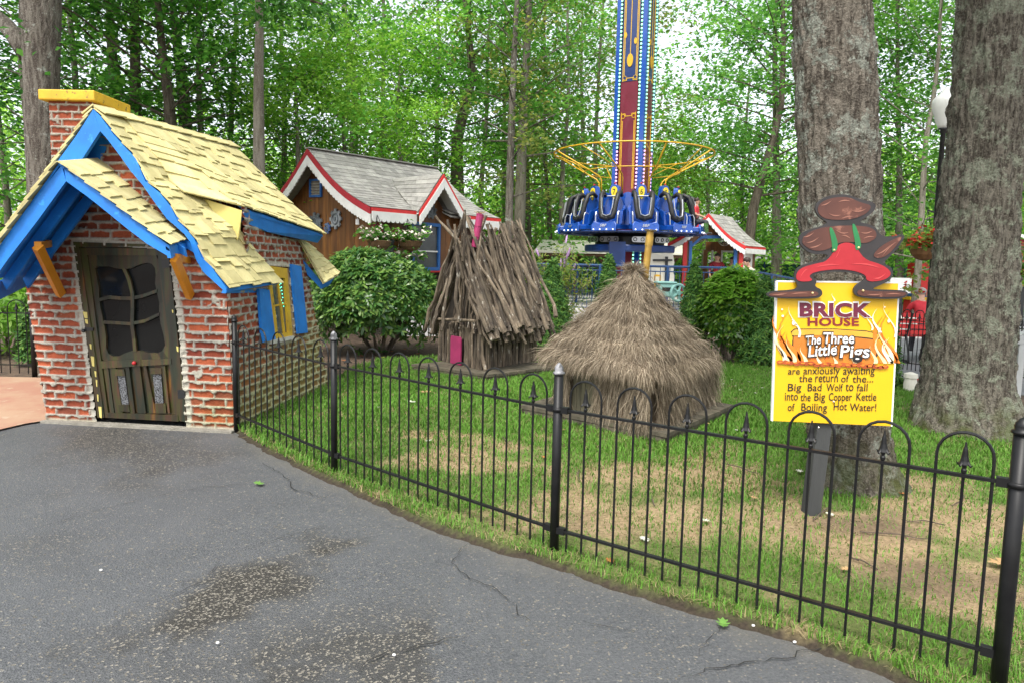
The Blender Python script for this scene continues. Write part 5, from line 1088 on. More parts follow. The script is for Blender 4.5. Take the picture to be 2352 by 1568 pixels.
def bush(name, c, rx, ry, z0, z1, label, cat, leafm, n, per, L, wd, seed, stems=7, lumps=9):
    rng = np.random.default_rng(seed); o = thing(name, (c.x, c.y, 0), label, cat); lm = rng.normal(size=(lumps, 3)); lm /= np.linalg.norm(lm, axis=1, keepdims=True)
    d = rng.normal(size=(n, 3)); d[:, 2] = np.abs(d[:, 2])*1.1-.45; d /= np.linalg.norm(d, axis=1, keepdims=True)
    r = .80+.28*np.max(np.clip((d@lm.T-.55)/.45, 0, 1), 1)-.1*rng.uniform(0, 1, n)**2*3*(rng.uniform(0, 1, n) < .5); hz = (z1-z0)/2
    C = np.stack([c.x+d[:, 0]*r*rx, c.y+d[:, 1]*r*ry, z0+hz*.9+d[:, 2]*r*hz*1.08], 1); N_ = d+np.array([0, 0, .55])+rng.normal(size=(n, 3))*.3; N_ /= np.linalg.norm(N_, axis=1, keepdims=True)
    Vv, F = whorls(rng, C, N_, per, L, wd); fast('foliage', Vv, F, leafm, o); g = MB(); rr = random.Random(seed)
    for i in range(stems):
        an = i*6.283/stems+rr.uniform(-.3, .3); b = Vector((c.x+.12*math.cos(an), c.y+.12*math.sin(an), -.03)); e = Vector((c.x+rx*.62*math.cos(an), c.y+ry*.62*math.sin(an), z0+hz*rr.uniform(.5, 1.0))); m_ = b.lerp(e, .5)+Vector((rr.gauss(0, .06), rr.gauss(0, .06), .08)); g.tube([b, m_, e], [.028, .02, .008], 6)
        for k in range(3): p = m_.lerp(e, rr.random()); g.tube([p, p+Vector((rr.gauss(0, .22), rr.gauss(0, .22), .35))], [.01, .004], 5)
    g.build('stems', m_barkD, o); return o
bc = AT(872, 700, 11.6); bush('rhododendron', bc, 1.16, .9, .16, 1.80, 'broad glossy rhododendron bush in front of the brown cabin', 'shrub', LM['rhodo'], 2300, 8, .135, .16, 5)
bc = AT(1688, 700, 11.4); lb_ = bush('laurel_bush', bc, .56, .52, .05, 1.50, 'round bright glossy laurel bush between two dark conifers', 'shrub', LM['laurel'], 1500, 6, .12, .17, 6, 5, 8)
rng = np.random.default_rng(9); n = 330; d = rng.normal(size=(n, 3)); d[:, 2] = np.abs(d[:, 2])+.35; d /= np.linalg.norm(d, axis=1, keepdims=True); C = np.stack([bc.x+d[:, 0]*.58, bc.y+d[:, 1]*.58, .76+d[:, 2]*.76*rng.uniform(.95, 1.1, n)], 1); N_ = d+np.array([0, 0, 1.1]); N_ /= np.linalg.norm(N_, axis=1, keepdims=True)
Vv, F = whorls(rng, C, N_, 5, .13, .16); fast('new_growth', Vv, F, LM['lime'], lb_)
bc = AT(60, 700, 11.5); bush('flowering_shrub', AT(15, 700, 10.6), .9, .7, .05, 1.30, 'loose bright green shrub behind the far left fence', 'shrub', LM['lime'], 700, 6, .12, .15, 8)
def conifer(px, Y, top, wpx, label, seed, bot=None):
    c = AT(px, 700, Y); H = AT(px, top, Y).z; R = wpx/FPX*Y/2; rng = np.random.default_rng(seed); o = thing('conifer_shrub', (c.x, c.y, 0), label, 'conifer'); n = int(900*H*max(R, .25)*2.2)
    u = rng.uniform(0, 1, n)**.75; z = .04+H*(1-u)**.95*.98; prof = R*(np.clip(1.02-z/H, 0, 1))**.72; an = rng.uniform(0, 6.283, n)
    lump = .66+.5*vnoise(np.cos(an)*2.2+seed, np.sin(an)*2.2, z*3.4, seed, 2); r = prof*lump*rng.uniform(.72, 1.08, n)
    d = np.stack([np.cos(an), np.sin(an), 0*an], 1); C = np.stack([c.x+d[:, 0]*r, c.y+d[:, 1]*r, z], 1); N_ = d*.9+np.array([0, 0, .75])+rng.normal(size=(n, 3))*.35; N_ /= np.linalg.norm(N_, axis=1, keepdims=True)
    Vv, F = whorls(rng, C, N_, 5, .085, .13); fast('foliage', Vv, F, LM['conif'], o); g = MB(); g.tube([(c.x, c.y, -.03), (c.x, c.y, H*.9)], [.035, .008], 7)
    for k in range(26): a = k*2.4; zz = H*(.12+.78*k/26); rr_ = R*(1-zz/H)**.72*.75; g.tube([(c.x, c.y, zz-.05), (c.x+math.cos(a)*rr_, c.y+math.sin(a)*rr_, zz+.06)], [.012, .004], 4)
    g.build('trunk', m_barkD, o); return o
conifer(1592, 11.8, 604, 92, 'dark conifer left of the round laurel bush', 31)
conifer(1756, 10.9, 640, 120, 'wide dark conifer between the laurel bush and the yellow sign', 32)
conifer(1395, 13.4, 588, 95, 'small bright-tipped conifer behind the tip of the straw hut', 33)
conifer(1268, 12.6, 600, 110, 'slim conifer right of the stick hut', 34)
conifer(2046, 9.0, 720, 75, 'small conifer peeping out right of the yellow sign', 35)
conifer(62, 9.6, 690, 60, 'narrow clipped conifer against the left side of the brick house', 36)
# butterfly bush with pale purple flower spikes left of the ride
o = thing('butterfly_bush', AT(1275, 700, 14.6), 'airy pale bush with lilac flower spikes left of the blue railing', 'shrub'); o_c = ORG[o.name]; rng = np.random.default_rng(66); rr = random.Random(66); g = MB(); C = []; fl = MB()
for i in range(34):
    b = Vector((o_c.x+rr.gauss(0, .12), o_c.y+rr.gauss(0, .1), 0)); e = b+Vector((rr.gauss(0, .40), rr.gauss(0, .3), rr.uniform(1.3, 2.05))); m_ = b.lerp(e, .6)+Vector((0, 0, .1)); g.tube([b, m_, e], [.01, .007, .003], 4)
    for k in range(9): C.append(tuple(b.lerp(m_, .4+.6*k/9) if k < 5 else m_.lerp(e, (k-4)/5)))
    if i % 3 == 0: d = (e-m_).normalized(); fl.tube([e, e+d*.07, e+d*.15, e+d*.2], [.012, .024, .018, .004], 6)
Vv, F = leaves(rng, C, 9, (.10, .10, .08), .12, .035); fast('foliage', Vv, F, LM['yel'], o); g.build('stems', m_barkE, o); fl.build('flower_spikes', mat('lilac', (.50, .32, .55), (.38, .22, .45), 20, .8, 0), o)
# ================================================================== BROWN CABIN
def c3(x, y): return (571.7+.35411*x, 310.3+.35411*y)
Z3 = Vector((0, 0, 1))
R0 = AT(*c3(790, 470), 13.5); uL = Vector((.666, .746, 0)); uW = Vector((-.746, .666, 0)); ze = R0.z
def CU(a, b, z): p = R0+uL*a+uW*b; return Vector((p.x, p.y, z))
q = ON(*c3(1625, 548), R0, uW); LR = (q-R0).dot(uL); q = ON(*c3(380, 90), R0, uL); hw = (q-R0).dot(uW); za = q.z
m_cwood = mat('cabin_wood', (.22, .088, .020), (.085, .030, .008), 6, .5, .4, 40, .004, stretch=(1, 1, .10), c3=(.06, .025, .01), isl=.3)
m_shing = mat('grey_shingle', (.36, .345, .315), (.25, .24, .22), 6, .9, .4, 60, .004, isl=.22)
m_crim = mat('crimson_trim', (.38, .018, .03), (.30, .014, .024), 4, .5, .1); m_rtrim = mat('red_trim', (.60, .025, .022), (.5, .02, .02), 4, .5, .1)
m_trimw = mat('trim_white', (.74, .73, .70), (.64, .63, .60), 5, .6, .1); m_bframe = mat('blue_frame', (.02, .12, .36), (.016, .09, .28), 5, .5, .1)
cab = thing('wooden_cabin', CU(.35, .3, 0), 'brown plank cabin with grey shingle roof and red and white scalloped trim', 'cabin')
g = MB(); rl = lambda b: ze+(za-ze)*(1-abs(b-hw)/hw)-.10-.18*math.sin(math.pi*min(1, abs(b-hw)/hw))
planks(g, CU(.4, .3, 0), CU(LR-.4, .3, 0), 1.36, lambda f: ze+.05, .15, .04, -uW, 4); planks(g, CU(.4, .3, 0), CU(.4, 2*hw-.3, 0), 1.36, lambda f: rl(.3+f*(2*hw-.6)), .15, .04, -uL, 6)
planks(g, CU(LR-.4, .3, 0), CU(LR-.4, 2*hw-.3, 0), -.05, lambda f: rl(.3+f*(2*hw-.6)), .15, .04, uL, 7); planks(g, CU(.4, 2*hw-.3, 0), CU(LR-.4, 2*hw-.3, 0), -.05, lambda f: ze, .3, .04, uW, 8)
g.build('wall', m_cwood, cab)
g = MB(); g.prism([CU(.75, .65, -.05), CU(LR-.45, .65, -.05), CU(LR-.45, 2*hw-.4, -.05), CU(.75, 2*hw-.4, -.05)], (0, 0, 1.45)); g.build('base', mat('dark_wood', (.05, .04, .03)), cab)
def bell(t): return -.16*math.sin(math.pi*t)
def cs1(s, t): return CU(LR*s, hw*(1-t), za+(ze-za)*t+bell(t))
def cs2(s, t): return CU(LR*s, hw*(1+t), za+(ze-za)*t+bell(t))
def EP(px, py): return ON(px, py, R0-uW*.02, uW)
dA, dL, dR = EP(*c3(1240, 258)), EP(*c3(1082, 484)), EP(*c3(1388, 516)); aL, aR, aA = [(p-R0).dot(uL) for p in (dL, dR, dA)]
sL_, sR_ = (aL+.26*(aR-aL))/LR, (aR-.26*(aR-aL))/LR; cm = lambda s, t: cs1(s, t*.74)
g = MB(); shingles(g, cs1, LR, 17, (.16, .32), 31, .008, .04, 1, 0, sL_, .012); shingles(g, cm, LR, 12, (.16, .32), 35, .008, .04, 1, sL_, sR_, .012); shingles(g, cs1, LR, 17, (.16, .32), 36, .008, .04, 1, sR_, 1, .012); shingles(g, cs2, LR, 8, (.4, .6), 32, .008, .0, 1, 0, 1, .012)
def low(f): return lambda s, t: f(s, t)-Z3*.03
for f, a, b in ((low(cs1), .004, sL_), (low(cm), sL_, sR_), (low(cs1), sR_, .996), (low(cs2), .004, .996)): deck(g, f, a, b, 1, 8, .03)
g.beam(CU(-.01, hw, za+.02), CU(LR+.01, hw, za+.02), .2, .02); croof = g.build('roof', m_shing, cab)
# trim of the gable and the long eave
def bgp(f, n=8): return [f(0, k/n) for k in range(n+1)]
for f in (cs1, cs2):
    P_ = bgp(f); g = MB(); g.strip([p-Z3*.005-uL*.02 for p in P_], [p-Z3*.13-uL*.02 for p in P_], uL*.05); g.build('bargeboard', m_crim, croof)
    g = MB()
    for a, b in zip(P_, P_[1:]): scallop(g, a-Z3*.12-uL*.015, b-Z3*.12-uL*.015, .17, (0, 0, -1), .055, .03, uL)
    g.build('scalloped_trim', m_trimw, croof)
g = MB(); g.strip([cs1(0, k/8)+uL*.05-Z3*.03 for k in range(9)]+[], [cs1(0, k/8)+uL*.5-Z3*.03 for k in range(9)], (0, 0, -.01)); g.strip([cs2(0, k/8)+uL*.05-Z3*.03 for k in range(9)], [cs2(0, k/8)+uL*.5-Z3*.03 for k in range(9)], (0, 0, -.01)); g.build('soffit', m_trimw, croof)
for a0, a1_ in ((0, aL), (aR, LR)):
    g = MB(); p, q = CU(a0, -.02, ze), CU(a1_, -.02, ze); g.prism([p, q, q-Z3*.075, p-Z3*.075], -uW*.03); g.build('fascia', m_rtrim, croof)
    g = MB(); scallop(g, p-Z3*.07-uW*.01, q-Z3*.07-uW*.01, .15, (0, 0, -1), .055, .03, -uW); g.build('scalloped_trim', m_trimw, croof)
tz = (dA.z-ze)/(za-ze); bv_ = hw*tz+.35; V_ = CU(aA, min(bv_, hw-.05), dA.z+.02)
dor = MB(); dl0, dr0 = CU(aL, -.1, ze-.02), CU(aR, -.1, ze-.02); dap = CU(aA, -.1, dA.z)
vl, vr = CU(aL+.05, .15, ze+.06), CU(aR-.05, .15, ze+.06)
def ds1(s, t): return dap.lerp(V_, s).lerp(dl0.lerp(vl, s), t)
def ds2(s, t): return dap.lerp(V_, s).lerp(dr0.lerp(vr, s), t)
shingles(dor, ds1, 1.1, 8, (.16, .32), 33, .008, .04, 1, 0, 1, .012); shingles(dor, ds2, 1.1, 8, (.16, .32), 34, .008, .04, 1, 0, 1, .012); deck(dor, ds1, .01, 1, 1, 1, .02); deck(dor, ds2, .01, 1, 1, 1, .02)
dmo = dor.build('dormer_roof', m_shing, croof)
for e_ in (dl0, dr0):
    g = MB(); a, b = dap-uW*.02, e_-uW*.02; g.prism([a, b, b-Z3*.08, a-Z3*.09], -uW*.03); g.build('bargeboard', m_rtrim, croof); g = MB(); scallop(g, a-Z3*.085-uW*.015, b-Z3*.075-uW*.015, .16, (0, 0, -1), .05, .03, -uW); g.build('scalloped_trim', m_trimw, croof)
g = MB(); g.prism([dap-Z3*.26+uW*.38, dl0+uW*.38-Z3*.1+uL*.1, dl0+uW*.38-Z3*.4+uL*.1, dr0+uW*.38-Z3*.4-uL*.1, dr0+uW*.38-Z3*.1-uL*.1], uW*.03); g.build('dormer_wall', m_cwood, cab)
g = MB(); g.prism([dap-Z3*.05-uW*.0, dr0-Z3*.03, dr0-Z3*.03+uW*.4, dap-Z3*.05+uW*.4], (0, 0, -.01)); g.prism([dap-Z3*.05, dl0-Z3*.03, dl0-Z3*.03+uW*.4, dap-Z3*.05+uW*.4], (0, 0, -.01)); g.build('soffit', m_trimw, croof)
def LW(px, py, off=.0): return ON(px, py, CU(0, .3, 0)-uW*(.045+off), uW)
def GW(px, py, off=.0): return ON(px, py, CU(.4, 0, 0)-uL*(.045+off), uL)
g = MB(); p = LW(*c3(750, 560)); p = CU(.38, .27, 0); g.box((p.x, p.y, (ze+1.3)/2), (.13, .13, ze-1.3), Matrix.Rotation(math.atan2(uL.y, uL.x), 3, 'Z')); g.build('corner_post', m_crim, cab)
def frame(mb, P, w, d, nrm):
    c = sum(P, Vector())/4
    for i in range(4):
        a, b = P[i], P[(i+1) % 4]; ia, ib = a.lerp(c, w), b.lerp(c, w); mb.prism([a, b, ib, ia], Vector(nrm)*d)
wp = [LW(*c3(*p), .01) for p in ((1049, 560), (1235, 578), (1230, 880), (1052, 880))]; g = MB(); frame(g, wp, .14, .05, -uW); wno = g.build('window', m_bframe, cab)
g = MB(); g.prism([p for p in wp], uW*.01); g.build('pane', mat('screen_glass', (.05, .055, .06), (.09, .095, .10), 2, .16, 0, spec=.6), wno)
g = MB(); c_ = sum(wp, Vector())/4; g.prism([wp[0].lerp(wp[3], .58), wp[1].lerp(wp[2], .58), wp[1].lerp(wp[2], .61), wp[0].lerp(wp[3], .61)], -uW*.03); g.build('sash', m_trimw, wno)
vp = [GW(*c3(*p), .01) for p in ((400, 288), (477, 284), (477, 403), (400, 406))]; g = MB(); frame(g, vp, .22, .04, -uL); vno = g.build('vent', m_bframe, cab)
g = MB()
for i in range(6): t = (i+.6)/6.4; a, b = vp[0].lerp(vp[3], t), vp[1].lerp(vp[2], t); g.beam(a.lerp(b, .1)-uL*.005, a.lerp(b, .9)-uL*.005, .03, .045, (-.5*uL.x, -.5*uL.y, 1))
g.build('louvres', mat('louvre', (.32, .30, .25), (.2, .19, .16), 8, .8), vno)
g = MB(); a, b = LW(*c3(960, 862)), LW(*c3(1290, 862)); g.prism([a, b, b-Z3*.10, a-Z3*.10], -uW*.04); g.build('skirting', m_rtrim, cab)
# cut-out cogwheels hung on the cabin
m_cog = mat('cog_grey', (.36, .38, .40), (.12, .13, .14), 3.0, .4, .1, lo=.35, hi=.65, metal=.2); m_cogb = mat('cog_blue', (.05, .11, .30), (.16, .2, .3), 3, .45, .1); m_cogd = mat('cog_dark', (.16, .18, .20), (.06, .065, .07), 4, .4, .1)
def cog(c, r, n, ax, up, nrm, m, label):
    o = thing('cog_decoration', c, label, 'wall decoration', 'painted cogwheels on the cabin'); g = MB(); P_ = []
    for i in range(n):
        for da, k in ((-.5, .76), (-.28, .76), (-.2, 1), (.2, 1), (.28, .76)):
            a = 6.2832*(i+da)/n; P_.append(Vector(c)+ax*r*k*math.cos(a)+up*r*k*math.sin(a))
    g.prism(P_, Vector(nrm)*.035); g.build('wheel', m, o); g = MB(); g.ring(Vector(c)+Vector(nrm)*.04, r*.5, r*.07, 20, 6, (ax, up)); g.tube([Vector(c)+Vector(nrm)*.03, Vector(c)+Vector(nrm)*.06], r*.2, 10); g.build('hub', m_cogd, o)
cog(GW(*c3(436, 582), .02), .27, 9, uW, Z3, -uL, m_cogd, 'larger dark cogwheel cut-out on the left gable wall'); cog(GW(*c3(568, 546), .02), .22, 8, uW, Z3, -uL, m_cog, 'lighter grey cogwheel cut-out right of the larger one on the gable wall')
cog(GW(*c3(514, 606), .03), .12, 7, uW, Z3, -uL, m_cogb, 'small blue cogwheel cut-out between the two grey ones'); cog(LW(*c3(1178, 497), -.02), .17, 8, (uL+Z3*.3).normalized(), (Z3-uL*.3).normalized(), -uW, m_cogd, 'dark blue-grey cogwheel cut-out in the small dormer gable')
cog(LW(*c3(893, 728), .02), .22, 9, uL, Z3, -uW, m_cogd, 'dark cogwheel cut-out on the long wall behind the hanging baskets')
m_petw = mat('petal_white', (.75, .70, .60), (.7, .6, .5), 20, .7, 0)
def basket(name, hang, c, r, label, pet, seed, lf='mid', n=26, drop=.25, grp=None, bark=None):
    o = thing(name, c, label, 'hanging basket', grp); rng = np.random.default_rng(seed); g = MB()
    for k in range(3): a = k*2.09; g.tube([Vector(c)+Vector((math.cos(a)*r*.8, math.sin(a)*r*.8, 0)), Vector(hang)], .006, 4)
    g.build('hanger', m_iron, o); g = MB(); g.lathe([(r*.15, -r*.85), (r*.55, -r*.72), (r*.85, -r*.4), (r, 0), (r*.95, .01)], c, 14); g.build('pot', bark or mat('coir', (.16, .09, .04), (.09, .05, .02), 16, .9, .8, 40, .01), o)
    d = rng.normal(size=(n, 3)); d[:, 2] = np.abs(d[:, 2])*.7-.25; C = np.array(c)+d*np.array([r*.85, r*.85, r*.75])+np.array([0, 0, r*.4]); C = np.concatenate([C, np.array(c)+np.stack([r*1.05*np.cos(np.arange(8)*.785), r*1.05*np.sin(np.arange(8)*.785), -drop*rng.uniform(.2, 1.3, 8)], 1)])
    Vv, F = leaves(rng, C, 10, (r*.16, r*.16, r*.14), r*.42, r*.26); fast('foliage', Vv, F, LM[lf], o); Vv, F = leaves(rng, C[rng.uniform(0, 1, len(C)) < .75]+np.array([0, -r*.22, r*.05]), 7, (r*.15, r*.15, r*.14), r*.26, r*.24); tag(fast('flowers', Vv, F, pet, o), kind='stuff'); return o
h1 = CU(.9, -.05, ze-.2); basket('hanging_basket', LW(*c3(832, 520), .35), LW(*c3(845, 690), .35), .24, 'left of two white-flowered hanging baskets under the cabin eave', m_petw, 5, 'mid')
basket('hanging_basket', LW(*c3(1028, 545), .35), LW(*c3(1048, 690), .35), .25, 'right white-flowered hanging basket, beside the cabin window', m_petw, 6, 'mid')
g = MB(); a = GW(*c3(705, 565), .25); g.box(a, (.07, .05, .11)); g.tube([a+Z3*.05, a+Z3*.2], .008, 5); o = g.build('lantern', m_trimw); tag(o, 'small white lantern hanging at the cabin corner under the eave', 'lantern')
pf = thing('picket_fence', AT(960, 789, 14.4), 'low pale picket fence seen under the rhododendron bush', 'fence')
g = MB(); a = AT(925, 756, 14.4); b = AT(1000, 760, 14.6); a.z = b.z = .36; g.beam(a+Vector((0, .03, 0)), b+Vector((0, .03, 0)), .03, .06); g.build('rail', m_trimw, pf)
for i in range(8): p = a.lerp(b, i/7+.01); g = MB(); g.prism([Vector((p.x-.035, p.y, -.03)), Vector((p.x+.035, p.y, -.03)), Vector((p.x+.035, p.y, .46)), Vector((p.x, p.y, .52)), Vector((p.x-.035, p.y, .46))], (0, .02, 0)); g.build('picket', m_trimw, pf)
# ================================================================== DROP TOWER RIDE
m_rblue = mat('ride_blue', (.006, .068, .36), (.006, .055, .30), 3, .25, .05, 30, .001, coat=.4); m_rblued = mat('ride_blue_dark', (.010, .045, .20), (.008, .035, .15), 3, .4, .1)
m_mar = mat('ride_maroon', (.16, .008, .028), (.13, .007, .022), 3, .35, .05, coat=.3); m_night = mat('ride_night', (.05, .09, .22), (.010, .028, .13), 1.2, .35, 0, coat=.3, lo=.55, hi=.8); m_yline = mat('ride_yellow', (.68, .40, .02), (.6, .34, .015), 5, .45, 0)
m_blb = mat('bulb_green', (.5, .95, .75), rough=.4, bump=0, emit=((.30, 1, .62), .75)); m_blp = mat('bulb_pink', (.8, .5, .8), rough=.4, bump=0, emit=((.85, .42, .95), .75)); m_blk2 = mat('ride_black', (.014, .014, .015), (.025, .025, .025), 8, .5, .15); m_sil = mat('silver', (.62, .63, .65), (.5, .5, .52), 8, .28, 0, metal=.8)
TY = 18.6; tcor = AT(1465, 605, TY); th_ = rad(30); eL_ = Vector((-math.cos(th_), math.sin(th_), 0)); eR_ = Vector((math.sin(th_), math.cos(th_), 0)); ts = .83
tcen = Vector((tcor.x, tcor.y, 0))+(eL_+eR_)*ts/2; tbase = Vector((tcen.x, tcen.y, PLZ)); ZT = 13.0
ride = thing('drop_tower_ride', tbase, 'blue and maroon drop tower ride with lights, yellow hoop and ring of seats', 'amusement ride')
g = MB(); a = math.atan2(eR_.y, eR_.x); RM = Matrix.Rotation(a, 3, 'Z')
for i, j in ((0, 0), (1, 0), (0, 1), (1, 1)):
    p = Vector((tcor.x, tcor.y, 0))+eL_*(.055+(ts-.11)*i)+eR_*(.055+(ts-.11)*j); g.box((p.x, p.y, (PLZ+ZT)/2), (.13, .13, ZT-PLZ), RM)
g.build('column', m_rblue, ride); g = MB(); g.box((tcen.x, tcen.y, (PLZ+ZT)/2), (ts-.2, ts-.2, ZT-PLZ), RM); g.build('core', m_blk2, ride)
def TF(fc, s, z, off=0):
    b = Vector((tcor.x, tcor.y, 0)); e, n_ = (eL_, -eR_) if fc == 0 else (eR_, -eL_); p = b+e*(ts*s)+n_*off; p.z = z; return p
def zy(y): return CAMH+(610-y)/FPX*18.9
for fc in (0, 1):
    nn = -eR_ if fc == 0 else -eL_
    g = MB(); g.prism([TF(fc, .22, PLZ+.05, .0), TF(fc, .80, PLZ+.05, .0), TF(fc, .80, zy(206), 0), TF(fc, .22, zy(206), 0)], -nn*.03); po = g.build('panel', m_mar, ride)
    g = MB(); g.prism([TF(fc, .22, zy(205)), TF(fc, .80, zy(205)), TF(fc, .80, ZT-.1), TF(fc, .22, ZT-.1)], -nn*.03); pn = g.build('panel', m_night, ride)
    g = MB()
    def ln_(s0, z0, s1, z1): g.beam(TF(fc, s0, z0, .004), TF(fc, s1, z1, .004), .018, .008, nn)
    for s in (.27, .75): ln_(s, zy(205), s, ZT-.2); ln_(s, zy(440), s, zy(272))
    for s in (.31, .71): ln_(s, zy(192), s, ZT-.2); ln_(s, zy(440), s, zy(290))
    for y0, sg in ((203, 1), (275, -1)):
        z = zy(y0); ln_(.27, z, .40, z); ln_(.62, z, .75, z); ln_(.40, z, .40, z+sg*.06); ln_(.62, z, .62, z+sg*.06); ln_(.40, z+sg*.06, .62, z+sg*.06)
        for s in (.33, .69): g.ring(TF(fc, s, z+sg*.07, .006), .05, .008, 14, 5, (eL_ if fc == 0 else eR_, Z3))
    ln_(.52, zy(160), .52, ZT-.3); e_ = eL_ if fc == 0 else eR_; P_ = [TF(fc, .52, zy(160), .006)+e_*.085*math.cos(k*.3142)+Z3*.17*math.sin(k*.3142) for k in range(20)]; g.prism(P_, nn*.012)
    for s, y in ((.36, 120), (.70, 105)): g.prism([TF(fc, s, zy(y), .006)+e_*.04*math.cos(k*.3142)+Z3*.08*math.sin(k*.3142) for k in range(20)], nn*.01)
    g.build('gold_trim', m_yline, po)
    for s in (.165, .855):
        for za_, zb_, m_ in ((PLZ+.1, 3.3, m_blb), (3.3, zy(352), m_blp), (zy(352), ZT-.2, m_blb)):
            g = MB(); n_ = int((zb_-za_)/.098)
            g.mi = 1; g.beam(TF(fc, s, za_+.01, .006), TF(fc, s, zb_-.01, .006), .05, .012, nn); g.mi = 0
            for i in range(n_): g.ball(TF(fc, s, za_+(i+.5)*.098, .012), .031, 7, 4)
            g.build('light_strip', [m_, m_blk2], ride)
cdir = Vector((-tcen.x, -tcen.y, 0)).normalized(); crt = Vector((-cdir.y, cdir.x, 0))
def RP(r, ph, z, t=0):
    a = rad(ph); d = cdir*math.cos(a)+crt*math.sin(a); tt_ = crt*math.cos(a)-cdir*math.sin(a); return Vector((tcen.x, tcen.y, 0))+d*r+tt_*t+Z3*z
g = MB(); n_ = 48; g.lathe([(.62, 2.12), (.95, 2.12), (.95, 2.32), (1.15, 2.40), (1.15, 2.46), (.62, 2.46)], (tcen.x, tcen.y, 0), 36); gon = g.build('gondola_base', m_blk2, ride)
g = MB(); g.lathe([(.62, 1.92), (1.22, 1.92), (1.24, 1.95), (1.24, 2.07), (1.22, 2.10), (.62, 2.10)], (tcen.x, tcen.y, 0), 40); g.build('lower_ring', m_rblued, ride)
p = RP(1.27, -14, 1.86); g = MB(); g.box(p, (.42, .1, .62), Matrix.Rotation(math.atan2(-cdir.x, cdir.y)-rad(14)*0, 3, 'Z')); g.build('motor_box', m_rblued, ride)
for ph in (-28, 17, 48, -60):
    g = MB(); a, b = RP(1.12, ph, 2.24, -.22), RP(1.12, ph, 2.24, .22); dd = (b-a).normalized(); nn = (RP(2, ph, 0)-RP(1, ph, 0)).normalized(); P_ = [a+dd*-.07*math.sin(k*.3927+0)+Z3*.075*math.cos(k*.3927) for k in range(9)]+[b+dd*.07*math.sin(k*.3927)-Z3*.075*math.cos(k*.3927) for k in range(9)]; g.prism(P_, nn*.03); g.build('wheel_plate', m_sil, gon)
    g = MB(); 
    for t in (-.2, .0, .2): c = RP(1.155, ph, 2.24, t); g.ring(c, .045, .01, 10, 5, (dd, Z3))
    g.build('bolts', m_blk2, gon)
g = MB()
for k in range(12): # curved blue shields between the seats
    ph = 26+30*k; P_ = [RP(1.18, ph-13+26*i/6, 2.55) for i in range(7)]+[RP(1.18, ph+13-26*i/6, 3.22+.24*math.sin(math.pi*i/6)**.7) for i in range(7)]
    for i in range(6): g.prism([P_[i], P_[i+1], P_[12-i], P_[13-i]], (cdir*math.cos(rad(ph))+crt*math.sin(rad(ph)))*-.03)
g.build('shield', m_rblue, ride)
g = MB()   # underside bars
for k in range(48): a = k*7.5; g.beam(RP(1.1, a, 2.40), RP(1.92, a, 2.44), .012, .012)
for r in (1.3, 1.6, 1.9): g.ring((tcen.x, tcen.y, 2.42), r, .014, 60, 4)
g.build('foot_grating', m_rblued, ride)
m_tray = m_rblue
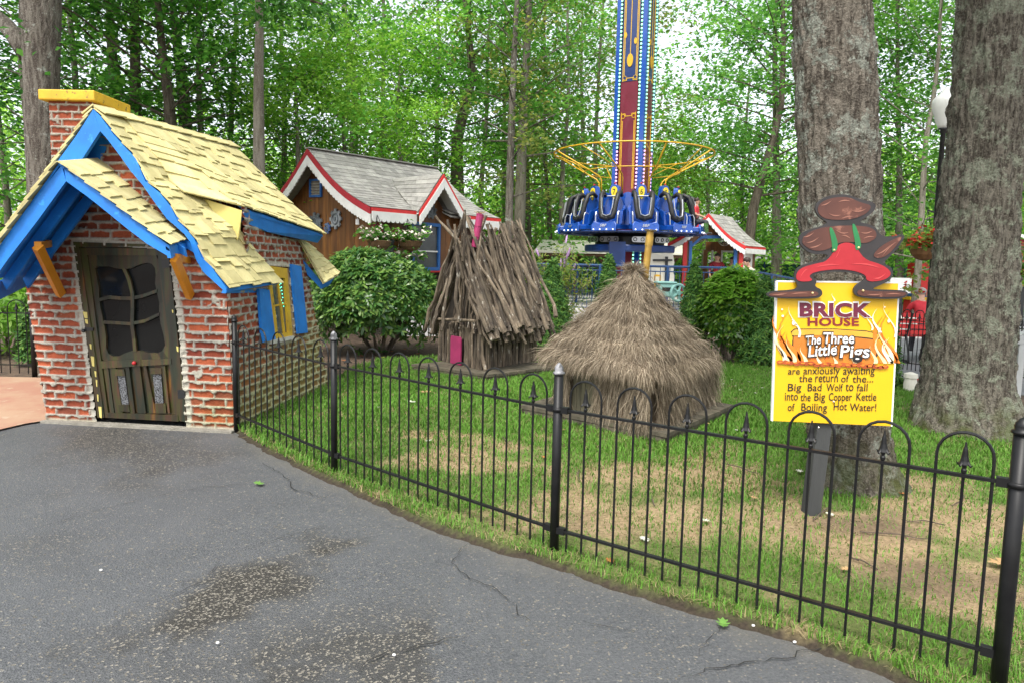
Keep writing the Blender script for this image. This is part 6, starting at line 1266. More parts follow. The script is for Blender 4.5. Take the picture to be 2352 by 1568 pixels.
def seat(ph, num):
    d = (RP(1, ph, 0)-RP(0, ph, 0)).normalized(); t = Vector((-d.y, d.x, 0))
    def Lp(r, tt, z): return RP(r, ph, z, tt)
    g = MB(); bp = sm([(-.27, 2.62), (-.29, 2.95), (-.24, 3.2), (-.15, 3.34), (-.13, 3.56), (-.08, 3.64), (.08, 3.64), (.13, 3.56), (.15, 3.34), (.24, 3.2), (.29, 2.95), (.27, 2.62)], 1)
    g.prism([Lp(1.33, a, z) for a, z in bp], -d*.12)
    for s in (-1, 1): g.prism([Lp(1.30, s*.20, 2.6), Lp(1.72, s*.30, 2.6), Lp(1.70, s*.31, 2.92), Lp(1.45, s*.29, 3.02), Lp(1.30, s*.23, 3.1)], t*s*.07)
    so = g.build('seat', m_rblue, ride)
    g = MB(); g.prism([Lp(1.15, -.33, 2.48), Lp(1.15, .33, 2.48), Lp(1.80, .36, 2.46), Lp(2.0, .31, 2.46), Lp(2.0, -.31, 2.46), Lp(1.80, -.36, 2.46)], Z3*.13)
    g.prism([Lp(1.99, -.33, 2.41), Lp(1.99, .33, 2.41), Lp(1.97, .34, 2.56), Lp(1.95, .28, 2.66), Lp(1.95, .14, 2.62), Lp(1.95, -.14, 2.62), Lp(1.95, -.28, 2.66), Lp(1.97, -.34, 2.56)], d*.06); tr_ = g.build('tray', m_tray, so)
    bvm = tr_.modifiers.new('bevel', 'BEVEL'); bvm.width = .02; bvm.segments = 2
    g = MB()
    for a in (-.26, -.09, .09, .26): g.ball(Lp(2.055, a, 2.45), .018, 7, 4)
    g.build('tray_light', mat('bulb_white', (.9, .9, .9), rough=.3, bump=0, emit=((.9, .95, 1), .9)), so)
    text_mesh('SBF', m_sil, so, 'logo', (Lp(2.056, -.09, 2.52), Lp(2.056, .09, 2.52), Lp(2.056, -.09, 2.585)), .03, .2)
    g = MB(); g.prism([Lp(1.36, a, z) for a, z in sm([(-.075, 3.55), (-.085, 3.44), (-.03, 3.27), (.03, 3.27), (.085, 3.44), (.075, 3.55), (0, 3.6)], 1)], -d*.03); bo = g.build('badge', mat('badge_yellow', (.80, .62, .02), (.75, .55, .02), 5, .4, 0), so)
    if num: text_mesh(num, m_blk, so, 'number', (Lp(1.362, -.035, 3.38), Lp(1.362, .035, 3.38), Lp(1.362, -.035, 3.52)), .01)
    g = MB()
    for s in (-1, 1): g.tube([Lp(1.38, s*.22, 3.34), Lp(1.52, s*.235, 3.42), Lp(1.66, s*.225, 3.36), Lp(1.74, s*.205, 3.14), Lp(1.78, s*.18, 2.92), Lp(1.80, s*.15, 2.78), Lp(1.80, 0, 2.74)], [.05, .058, .06, .062, .066, .07, .075], 8)
    g.ball(Lp(1.80, 0, 2.75), (.1, .08, .09), 8, 6); g.build('harness', m_blk2, so, True)
    g = MB(); g.tube([Lp(1.80, -.155, 3.26), Lp(1.84, -.14, 3.0), Lp(1.87, -.10, 2.84), Lp(1.88, 0, 2.80), Lp(1.87, .10, 2.84), Lp(1.84, .14, 3.0), Lp(1.80, .155, 3.26)], .013, 6); g.tube([Lp(1.38, -.2, 3.34), Lp(1.38, .2, 3.34)], .016, 6); 
    for s in (-1, 1): g.tube([Lp(1.85, s*.29, 2.6), Lp(1.84, s*.30, 2.82), Lp(1.80, s*.30, 2.9), Lp(1.70, s*.30, 2.88), Lp(1.62, s*.30, 2.74)], .014, 6)
    g.build('bar', m_sil, so); g = MB(); g.ball(Lp(1.30, 0, 3.67), (.03, .03, .025), 8, 5); g.build('beacon', m_red, so)
NUM = {0: '6', 11: '7', 1: '5', 10: '8', 2: '4', 9: '9', 3: '3', 8: '10'}
for k in range(12): seat(11+30*k, NUM.get(k, ''))
g = MB(); zh = 4.58; Rh = 2.17; g.ring((tcen.x, tcen.y, zh), Rh, .020, 64, 7); g.ring((tcen.x, tcen.y, 4.10), 1.30, .015, 48, 6)
for k in range(8):
    ph = 22+45*k
    g.tube([RP(Rh, ph, zh), RP(1.30, ph+6, 4.10), RP(1.02, ph+8, 3.95), RP(.94, ph+8, 3.85), RP(.92, ph+8, 3.4)], .020, 7); g.tube([RP(Rh, ph-14, zh), RP(1.30, ph+4, 4.10)], .012, 6)
g.build('hoop_frame', m_yline, ride, True)
# ================================================================== BLUE RAILINGS
m_rail = mat('rail_blue', (.008, .05, .16), (.008, .035, .10), 5, .4, .1)
def railing(p, q, H, sp, label, zb=PLZ, zb2=None, wave=True):
    zb2 = zb if zb2 is None else zb2; o = thing('railing', Vector((p.x, p.y, zb)), label, 'railing'); L = (Vector((q.x, q.y, 0))-Vector((p.x, p.y, 0))).length; n = int(L/sp)
    def P(t, h): return Vector((p.x+(q.x-p.x)*t, p.y+(q.y-p.y)*t, zb+(zb2-zb)*t+h))
    for h, r in ((H, .028), (H-.12, .014), (.12, .014)): g = MB(); g.tube([P(0, h), P(1, h)], r, 8); g.build('rail', m_rail, o)
    k = max(1, round(L/1.6))
    for i in range(k+1): g = MB(); a = P(i/k, 0); g.box((a.x, a.y, a.z+H/2), (.06, .06, H)); g.build('post', m_rail, o)
    for i in range(min(n, 99)): t = (i+.5)/n; g = MB(); w = .03 if wave and i % 3 == 1 else 0; g.tube([P(t, .12), P(t, .35)+Vector((w, 0, 0)), P(t, .6)-Vector((w, 0, 0)), P(t, H-.12 if i % 2 else H-.02)], .009, 5); g.build('picket', m_rail, o)
    return o
a, b, c = AT(1222, 612, 16.35), AT(1690, 613, 16.35), AT(1840, 640, 18.6)
railing(a, b, 1.13, .115, 'blue metal railing along the front edge of the ride platform'); railing(b+Vector((.06, .03, 0)), c, 1.12, .115, 'blue railing sloping down to the right of the ride platform', PLZ, PLZ-.28)
railing(AT(1226, 612, 20.0), AT(1420, 612, 21.0), 1.08, .09, 'second blue railing behind, left of the tower base'); railing(AT(1500, 612, 20.3), AT(1570, 612, 20.3), 1.08, .1, 'short blue railing right of the tower base'); railing(AT(1229, 612, 16.5), AT(1300, 612, 21.6), 1.1, .1, 'blue railing running back from the left front corner of the platform')
# yellow ride control stand behind the straw hut, green hose reel
g = MB(); p = AT(1510, 640, 17.2)
for s in (-.07, .07): g.tube([Vector((p.x+s, p.y, PLZ-.02)), Vector((p.x+s, p.y, 1.32))], .02, 6)
for z in (.7, 1.0, 1.32): g.beam(Vector((p.x-.08, p.y, z)), Vector((p.x+.08, p.y, z)), .03, .05)
tag(g.build('gate_frame', m_yline), 'small yellow frame on the ride platform beside the gold pipe', 'gate')
m_teal = mat('teal_plastic', (.28, .52, .47), (.24, .46, .42), 3, .5, .1)
c = AT(1530, 668, 12.6); reel = thing('hose_reel', (c.x, c.y, 0), 'pale teal plastic hose reel box behind the straw hut', 'hose reel')
g = MB(); g.box((c.x, c.y, c.z+.01), (.30, .34, .24)); g.box((c.x-.02, c.y, c.z+.15), (.36, .38, .04)); g.box((c.x, c.y, .30), (.26, .3, .62)); o = g.build('body', m_teal, reel); bb = o.modifiers.new('bevel', 'BEVEL'); bb.width = .025; bb.segments = 2
g = MB(); w_ = c+Vector((.19, -.14, -.03)); ax_ = (Vector((.35, -.93, 0)).normalized()); xa = Vector((.93, .35, 0)); g.ring(w_, .15, .028, 24, 7, (xa, Z3)); 
for k in range(5): a = k*1.2566; g.tube([w_, w_+xa*.15*math.cos(a)+Z3*.15*math.sin(a)], .025, 6)
g.tube([w_-ax_*.03, w_+ax_*.04], .045, 10); g.build('wheel', m_teal, reel); g = MB(); g.box(c+Vector((-.03, -.175, .03)), (.16, .006, .07)); g.build('slot', m_blk2, reel)
# ================================================================== TICKET BOOTH
def c4(x, y): return (1225+.41667*x, .41667*y)
BY = 20.0; bA, bLq, bRq = AT(1627, 491, BY), AT(1533, 559, BY), AT(1711, 566, BY); rdir = Vector((.62, .78, 0)); RLn = 1.75
booth = thing('ticket_booth', Vector((AT(1640, 600, BY).x, BY, PLZ)), 'small wooden operator booth with red and blue posts and scalloped white trim', 'booth')
def bsL(s, t): return (bA+rdir*RLn*s).lerp(bLq+rdir*RLn*s, t)-Z3*.10*math.sin(math.pi*t)
def bsR(s, t): return (bA+rdir*RLn*s).lerp(bRq+rdir*RLn*s, t)-Z3*.10*math.sin(math.pi*t)
g = MB(); shingles(g, bsL, RLn, 9, (.16, .3), 41, .008, .03, 1, 0, 1, .012); shingles(g, bsR, RLn, 9, (.16, .3), 42, .008, .03, 1, 0, 1, .012); deck(g, bsL, .004, .996, 1, 6, .03); deck(g, bsR, .004, .996, 1, 6, .03); bro = g.build('roof', m_shing, booth)
for f in (bsL, bsR):
    P_ = [f(0, k/6)+Vector((0, -.02, 0)) for k in range(7)]; g = MB(); g.strip([p-Z3*.0 for p in P_], [p-Z3*.11 for p in P_], (0, -.03, 0)); g.build('bargeboard', m_rtrim, bro); g = MB()
    for a, b in zip(P_, P_[1:]): scallop(g, a-Z3*.10, b-Z3*.10, .11, (0, 0, -1), .055, .03, (0, -1, 0))
    g.build('scalloped_trim', m_trimw, bro)
p, q = bsR(0, 1), bsR(1, 1); g = MB(); n_ = Vector((rdir.y, -rdir.x, 0)); g.prism([p, q, q-Z3*.06, p-Z3*.06], n_*.03); g.build('fascia', m_rtrim, bro); g = MB(); scallop(g, p-Z3*.06, q-Z3*.06, .10, (0, 0, -1), .055, .03, n_); g.build('scalloped_trim', m_trimw, bro)
def BX(px, y=BY+.2): return AT(px, 610, y).x
ez_ = bRq.z
def post(px0, px1, m_, name, dy=.2):
    g = MB(); x0, x1 = BX(px0, BY+dy), BX(px1, BY+dy); g.box(((x0+x1)/2, BY+dy, (PLZ+ez_+.12)/2), (x1-x0, .1, ez_+.12-PLZ)); return g.build(name, m_, booth)
post(1567, 1576, m_rtrim, 'corner_post'); post(1576.3, 1580, m_cwood, 'jamb', .22); post(1580.3, 1587, m_bframe, 'blue_post', .19); post(1684, 1691, m_bframe, 'blue_post', .19); post(1691.3, 1695, m_cwood, 'jamb', .22); post(1695.3, 1705, m_rtrim, 'corner_post')
g = MB(); xa_, xb_ = BX(1587), BX(1684); P_ = [Vector((xa_-.06, BY+.19, ez_-.12)), Vector((xa_+.28, BY+.19, ez_+.20)), Vector((xb_-.36, BY+.19, ez_+.22)), Vector((xb_+.06, BY+.19, ez_-.10))]
g.strip([p+Z3*.0 for p in P_], [p+Z3*.09 for p in P_], (0, .06, 0)); g.build('arch', m_bframe, booth)
g = MB(); Q_ = [p+Z3*.09+Vector((0, .06, 0)) for p in P_]; g.prism(Q_+[bsR(0, .85)+Vector((0, .28, -.10)), bA+Vector((0, .28, -.16)), bsL(0, .7)+Vector((0, .28, -.10))], (0, .03, 0)); g.build('gable', m_cwood, booth)
g = MB(); xb0, xb1 = BX(1576, BY+1.5)+.6, BX(1700, BY+1.5)+.40; zb_ = ez_-.1
g.box(((xb0+xb1)/2, BY+1.55, (PLZ+1.45)/2), (xb1-xb0, .05, 1.45-PLZ)); g.box(((xb0+xb1)/2, BY+1.55, (zb_-.04+zb_+.26)/2), (xb1-xb0, .05, .3)); 
for x in (xb0, xb0+.42, xb1): g.box((x, BY+1.55, (PLZ+zb_)/2), (.12, .08, zb_-PLZ))
g.box(((xa_+xb_)/2, BY+.2, (PLZ+1.05)/2), (xb_-xa_, .05, 1.05-PLZ)); x_ = BX(1705)+.02; g.prism([Vector((x_, BY+.2, PLZ)), Vector((x_+.6, BY+1.5, PLZ)), Vector((x_+.6, BY+1.5, 1.5)), Vector((x_, BY+.2, 1.5))], (.03, 0, 0)); g.build('wall', m_cwood, booth)
g = MB(); x0, x1 = xb0+.5, xb1-.06; 
for a in (x0, (x0+x1)/2, x1): g.box((a, BY+1.5, (1.45+zb_)/2), (.05, .05, zb_-1.45))
g.box(((x0+x1)/2, BY+1.5, zb_-.03), (x1-x0, .05, .05)); g.box(((x0+x1)/2, BY+1.5, 1.47), (x1-x0, .05, .05)); g.box((xb0+.2, BY+1.49, (1.45+zb_)/2), (.05, .05, zb_-1.45))
for k in (0, .33, .66, 1): g.box((x_+.03+.6*k, BY+.2+1.3*k, (1.5+zb_)/2), (.05, .05, zb_-1.5))
g.prism([Vector((x_+.02, BY+.2, zb_-.08)), Vector((x_+.62, BY+1.5, zb_-.08)), Vector((x_+.62, BY+1.5, zb_)), Vector((x_+.02, BY+.2, zb_))], (.04, 0, 0)); g.build('window_frame', m_trimw, booth)
fc = AT(*c4(1055, 1325), BY+.9); fan = thing('wall_fan', fc, 'round wire fan hanging inside the booth', 'fan'); g = MB()
for r in (.17, .12, .06): g.ring(fc, r, .006, 20, 4, (Vector((1, 0, 0)), Z3)); g.ring(fc+Vector((0, .08, 0)), r, .006, 20, 4, (Vector((1, 0, 0)), Z3))
for k in range(10): a = k*.628; g.tube([fc, fc+Vector((.17*math.cos(a), 0, .17*math.sin(a)))], .004, 4)
g.tube([fc+Vector((0, .05, .17)), fc+Vector((0, .05, .42))], .012, 6); g.build('cage', m_sil, fan); g = MB()
for k in range(3): a = k*2.094; g.prism([fc+Vector((.03*math.cos(a), .03, .03*math.sin(a))), fc+Vector((.14*math.cos(a+.3), .05, .14*math.sin(a+.3))), fc+Vector((.14*math.cos(a-.4), .03, .14*math.sin(a-.4)))], (0, .006, 0))
g.build('blade', m_blk2, fan)
# ================================================================== CANOPY SHELTER, PAINTED BOARD, GREEN FENCE
m_can = mat('canopy_cream', (.74, .70, .60), (.68, .64, .54), 3, .8, .1); sh = thing('canopy_shelter', AT(1400, 600, 25), 'long cream roofed shelter behind the drop tower', 'shelter')
e0, e1, r0_, r1_ = AT(1226, 577, 24.5), AT(1575, 583, 24.5), AT(1246, 551, 27.5), AT(1580, 556, 27.5); g = MB(); g.prism([e0, e1, r1_, r0_], (0, 0, -.06)); g.prism([r0_, r1_, r1_+Vector((0, 3, -.6)), r0_+Vector((0, 3, -.6))], (0, 0, -.06)); g.build('roof', m_can, sh)
g = MB(); g.beam(e0+Vector((.1, .1, -.1)), e1+Vector((-.1, .1, -.1)), .1, .12); g.build('beam', mat('shelter_wood', (.12, .06, .03), (.08, .04, .02), 8, .8), sh)
for px in (1252, 1322, 1388, 1540): 
    p = AT(px, 600, 24.8); g = MB(); g.box((p.x, p.y, 1.0), (.12, .12, 2.1)); g.beam((p.x-.35, p.y, 1.98), (p.x, p.y, 1.55), .06, .08); g.beam((p.x+.35, p.y, 1.98), (p.x, p.y, 1.55), .06, .08); g.build('post', MATS['shelter_wood'], sh)
pb_ = thing('painted_board', AT(1520, 640, 18.2), 'cream board with ragged edges and a dark cross brace, right of the gold pipe', 'board'); rr = random.Random(8)
tl, tr_, br_, bl_ = AT(1490, 584, 18.2), AT(1547, 583, 18.2), AT(1549, 650, 18.2), AT(1490, 650, 18.2); P_ = []
for a, b in ((tl, tr_), (tr_, br_), (br_, bl_), (bl_, tl)):
    for i in range(9): P_.append(a.lerp(b, i/9)+Vector((rr.gauss(0, .012), 0, rr.gauss(0, .012))))
g = MB(); g.prism(P_, (0, .03, 0)); g.build('board', m_can, pb_); g = MB(); a = AT(1531, 590, 18.18); b = AT(1531, 660, 18.18); g.beam(a, Vector((b.x, b.y, PLZ)), .07, .05, (0, -1, 0)); a, b = AT(1500, 598, 18.14), AT(1544, 598, 18.14); g.beam(a, b, .05, .05, (0, -1, 0)); g.build('brace', m_blk2, pb_)
m_gf = mat('green_screen', (.012, .075, .045), (.01, .06, .035), 2, .8, .2); gf = thing('green_fence', AT(1800, 620, 33), 'long dark green privacy fence far behind the ride', 'fence')
a, b = AT(1180, 620, 33), AT(2330, 620, 33); g = MB(); g.prism([Vector((a.x, 33, -.02)), Vector((b.x, 33, -.02)), Vector((b.x, 33, 1.75)), Vector((a.x, 33, 1.75))], (0, .03, 0)); g.build('screen', m_gf, gf)
for i in range(11): p = a.lerp(b, i/10); g = MB(); g.tube([(p.x, 32.96, -.03), (p.x, 32.96, 1.85)], .04, 8); g.build('post', m_rblued, gf)
# ================================================================== RIGHT SIDE BACKGROUND
m_lamp = mat('lamp_glass', (.80, .79, .75), (.76, .75, .71), 3, .35, 0)
lb = AT(2160, 700, 12.0); lx, ly = lb.x+.03, 12.0; gz = AT(2165, 250, 12).z; gx_ = AT(2171, 250, 12).x
lamp = thing('street_lamp', (lx, ly, 0), 'black lamp post with white acorn globe half hidden by the right oak trunk', 'street lamp')
g = MB(); g.lathe([(.09, 0), (.10, .05), (.06, .3), (.045, .5), (.04, gz-.42), (.055, gz-.40), (.05, gz-.36), (.09, gz-.33)], (gx_, ly, 0), 12); g.build('pole', m_iron, lamp, True)
g = MB(); g.lathe([(.085, -.33), (.105, -.28), (.13, -.22), (.16, -.12), (.19, -.02), (.20, .03), (.205, .08), (.203, .12), (.195, .15), (.165, .19), (.13, .22), (.10, .25), (.08, .28), (.06, .32), (.035, .35), (.01, .36)], (gx_, ly, gz), 18); g.build('globe', m_lamp, lamp, True)
m_pet = mat('petal_red', (.72, .035, .02), (.60, .02, .03), 20, .6, 0); bc_ = AT(2124, 572, 11.9); g = MB(); g.tube([(gx_, ly, bc_.z+.62), (bc_.x, 11.9, bc_.z+.66)], .014, 6); g.build('bracket', m_iron, lamp)
basket('hanging_basket', bc_+Z3*.66, bc_, .24, 'wooden hanging basket overflowing with red begonias, left of the lamp post', m_pet, 15, 'yel', 60, .62, None, mat('slat_pot', (.22, .11, .04), (.13, .06, .02), 12, .8, .5, stretch=(1, 1, .2)))
kc = AT(2124, 650, 24); kio = thing('red_kiosk', (kc.x, kc.y, 0), 'tall red wooden kiosk door beyond the lamp post', 'kiosk'); g = MB(); x0, x1 = AT(2105, 640, 24).x, AT(2150, 640, 24).x; z1 = AT(2120, 603, 24).z; g.box(((x0+x1)/2, 24.3, z1/2), (x1-x0, .6, z1)); g.build('body', m_rtrim, kio)
g = MB(); g.box(((x0+x1)/2-.2, 23.9, .62), (1.0, .5, .10)); g.build('counter', m_yline, kio); g = MB(); g.box(((x0+x1)/2-.1, 23.95, .73), (.9, .4, .10)); g.build('counter_top', m_bframe, kio); g = MB(); g.box(((x0+x1)/2-.2, 23.95, .28), (.9, .4, .57)); g.build('base', m_rtrim, kio); g = MB(); g.ball((x0+.12, 23.98, 1.35), .04, 8, 5); g.build('knob', m_sil, kio)
ic = AT(2068, 656, 15.5); ib = thing('info_board', (ic.x, ic.y, 0), 'white notice board with dark frame behind the yellow sign', 'notice board'); g = MB(); g.box((ic.x, ic.y, ic.z), (.48, .03, .34)); g.build('panel', m_white, ib); g = MB(); 
for s in (-.18, .05): g.box((ic.x+s, ic.y+.04, ic.z/2+.05), (.05, .05, ic.z+.25))
g.build('legs', m_blk2, ib)
# bench with its back to us
bp = AT(2135, 828, 12.0); bch = thing('park_bench', (bp.x+.2, 12.0, 0), 'red slatted park bench seen from behind with black iron legs', 'bench'); bx0, bx1 = AT(2062, 760, 12).x, AT(2062, 760, 12).x+1.25
for z, dy in ((.80, -.10), (.70, -.07), (.60, -.04), (.50, -.01)): g = MB(); g.box(((bx0+bx1)/2, 12+dy, z), (bx1-bx0, .028, .075)); g.build('back_slat', m_rtrim, bch)
for dy in (.08, .18, .28, .38): g = MB(); g.box(((bx0+bx1)/2, 12+dy, .43), (bx1-bx0, .08, .03)); g.build('seat_slat', m_rtrim, bch)
for x in (bx0+.16, bx1-.16): g = MB(); g.tube([(x, 11.86, .84), (x, 12.0, .43), (x, 11.92, .2), (x, 11.85, -.02)], .02, 6); g.tube([(x, 12.0, .42), (x, 12.42, .42), (x, 12.38, .2), (x, 12.46, -.02)], .02, 6); g.tube([(x, 11.85, .0), (x, 12.46, .0)], .02, 6); g.build('leg', m_iron, bch)
# barn
m_barn = mat('barn_red', (.30, .025, .035), (.24, .02, .03), 3, .7, .2); q0 = AT(2316, 672, 36); barn = thing('red_barn', (q0.x+1.5, 37, 0), 'small dark red barn with white trim at the right edge', 'barn'); zb1, zb2 = 1.57+1.35, 1.57+2.0
x0 = AT(2312, 640, 36).x-1.2; prof = [(x0, 0), (x0, 2.1), (x0+.55, 3.1), (x0+1.5, 3.55), (x0+2.45, 3.1), (x0+3, 2.1), (x0+3, 0)]; g = MB()
for i in range(7): pass
g.prism([Vector((x, 36, z)) for x, z in prof], (0, 4, 0)); g.build('wall', m_barn, barn); g = MB()
for i in range(22): z = .1+i*.16; w = 1.5 if z < 2.1 else max(.1, 1.5-(z-2.1)*.55 if z < 3.1 else .95-(z-3.1)*2); g.beam((x0+1.5-w, 35.985, z), (x0+1.5+w, 35.985, z), .03, .02)
g.build('clapboard', m_barn, barn); g = MB(); g.strip([Vector((x, 35.9, z+.02)) for x, z in prof[1:6]], [Vector((x, 35.9, z+.16)) for x, z in prof[1:6]], (0, 4.2, 0)); g.build('roof', m_shing, barn); g = MB(); g.strip([Vector((x, 35.86, z-.03)) for x, z in prof[1:6]], [Vector((x, 35.86, z+.14)) for x, z in prof[1:6]], (0, .05, 0)); 
g.build('trim', m_trimw, barn)
basket('flower_pot', AT(2350, 600, 26)+Z3*.7, AT(2352, 624, 26), .3, 'basket of orange-pink flowers before the red barn', mat('petal_coral', (.75, .16, .10), (.7, .1, .1), 20, .6, 0), 19, 'mid', 24, .1)
p = AT(2342, 700, 22); g = MB(); g.box((p.x, p.y, .55), (.16, .16, 1.1)); g.box((p.x, p.y, 1.12), (.19, .19, .05)); tag(g.build('bollard', m_blk2), 'black square post on the far walkway by the barn', 'post')
m_grey = mat('grey_wood', (.42, .43, .42), (.32, .33, .32), 6, .7, .3, stretch=(1, 1, .2)); p = AT(2338, 800, 8.2); gp = thing('wooden_handrail', (p.x, p.y, 0), 'pale grey wooden handrail post at the right edge beside the oak', 'handrail'); zt_ = p.z+.12
g = MB(); g.box((p.x+.02, p.y, zt_/2), (.075, .09, zt_)); g.build('post', m_grey, gp); g = MB(); g.prism([Vector((p.x-.05, p.y-.06, zt_-.06)), Vector((p.x-.03, p.y-.06, zt_+.04)), Vector((p.x+.05, p.y-.06, zt_+.08)), Vector((p.x+1.2, p.y+.1, zt_+.08)), Vector((p.x+1.2, p.y+.1, zt_-.06))], (0, .1, 0)); g.build('rail', m_grey, gp)
p = G(2089, 903); g = MB(); g.lathe([(.075, -.03), (.08, .12), (.07, .20), (.085, .21), (.08, .26), (.02, .28)], (p.x, p.y, 0), 14); tag(g.build('garden_light', m_can), 'short pale round post at the foot of the right oak', 'garden light')
# ================================================================== PEOPLE
m_skin = mat('skin', (.55, .32, .22), (.50, .28, .19), 9, .55, .05); m_hair = mat('hair_dark', (.025, .015, .010), (.04, .022, .014), 30, .6, .2); m_shirt = mat('polo_red', (.26, .012, .025), (.22, .01, .02), 9, .8, .2); m_cream = mat('tee_cream', (.62, .56, .48), (.55, .49, .42), 9, .85, .2)
m_khaki = mat('trousers', (.05, .05, .06), (.04, .04, .05), 9, .85, .2); m_coral = mat('shirt_red', (.62, .03, .045), (.52, .025, .035), 7, .8, .3); m_shoe = mat('shoe', (.02, .02, .02), (.05, .05, .05), 9, .6, 0); m_green = mat('sock_green', (.10, .28, .05), (.02, .03, .02), 30, .8, 0)
def person(loc, face, H, pose, top, bot, label, sleeve=.45, hair=m_hair, sock=None):
    f = Vector(face).normalized(); r = Vector((f.y, -f.x, 0)); o = thing('person', loc, label, 'person'); L = Vector(loc)
    def W(x, y, z): return L+r*x*H+f*y*H+Z3*z*H
    J, R, E, M = [], [], [], []
    def add(p, rad_, par, mm): J.append(W(*p)); R.append(rad_*H); M.append(mm); E.append((par, len(J)-1)) if par is not None else None; return len(J)-1
    if pose == 'stand': pz, tl, hipf = .52, 0.0, None
    elif pose == 'lean': pz, tl, hipf = .50, .16, None
    else: pz, tl, hipf = 0.0, (.02 if pose == 'ride' else .22), 1
    pe = add((0, 0, pz), .072, None, 1); ab = add((0, tl*.25, pz+.10), .068, pe, 0); chst = add((0, tl*.7, pz+.20), .080, ab, 0); nk0 = add((0, tl, pz+.285), .048, chst, 0); nk = add((0, tl*1.1+.005, pz+.325), .030, nk0, 2); h0 = add((0, tl*1.25+.012, pz+.365), .046, nk, 2); h1 = add((0, tl*1.35+.008, pz+.415), .056, h0, 2); add((0, tl*1.38, pz+.45), .040, h1, 2)
    hands = []
    for s in (-1, 1):
        sh_ = add((s*.085, tl*.95, pz+.275), .042, nk0, 0); sh2 = add((s*.115, tl*.95, pz+.255), .036, sh_, 0)
        if pose == 'stand': el, wr = (s*.145, .02, pz+.10), (s*.11, .12, pz+.035)
        elif pose == 'lean': el, wr = (s*.14, tl+.06, pz+.13), (s*.07, tl+.13, pz+.05)
        elif pose == 'ride': el, wr = (s*.15, .05, .13), (s*.10, .14, .10)
        else: el, wr = (s*.14, tl+.06, .12), (s*.08, tl+.12, .06)
        mid = tuple((a+b)/2 for a, b in zip((s*.115, tl*.95, pz+.255), el)); m_ = add(mid, .030, sh2, 0); e_ = add(el, .025, m_, 2); w_ = add(wr, .017, e_, 2); hands.append((w_, s))
    for s in (-1, 1):
        hp = add((s*.05, 0, pz-.02), .062, pe, 1)
        if hipf: kn, an, to = (s*.065, .24, pz+.0), (s*.06, .26, pz-.23), (s*.06, .36, pz-.245)
        else: kn, an, to = (s*.055, .01, .28), (s*.055, 0, .04), (s*.06, .085, .018)
        m_ = add(tuple((a+b)/2 for a, b in zip((s*.05, 0, pz-.02), kn)), .052, hp, 1); k_ = add(kn, .038, m_, 1); c_ = add(tuple(a+(b-a)*.35+(0, -.01, 0)[i] for i, (a, b) in enumerate(zip(kn, an))), .036, k_, 3); a_ = add(an, .022, c_, 3); h_ = add((an[0], an[1]-.01, an[2]-.022), .022, a_, 4); add(to, .018, h_, 4)
    for w_, s in hands:   # five separate fingers
        d = (J[w_]-J[w_-1]).normalized(); pm = J[w_]+d*.045*H; J.append(pm); R.append(.018*H); M.append(2); E.append((w_, len(J)-1)); pi_ = len(J)-1; sd_ = d.cross(Z3)
        if sd_.length < .1: sd_ = r.copy()
        sd_.normalize(); dn = sd_.cross(d)
        for k, (of, ln_) in enumerate(((-.015, .036), (-.005, .042), (.005, .040), (.015, .032))):
            q = pm+sd_*of*H+d*ln_*.55*H; J.append(q); R.append(.0058*H); M.append(2); E.append((pi_, len(J)-1)); J.append(q+d*ln_*.4*H-dn*.012*H*s*0-Z3*.012*H); R.append(.005*H); M.append(2); E.append((len(J)-2, len(J)-1))
        J.append(J[w_]+d*.03*H-sd_*s*.026*H); R.append(.007*H); M.append(2); E.append((pi_, len(J)-1))
    me = bpy.data.meshes.new('body'); me.from_pydata([p-L for p in J], E, []); b = bpy.data.objects.new('body', me); COL.objects.link(b); sk = b.modifiers.new('skin', 'SKIN'); sk.use_smooth_shade = True
    for i, v in enumerate(me.skin_vertices[0].data): v.radius = (R[i], R[i]); v.use_root = (i == 0)
    ss = b.modifiers.new('sub', 'SUBSURF'); ss.levels = 1; ss.render_levels = 1; dg = bpy.context.evaluated_depsgraph_get(); m2 = bpy.data.meshes.new_from_object(b.evaluated_get(dg)); bpy.data.objects.remove(b)
    for m_ in (top, bot, m_skin, sock or bot, m_shoe): m2.materials.append(m_)
    JA = np.array([tuple(p-L) for p in J]); EA = np.array(E)
    for pl_ in m2.polygons:
        c = np.array(pl_.center); a, bb_ = JA[EA[:, 0]], JA[EA[:, 1]]; ab_ = bb_-a; t = np.clip(((c-a)*ab_).sum(1)/((ab_**2).sum(1)+1e-9), 0, 1); dd = np.linalg.norm(a+ab_*t[:, None]-c, axis=1); k = int(dd.argmin()); pl_.material_index = M[EA[k, 1]] if t[k] > .5 else M[EA[k, 0]]; pl_.use_smooth = True
    m2.name = 'body'; link('body', m2, o)
    hc = J[h1]; g = MB(); g.ball(hc+Z3*.018*H-f*.012*H, (.058*H, .060*H, .050*H), 12, 8); g.build('hair', hair, o, True)
    g = MB(); g.ball(J[h0]+f*.060*H+Z3*.022*H, (.009*H, .012*H, .014*H), 6, 5); 
    for s in (-1, 1): g.ball(J[h0]+r*s*.054*H+Z3*.028*H, (.008*H, .012*H, .018*H), 6, 5)
    g.build('nose_and_ears', m_skin, o, True); g = MB()
    for s in (-1, 1): g.ball(J[h0]+r*s*.020*H+f*.054*H+Z3*.034*H, .0055*H, 6, 4)
    g.build('eyes', m_hair, o); g = MB(); g.ball(J[h0]+f*.050*H-Z3*.006*H, (.016*H, .008*H, .004*H), 6, 4); g.build('mouth', mat('lips', (.35, .10, .09), rough=.5, bump=0), o); return o
tocam = lambda p: Vector((-p.x, -p.y, 0)).normalized()
def stand_at(px, head_y, Y, fl): p = AT(px, head_y, Y); return Vector((p.x, p.y, fl)), p.z-fl
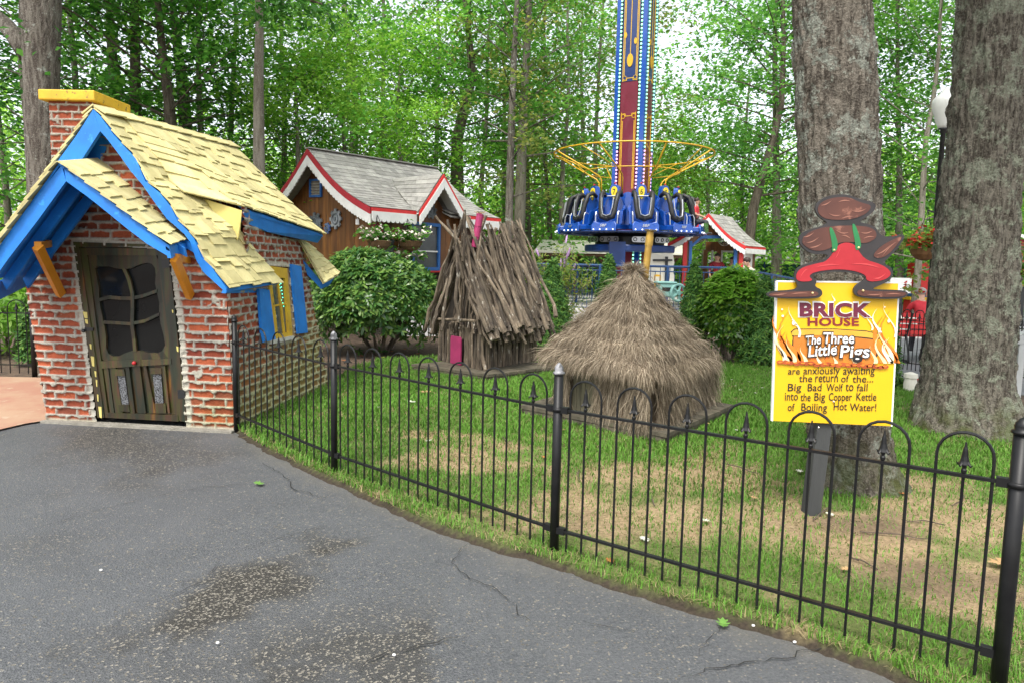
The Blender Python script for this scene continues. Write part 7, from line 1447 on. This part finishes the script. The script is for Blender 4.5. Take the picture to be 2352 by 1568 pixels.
p, H = stand_at(1648, 582, 20.75, PLZ); person(p, tocam(p), H*1.0, 'stand', m_shirt, m_khaki, 'smiling person in dark red polo standing inside the ticket booth')
p, H = stand_at(1683, 590, 20.95, PLZ); person(p, Vector((-.4, -.6, 0)), H, 'stand', m_shirt, m_khaki, 'person in red shirt half hidden behind the right blue booth post')
p = AT(1746, 640, 17.9); p = Vector((p.x, 17.9, PLZ-.25)); Hm = (AT(1740, 596, 17.9).z-p.z)/.95; person(p, Vector((-1, .05, 0)), Hm, 'lean', m_cream, m_khaki, 'dark-haired person in a cream t-shirt leaning on the blue railing')
for ph, lb_ in ((71, 'seated rider with green socks on the right side of the ride'), (131, 'seated rider with bare leg hanging at the back right of the ride')):
    d = (RP(1, ph, 0)-RP(0, ph, 0)).normalized(); c = RP(1.78, ph, 2.76); person(c, d, 1.28, 'ride', m_coral, m_khaki, lb_, sock=m_green if ph == 71 else m_skin)
c = AT(2120, 760, 12.35); person(Vector((c.x, 12.32, .50)), Vector((.35, 1, 0)), 1.6, 'sit', m_coral, m_khaki, 'person in a bright red shirt bending forward on the red bench', hair=mat('hair_grey', (.35, .33, .30), (.25, .23, .2), 20, .8))
# ================================================================== SMALL THINGS ON THE GROUND
m_lg = mat('leaf_fresh', (.13, .27, .05), (.09, .2, .03), 20, .6, .1); m_lt = mat('leaf_dry', (.42, .27, .12), (.30, .18, .08), 20, .8, .2); m_lp = mat('leaf_pale', (.60, .60, .52), (.45, .45, .36), 20, .8, .1); m_lo = mat('leaf_orange', (.45, .17, .04), (.3, .1, .03), 20, .8, .1); m_lr = mat('petal_fallen', (.55, .06, .04), (.45, .04, .04), 20, .7, 0)
OAK = [(0, 0), (.04, .12), (.16, .14), (.26, .24), (.14, .28), (.12, .36), (.28, .42), (.36, .54), (.18, .54), (.13, .62), (.24, .72), (.24, .82), (.11, .78), (.05, .90), (0, 1)]
OAK = OAK+[(-x, y) for x, y in OAK[-2:0:-1]]
def leaf(px, py, L, m, label, seed, z=.0, grp=None, cat='leaf'):
    p = G(px, py); rr = random.Random(seed); a = rr.uniform(0, 6.28); c, s = math.cos(a), math.sin(a); vs = []
    for x, y in OAK: X = x*L; Y = (y-.5)*L; vs.append(Vector((p.x+c*X-s*Y, p.y+s*X+c*Y, z+.006+L*.22*abs(x)*rr.uniform(.3, 1.2)+L*.12*abs(y-.5))))
    ct = Vector((p.x, p.y, z+.004)); g = MB(); n = len(vs); g.add(vs+[ct], [(i, (i+1) % n, n) for i in range(n)]); tag(g.build('fallen_leaf', m), label, cat, grp)
leaf(595, 1114, .10, m_lg, 'fresh green oak leaf lying on the asphalt below the fence post', 1, .008); leaf(1660, 1437, .09, m_lg, 'pale green oak leaf on the asphalt near the lawn edge on the right', 2, .008)
leaf(2302, 1322, .17, m_lt, 'large curled tan leaf on the lawn by the right fence post', 3, .06); leaf(978, 911, .17, m_lt, 'tan curled leaf on the lawn before the stick hut', 4, .05); leaf(945, 936, .12, m_lp, 'pale upturned leaf on the lawn behind the middle of the fence', 5, .06)
for i, (x, y, m_) in enumerate([(985, 1026, m_lp), (868, 946, m_lp), (1835, 1098, m_lp), (2150, 1068, m_lt), (1560, 1000, m_lt), (1625, 985, m_lt), (1290, 1000, m_lt), (1620, 1215, m_lp), (1730, 1160, m_lt), (2205, 1015, m_lt), (1905, 1200, m_lp), (1250, 1065, m_lo), (1400, 1310, m_lo), (2070, 1150, m_lo), (1690, 1000, m_lp), (1480, 1260, m_lp), (1940, 1330, m_lt)]): leaf(x, y, random.Random(i).uniform(.05, .085), m_, 'small dry leaf scattered on the lawn', 20+i, .05, 'dry leaves scattered on the lawn')
for i, (x, y) in enumerate([(1700, 905), (1660, 890), (1640, 900), (1720, 885), (1750, 900), (1680, 880), (1690, 895), (1735, 912)]): leaf(x, y, .065, m_lp, 'whitish upturned leaf in the pale patch behind the straw hut', 50+i, .05, 'whitish leaves behind the straw hut')
for i, (x, y) in enumerate([(2075, 880), (2090, 868), (2082, 892), (2100, 890), (2070, 895), (2108, 872), (2085, 876), (2095, 899)]): leaf(x, y, .08, m_lr, 'fallen red petal on the mulch below the red hanging basket', 70+i, 0, 'red petals on the mulch')
for i, (x, y) in enumerate([(790, 825), (830, 815), (900, 805), (860, 835), (930, 800), (1660, 800), (1700, 815), (880, 818), (960, 810)]): leaf(x, y, .10, m_lo, 'orange dry leaf lying on the brown mulch', 90+i, -.02, 'dry leaves on the mulch')
for i, (x, y) in enumerate([(232, 1312), (500, 1480), (1825, 1478), (1730, 1440), (905, 1568-60)]):
    p = G(x, y); g = MB(); g.ball((p.x, p.y, .010), (.008, .006, .005), 7, 5); tag(g.build('pebble', m_white), 'tiny white pebble on the dark asphalt', 'pebble', 'white pebbles on the asphalt')

m_twig = mat('twig_bark', (.11, .08, .055), (.06, .045, .03), 30, .9, .3)
for i, (x, y) in enumerate([(1700, 1075), (1890, 1175), (2060, 1230), (1330, 1090), (1500, 1150), (2200, 1150), (1160, 1010), (1980, 1290), (1250, 980), (2120, 1200)]):
    rr = random.Random(i); p = G(x, y, .05); a = rr.uniform(0, 6.28); L_ = rr.uniform(.07, .2); d = Vector((math.cos(a), math.sin(a), 0)); g = MB(); g.tube([p-d*L_, p+Vector((rr.gauss(0, .01), rr.gauss(0, .01), .012)), p+d*L_*.6, p+d*L_+Vector((0, 0, .01))], [.004, .0045, .0035, .002], 5); g.tube([p+d*L_*.2, p+d*L_*.5+Vector((-d.y, d.x, .3))*L_*.3], [.003, .0015], 4)
    tag(g.build('twig', m_twig), 'thin dark twig fallen on the lawn', 'twig', 'twigs on the lawn')
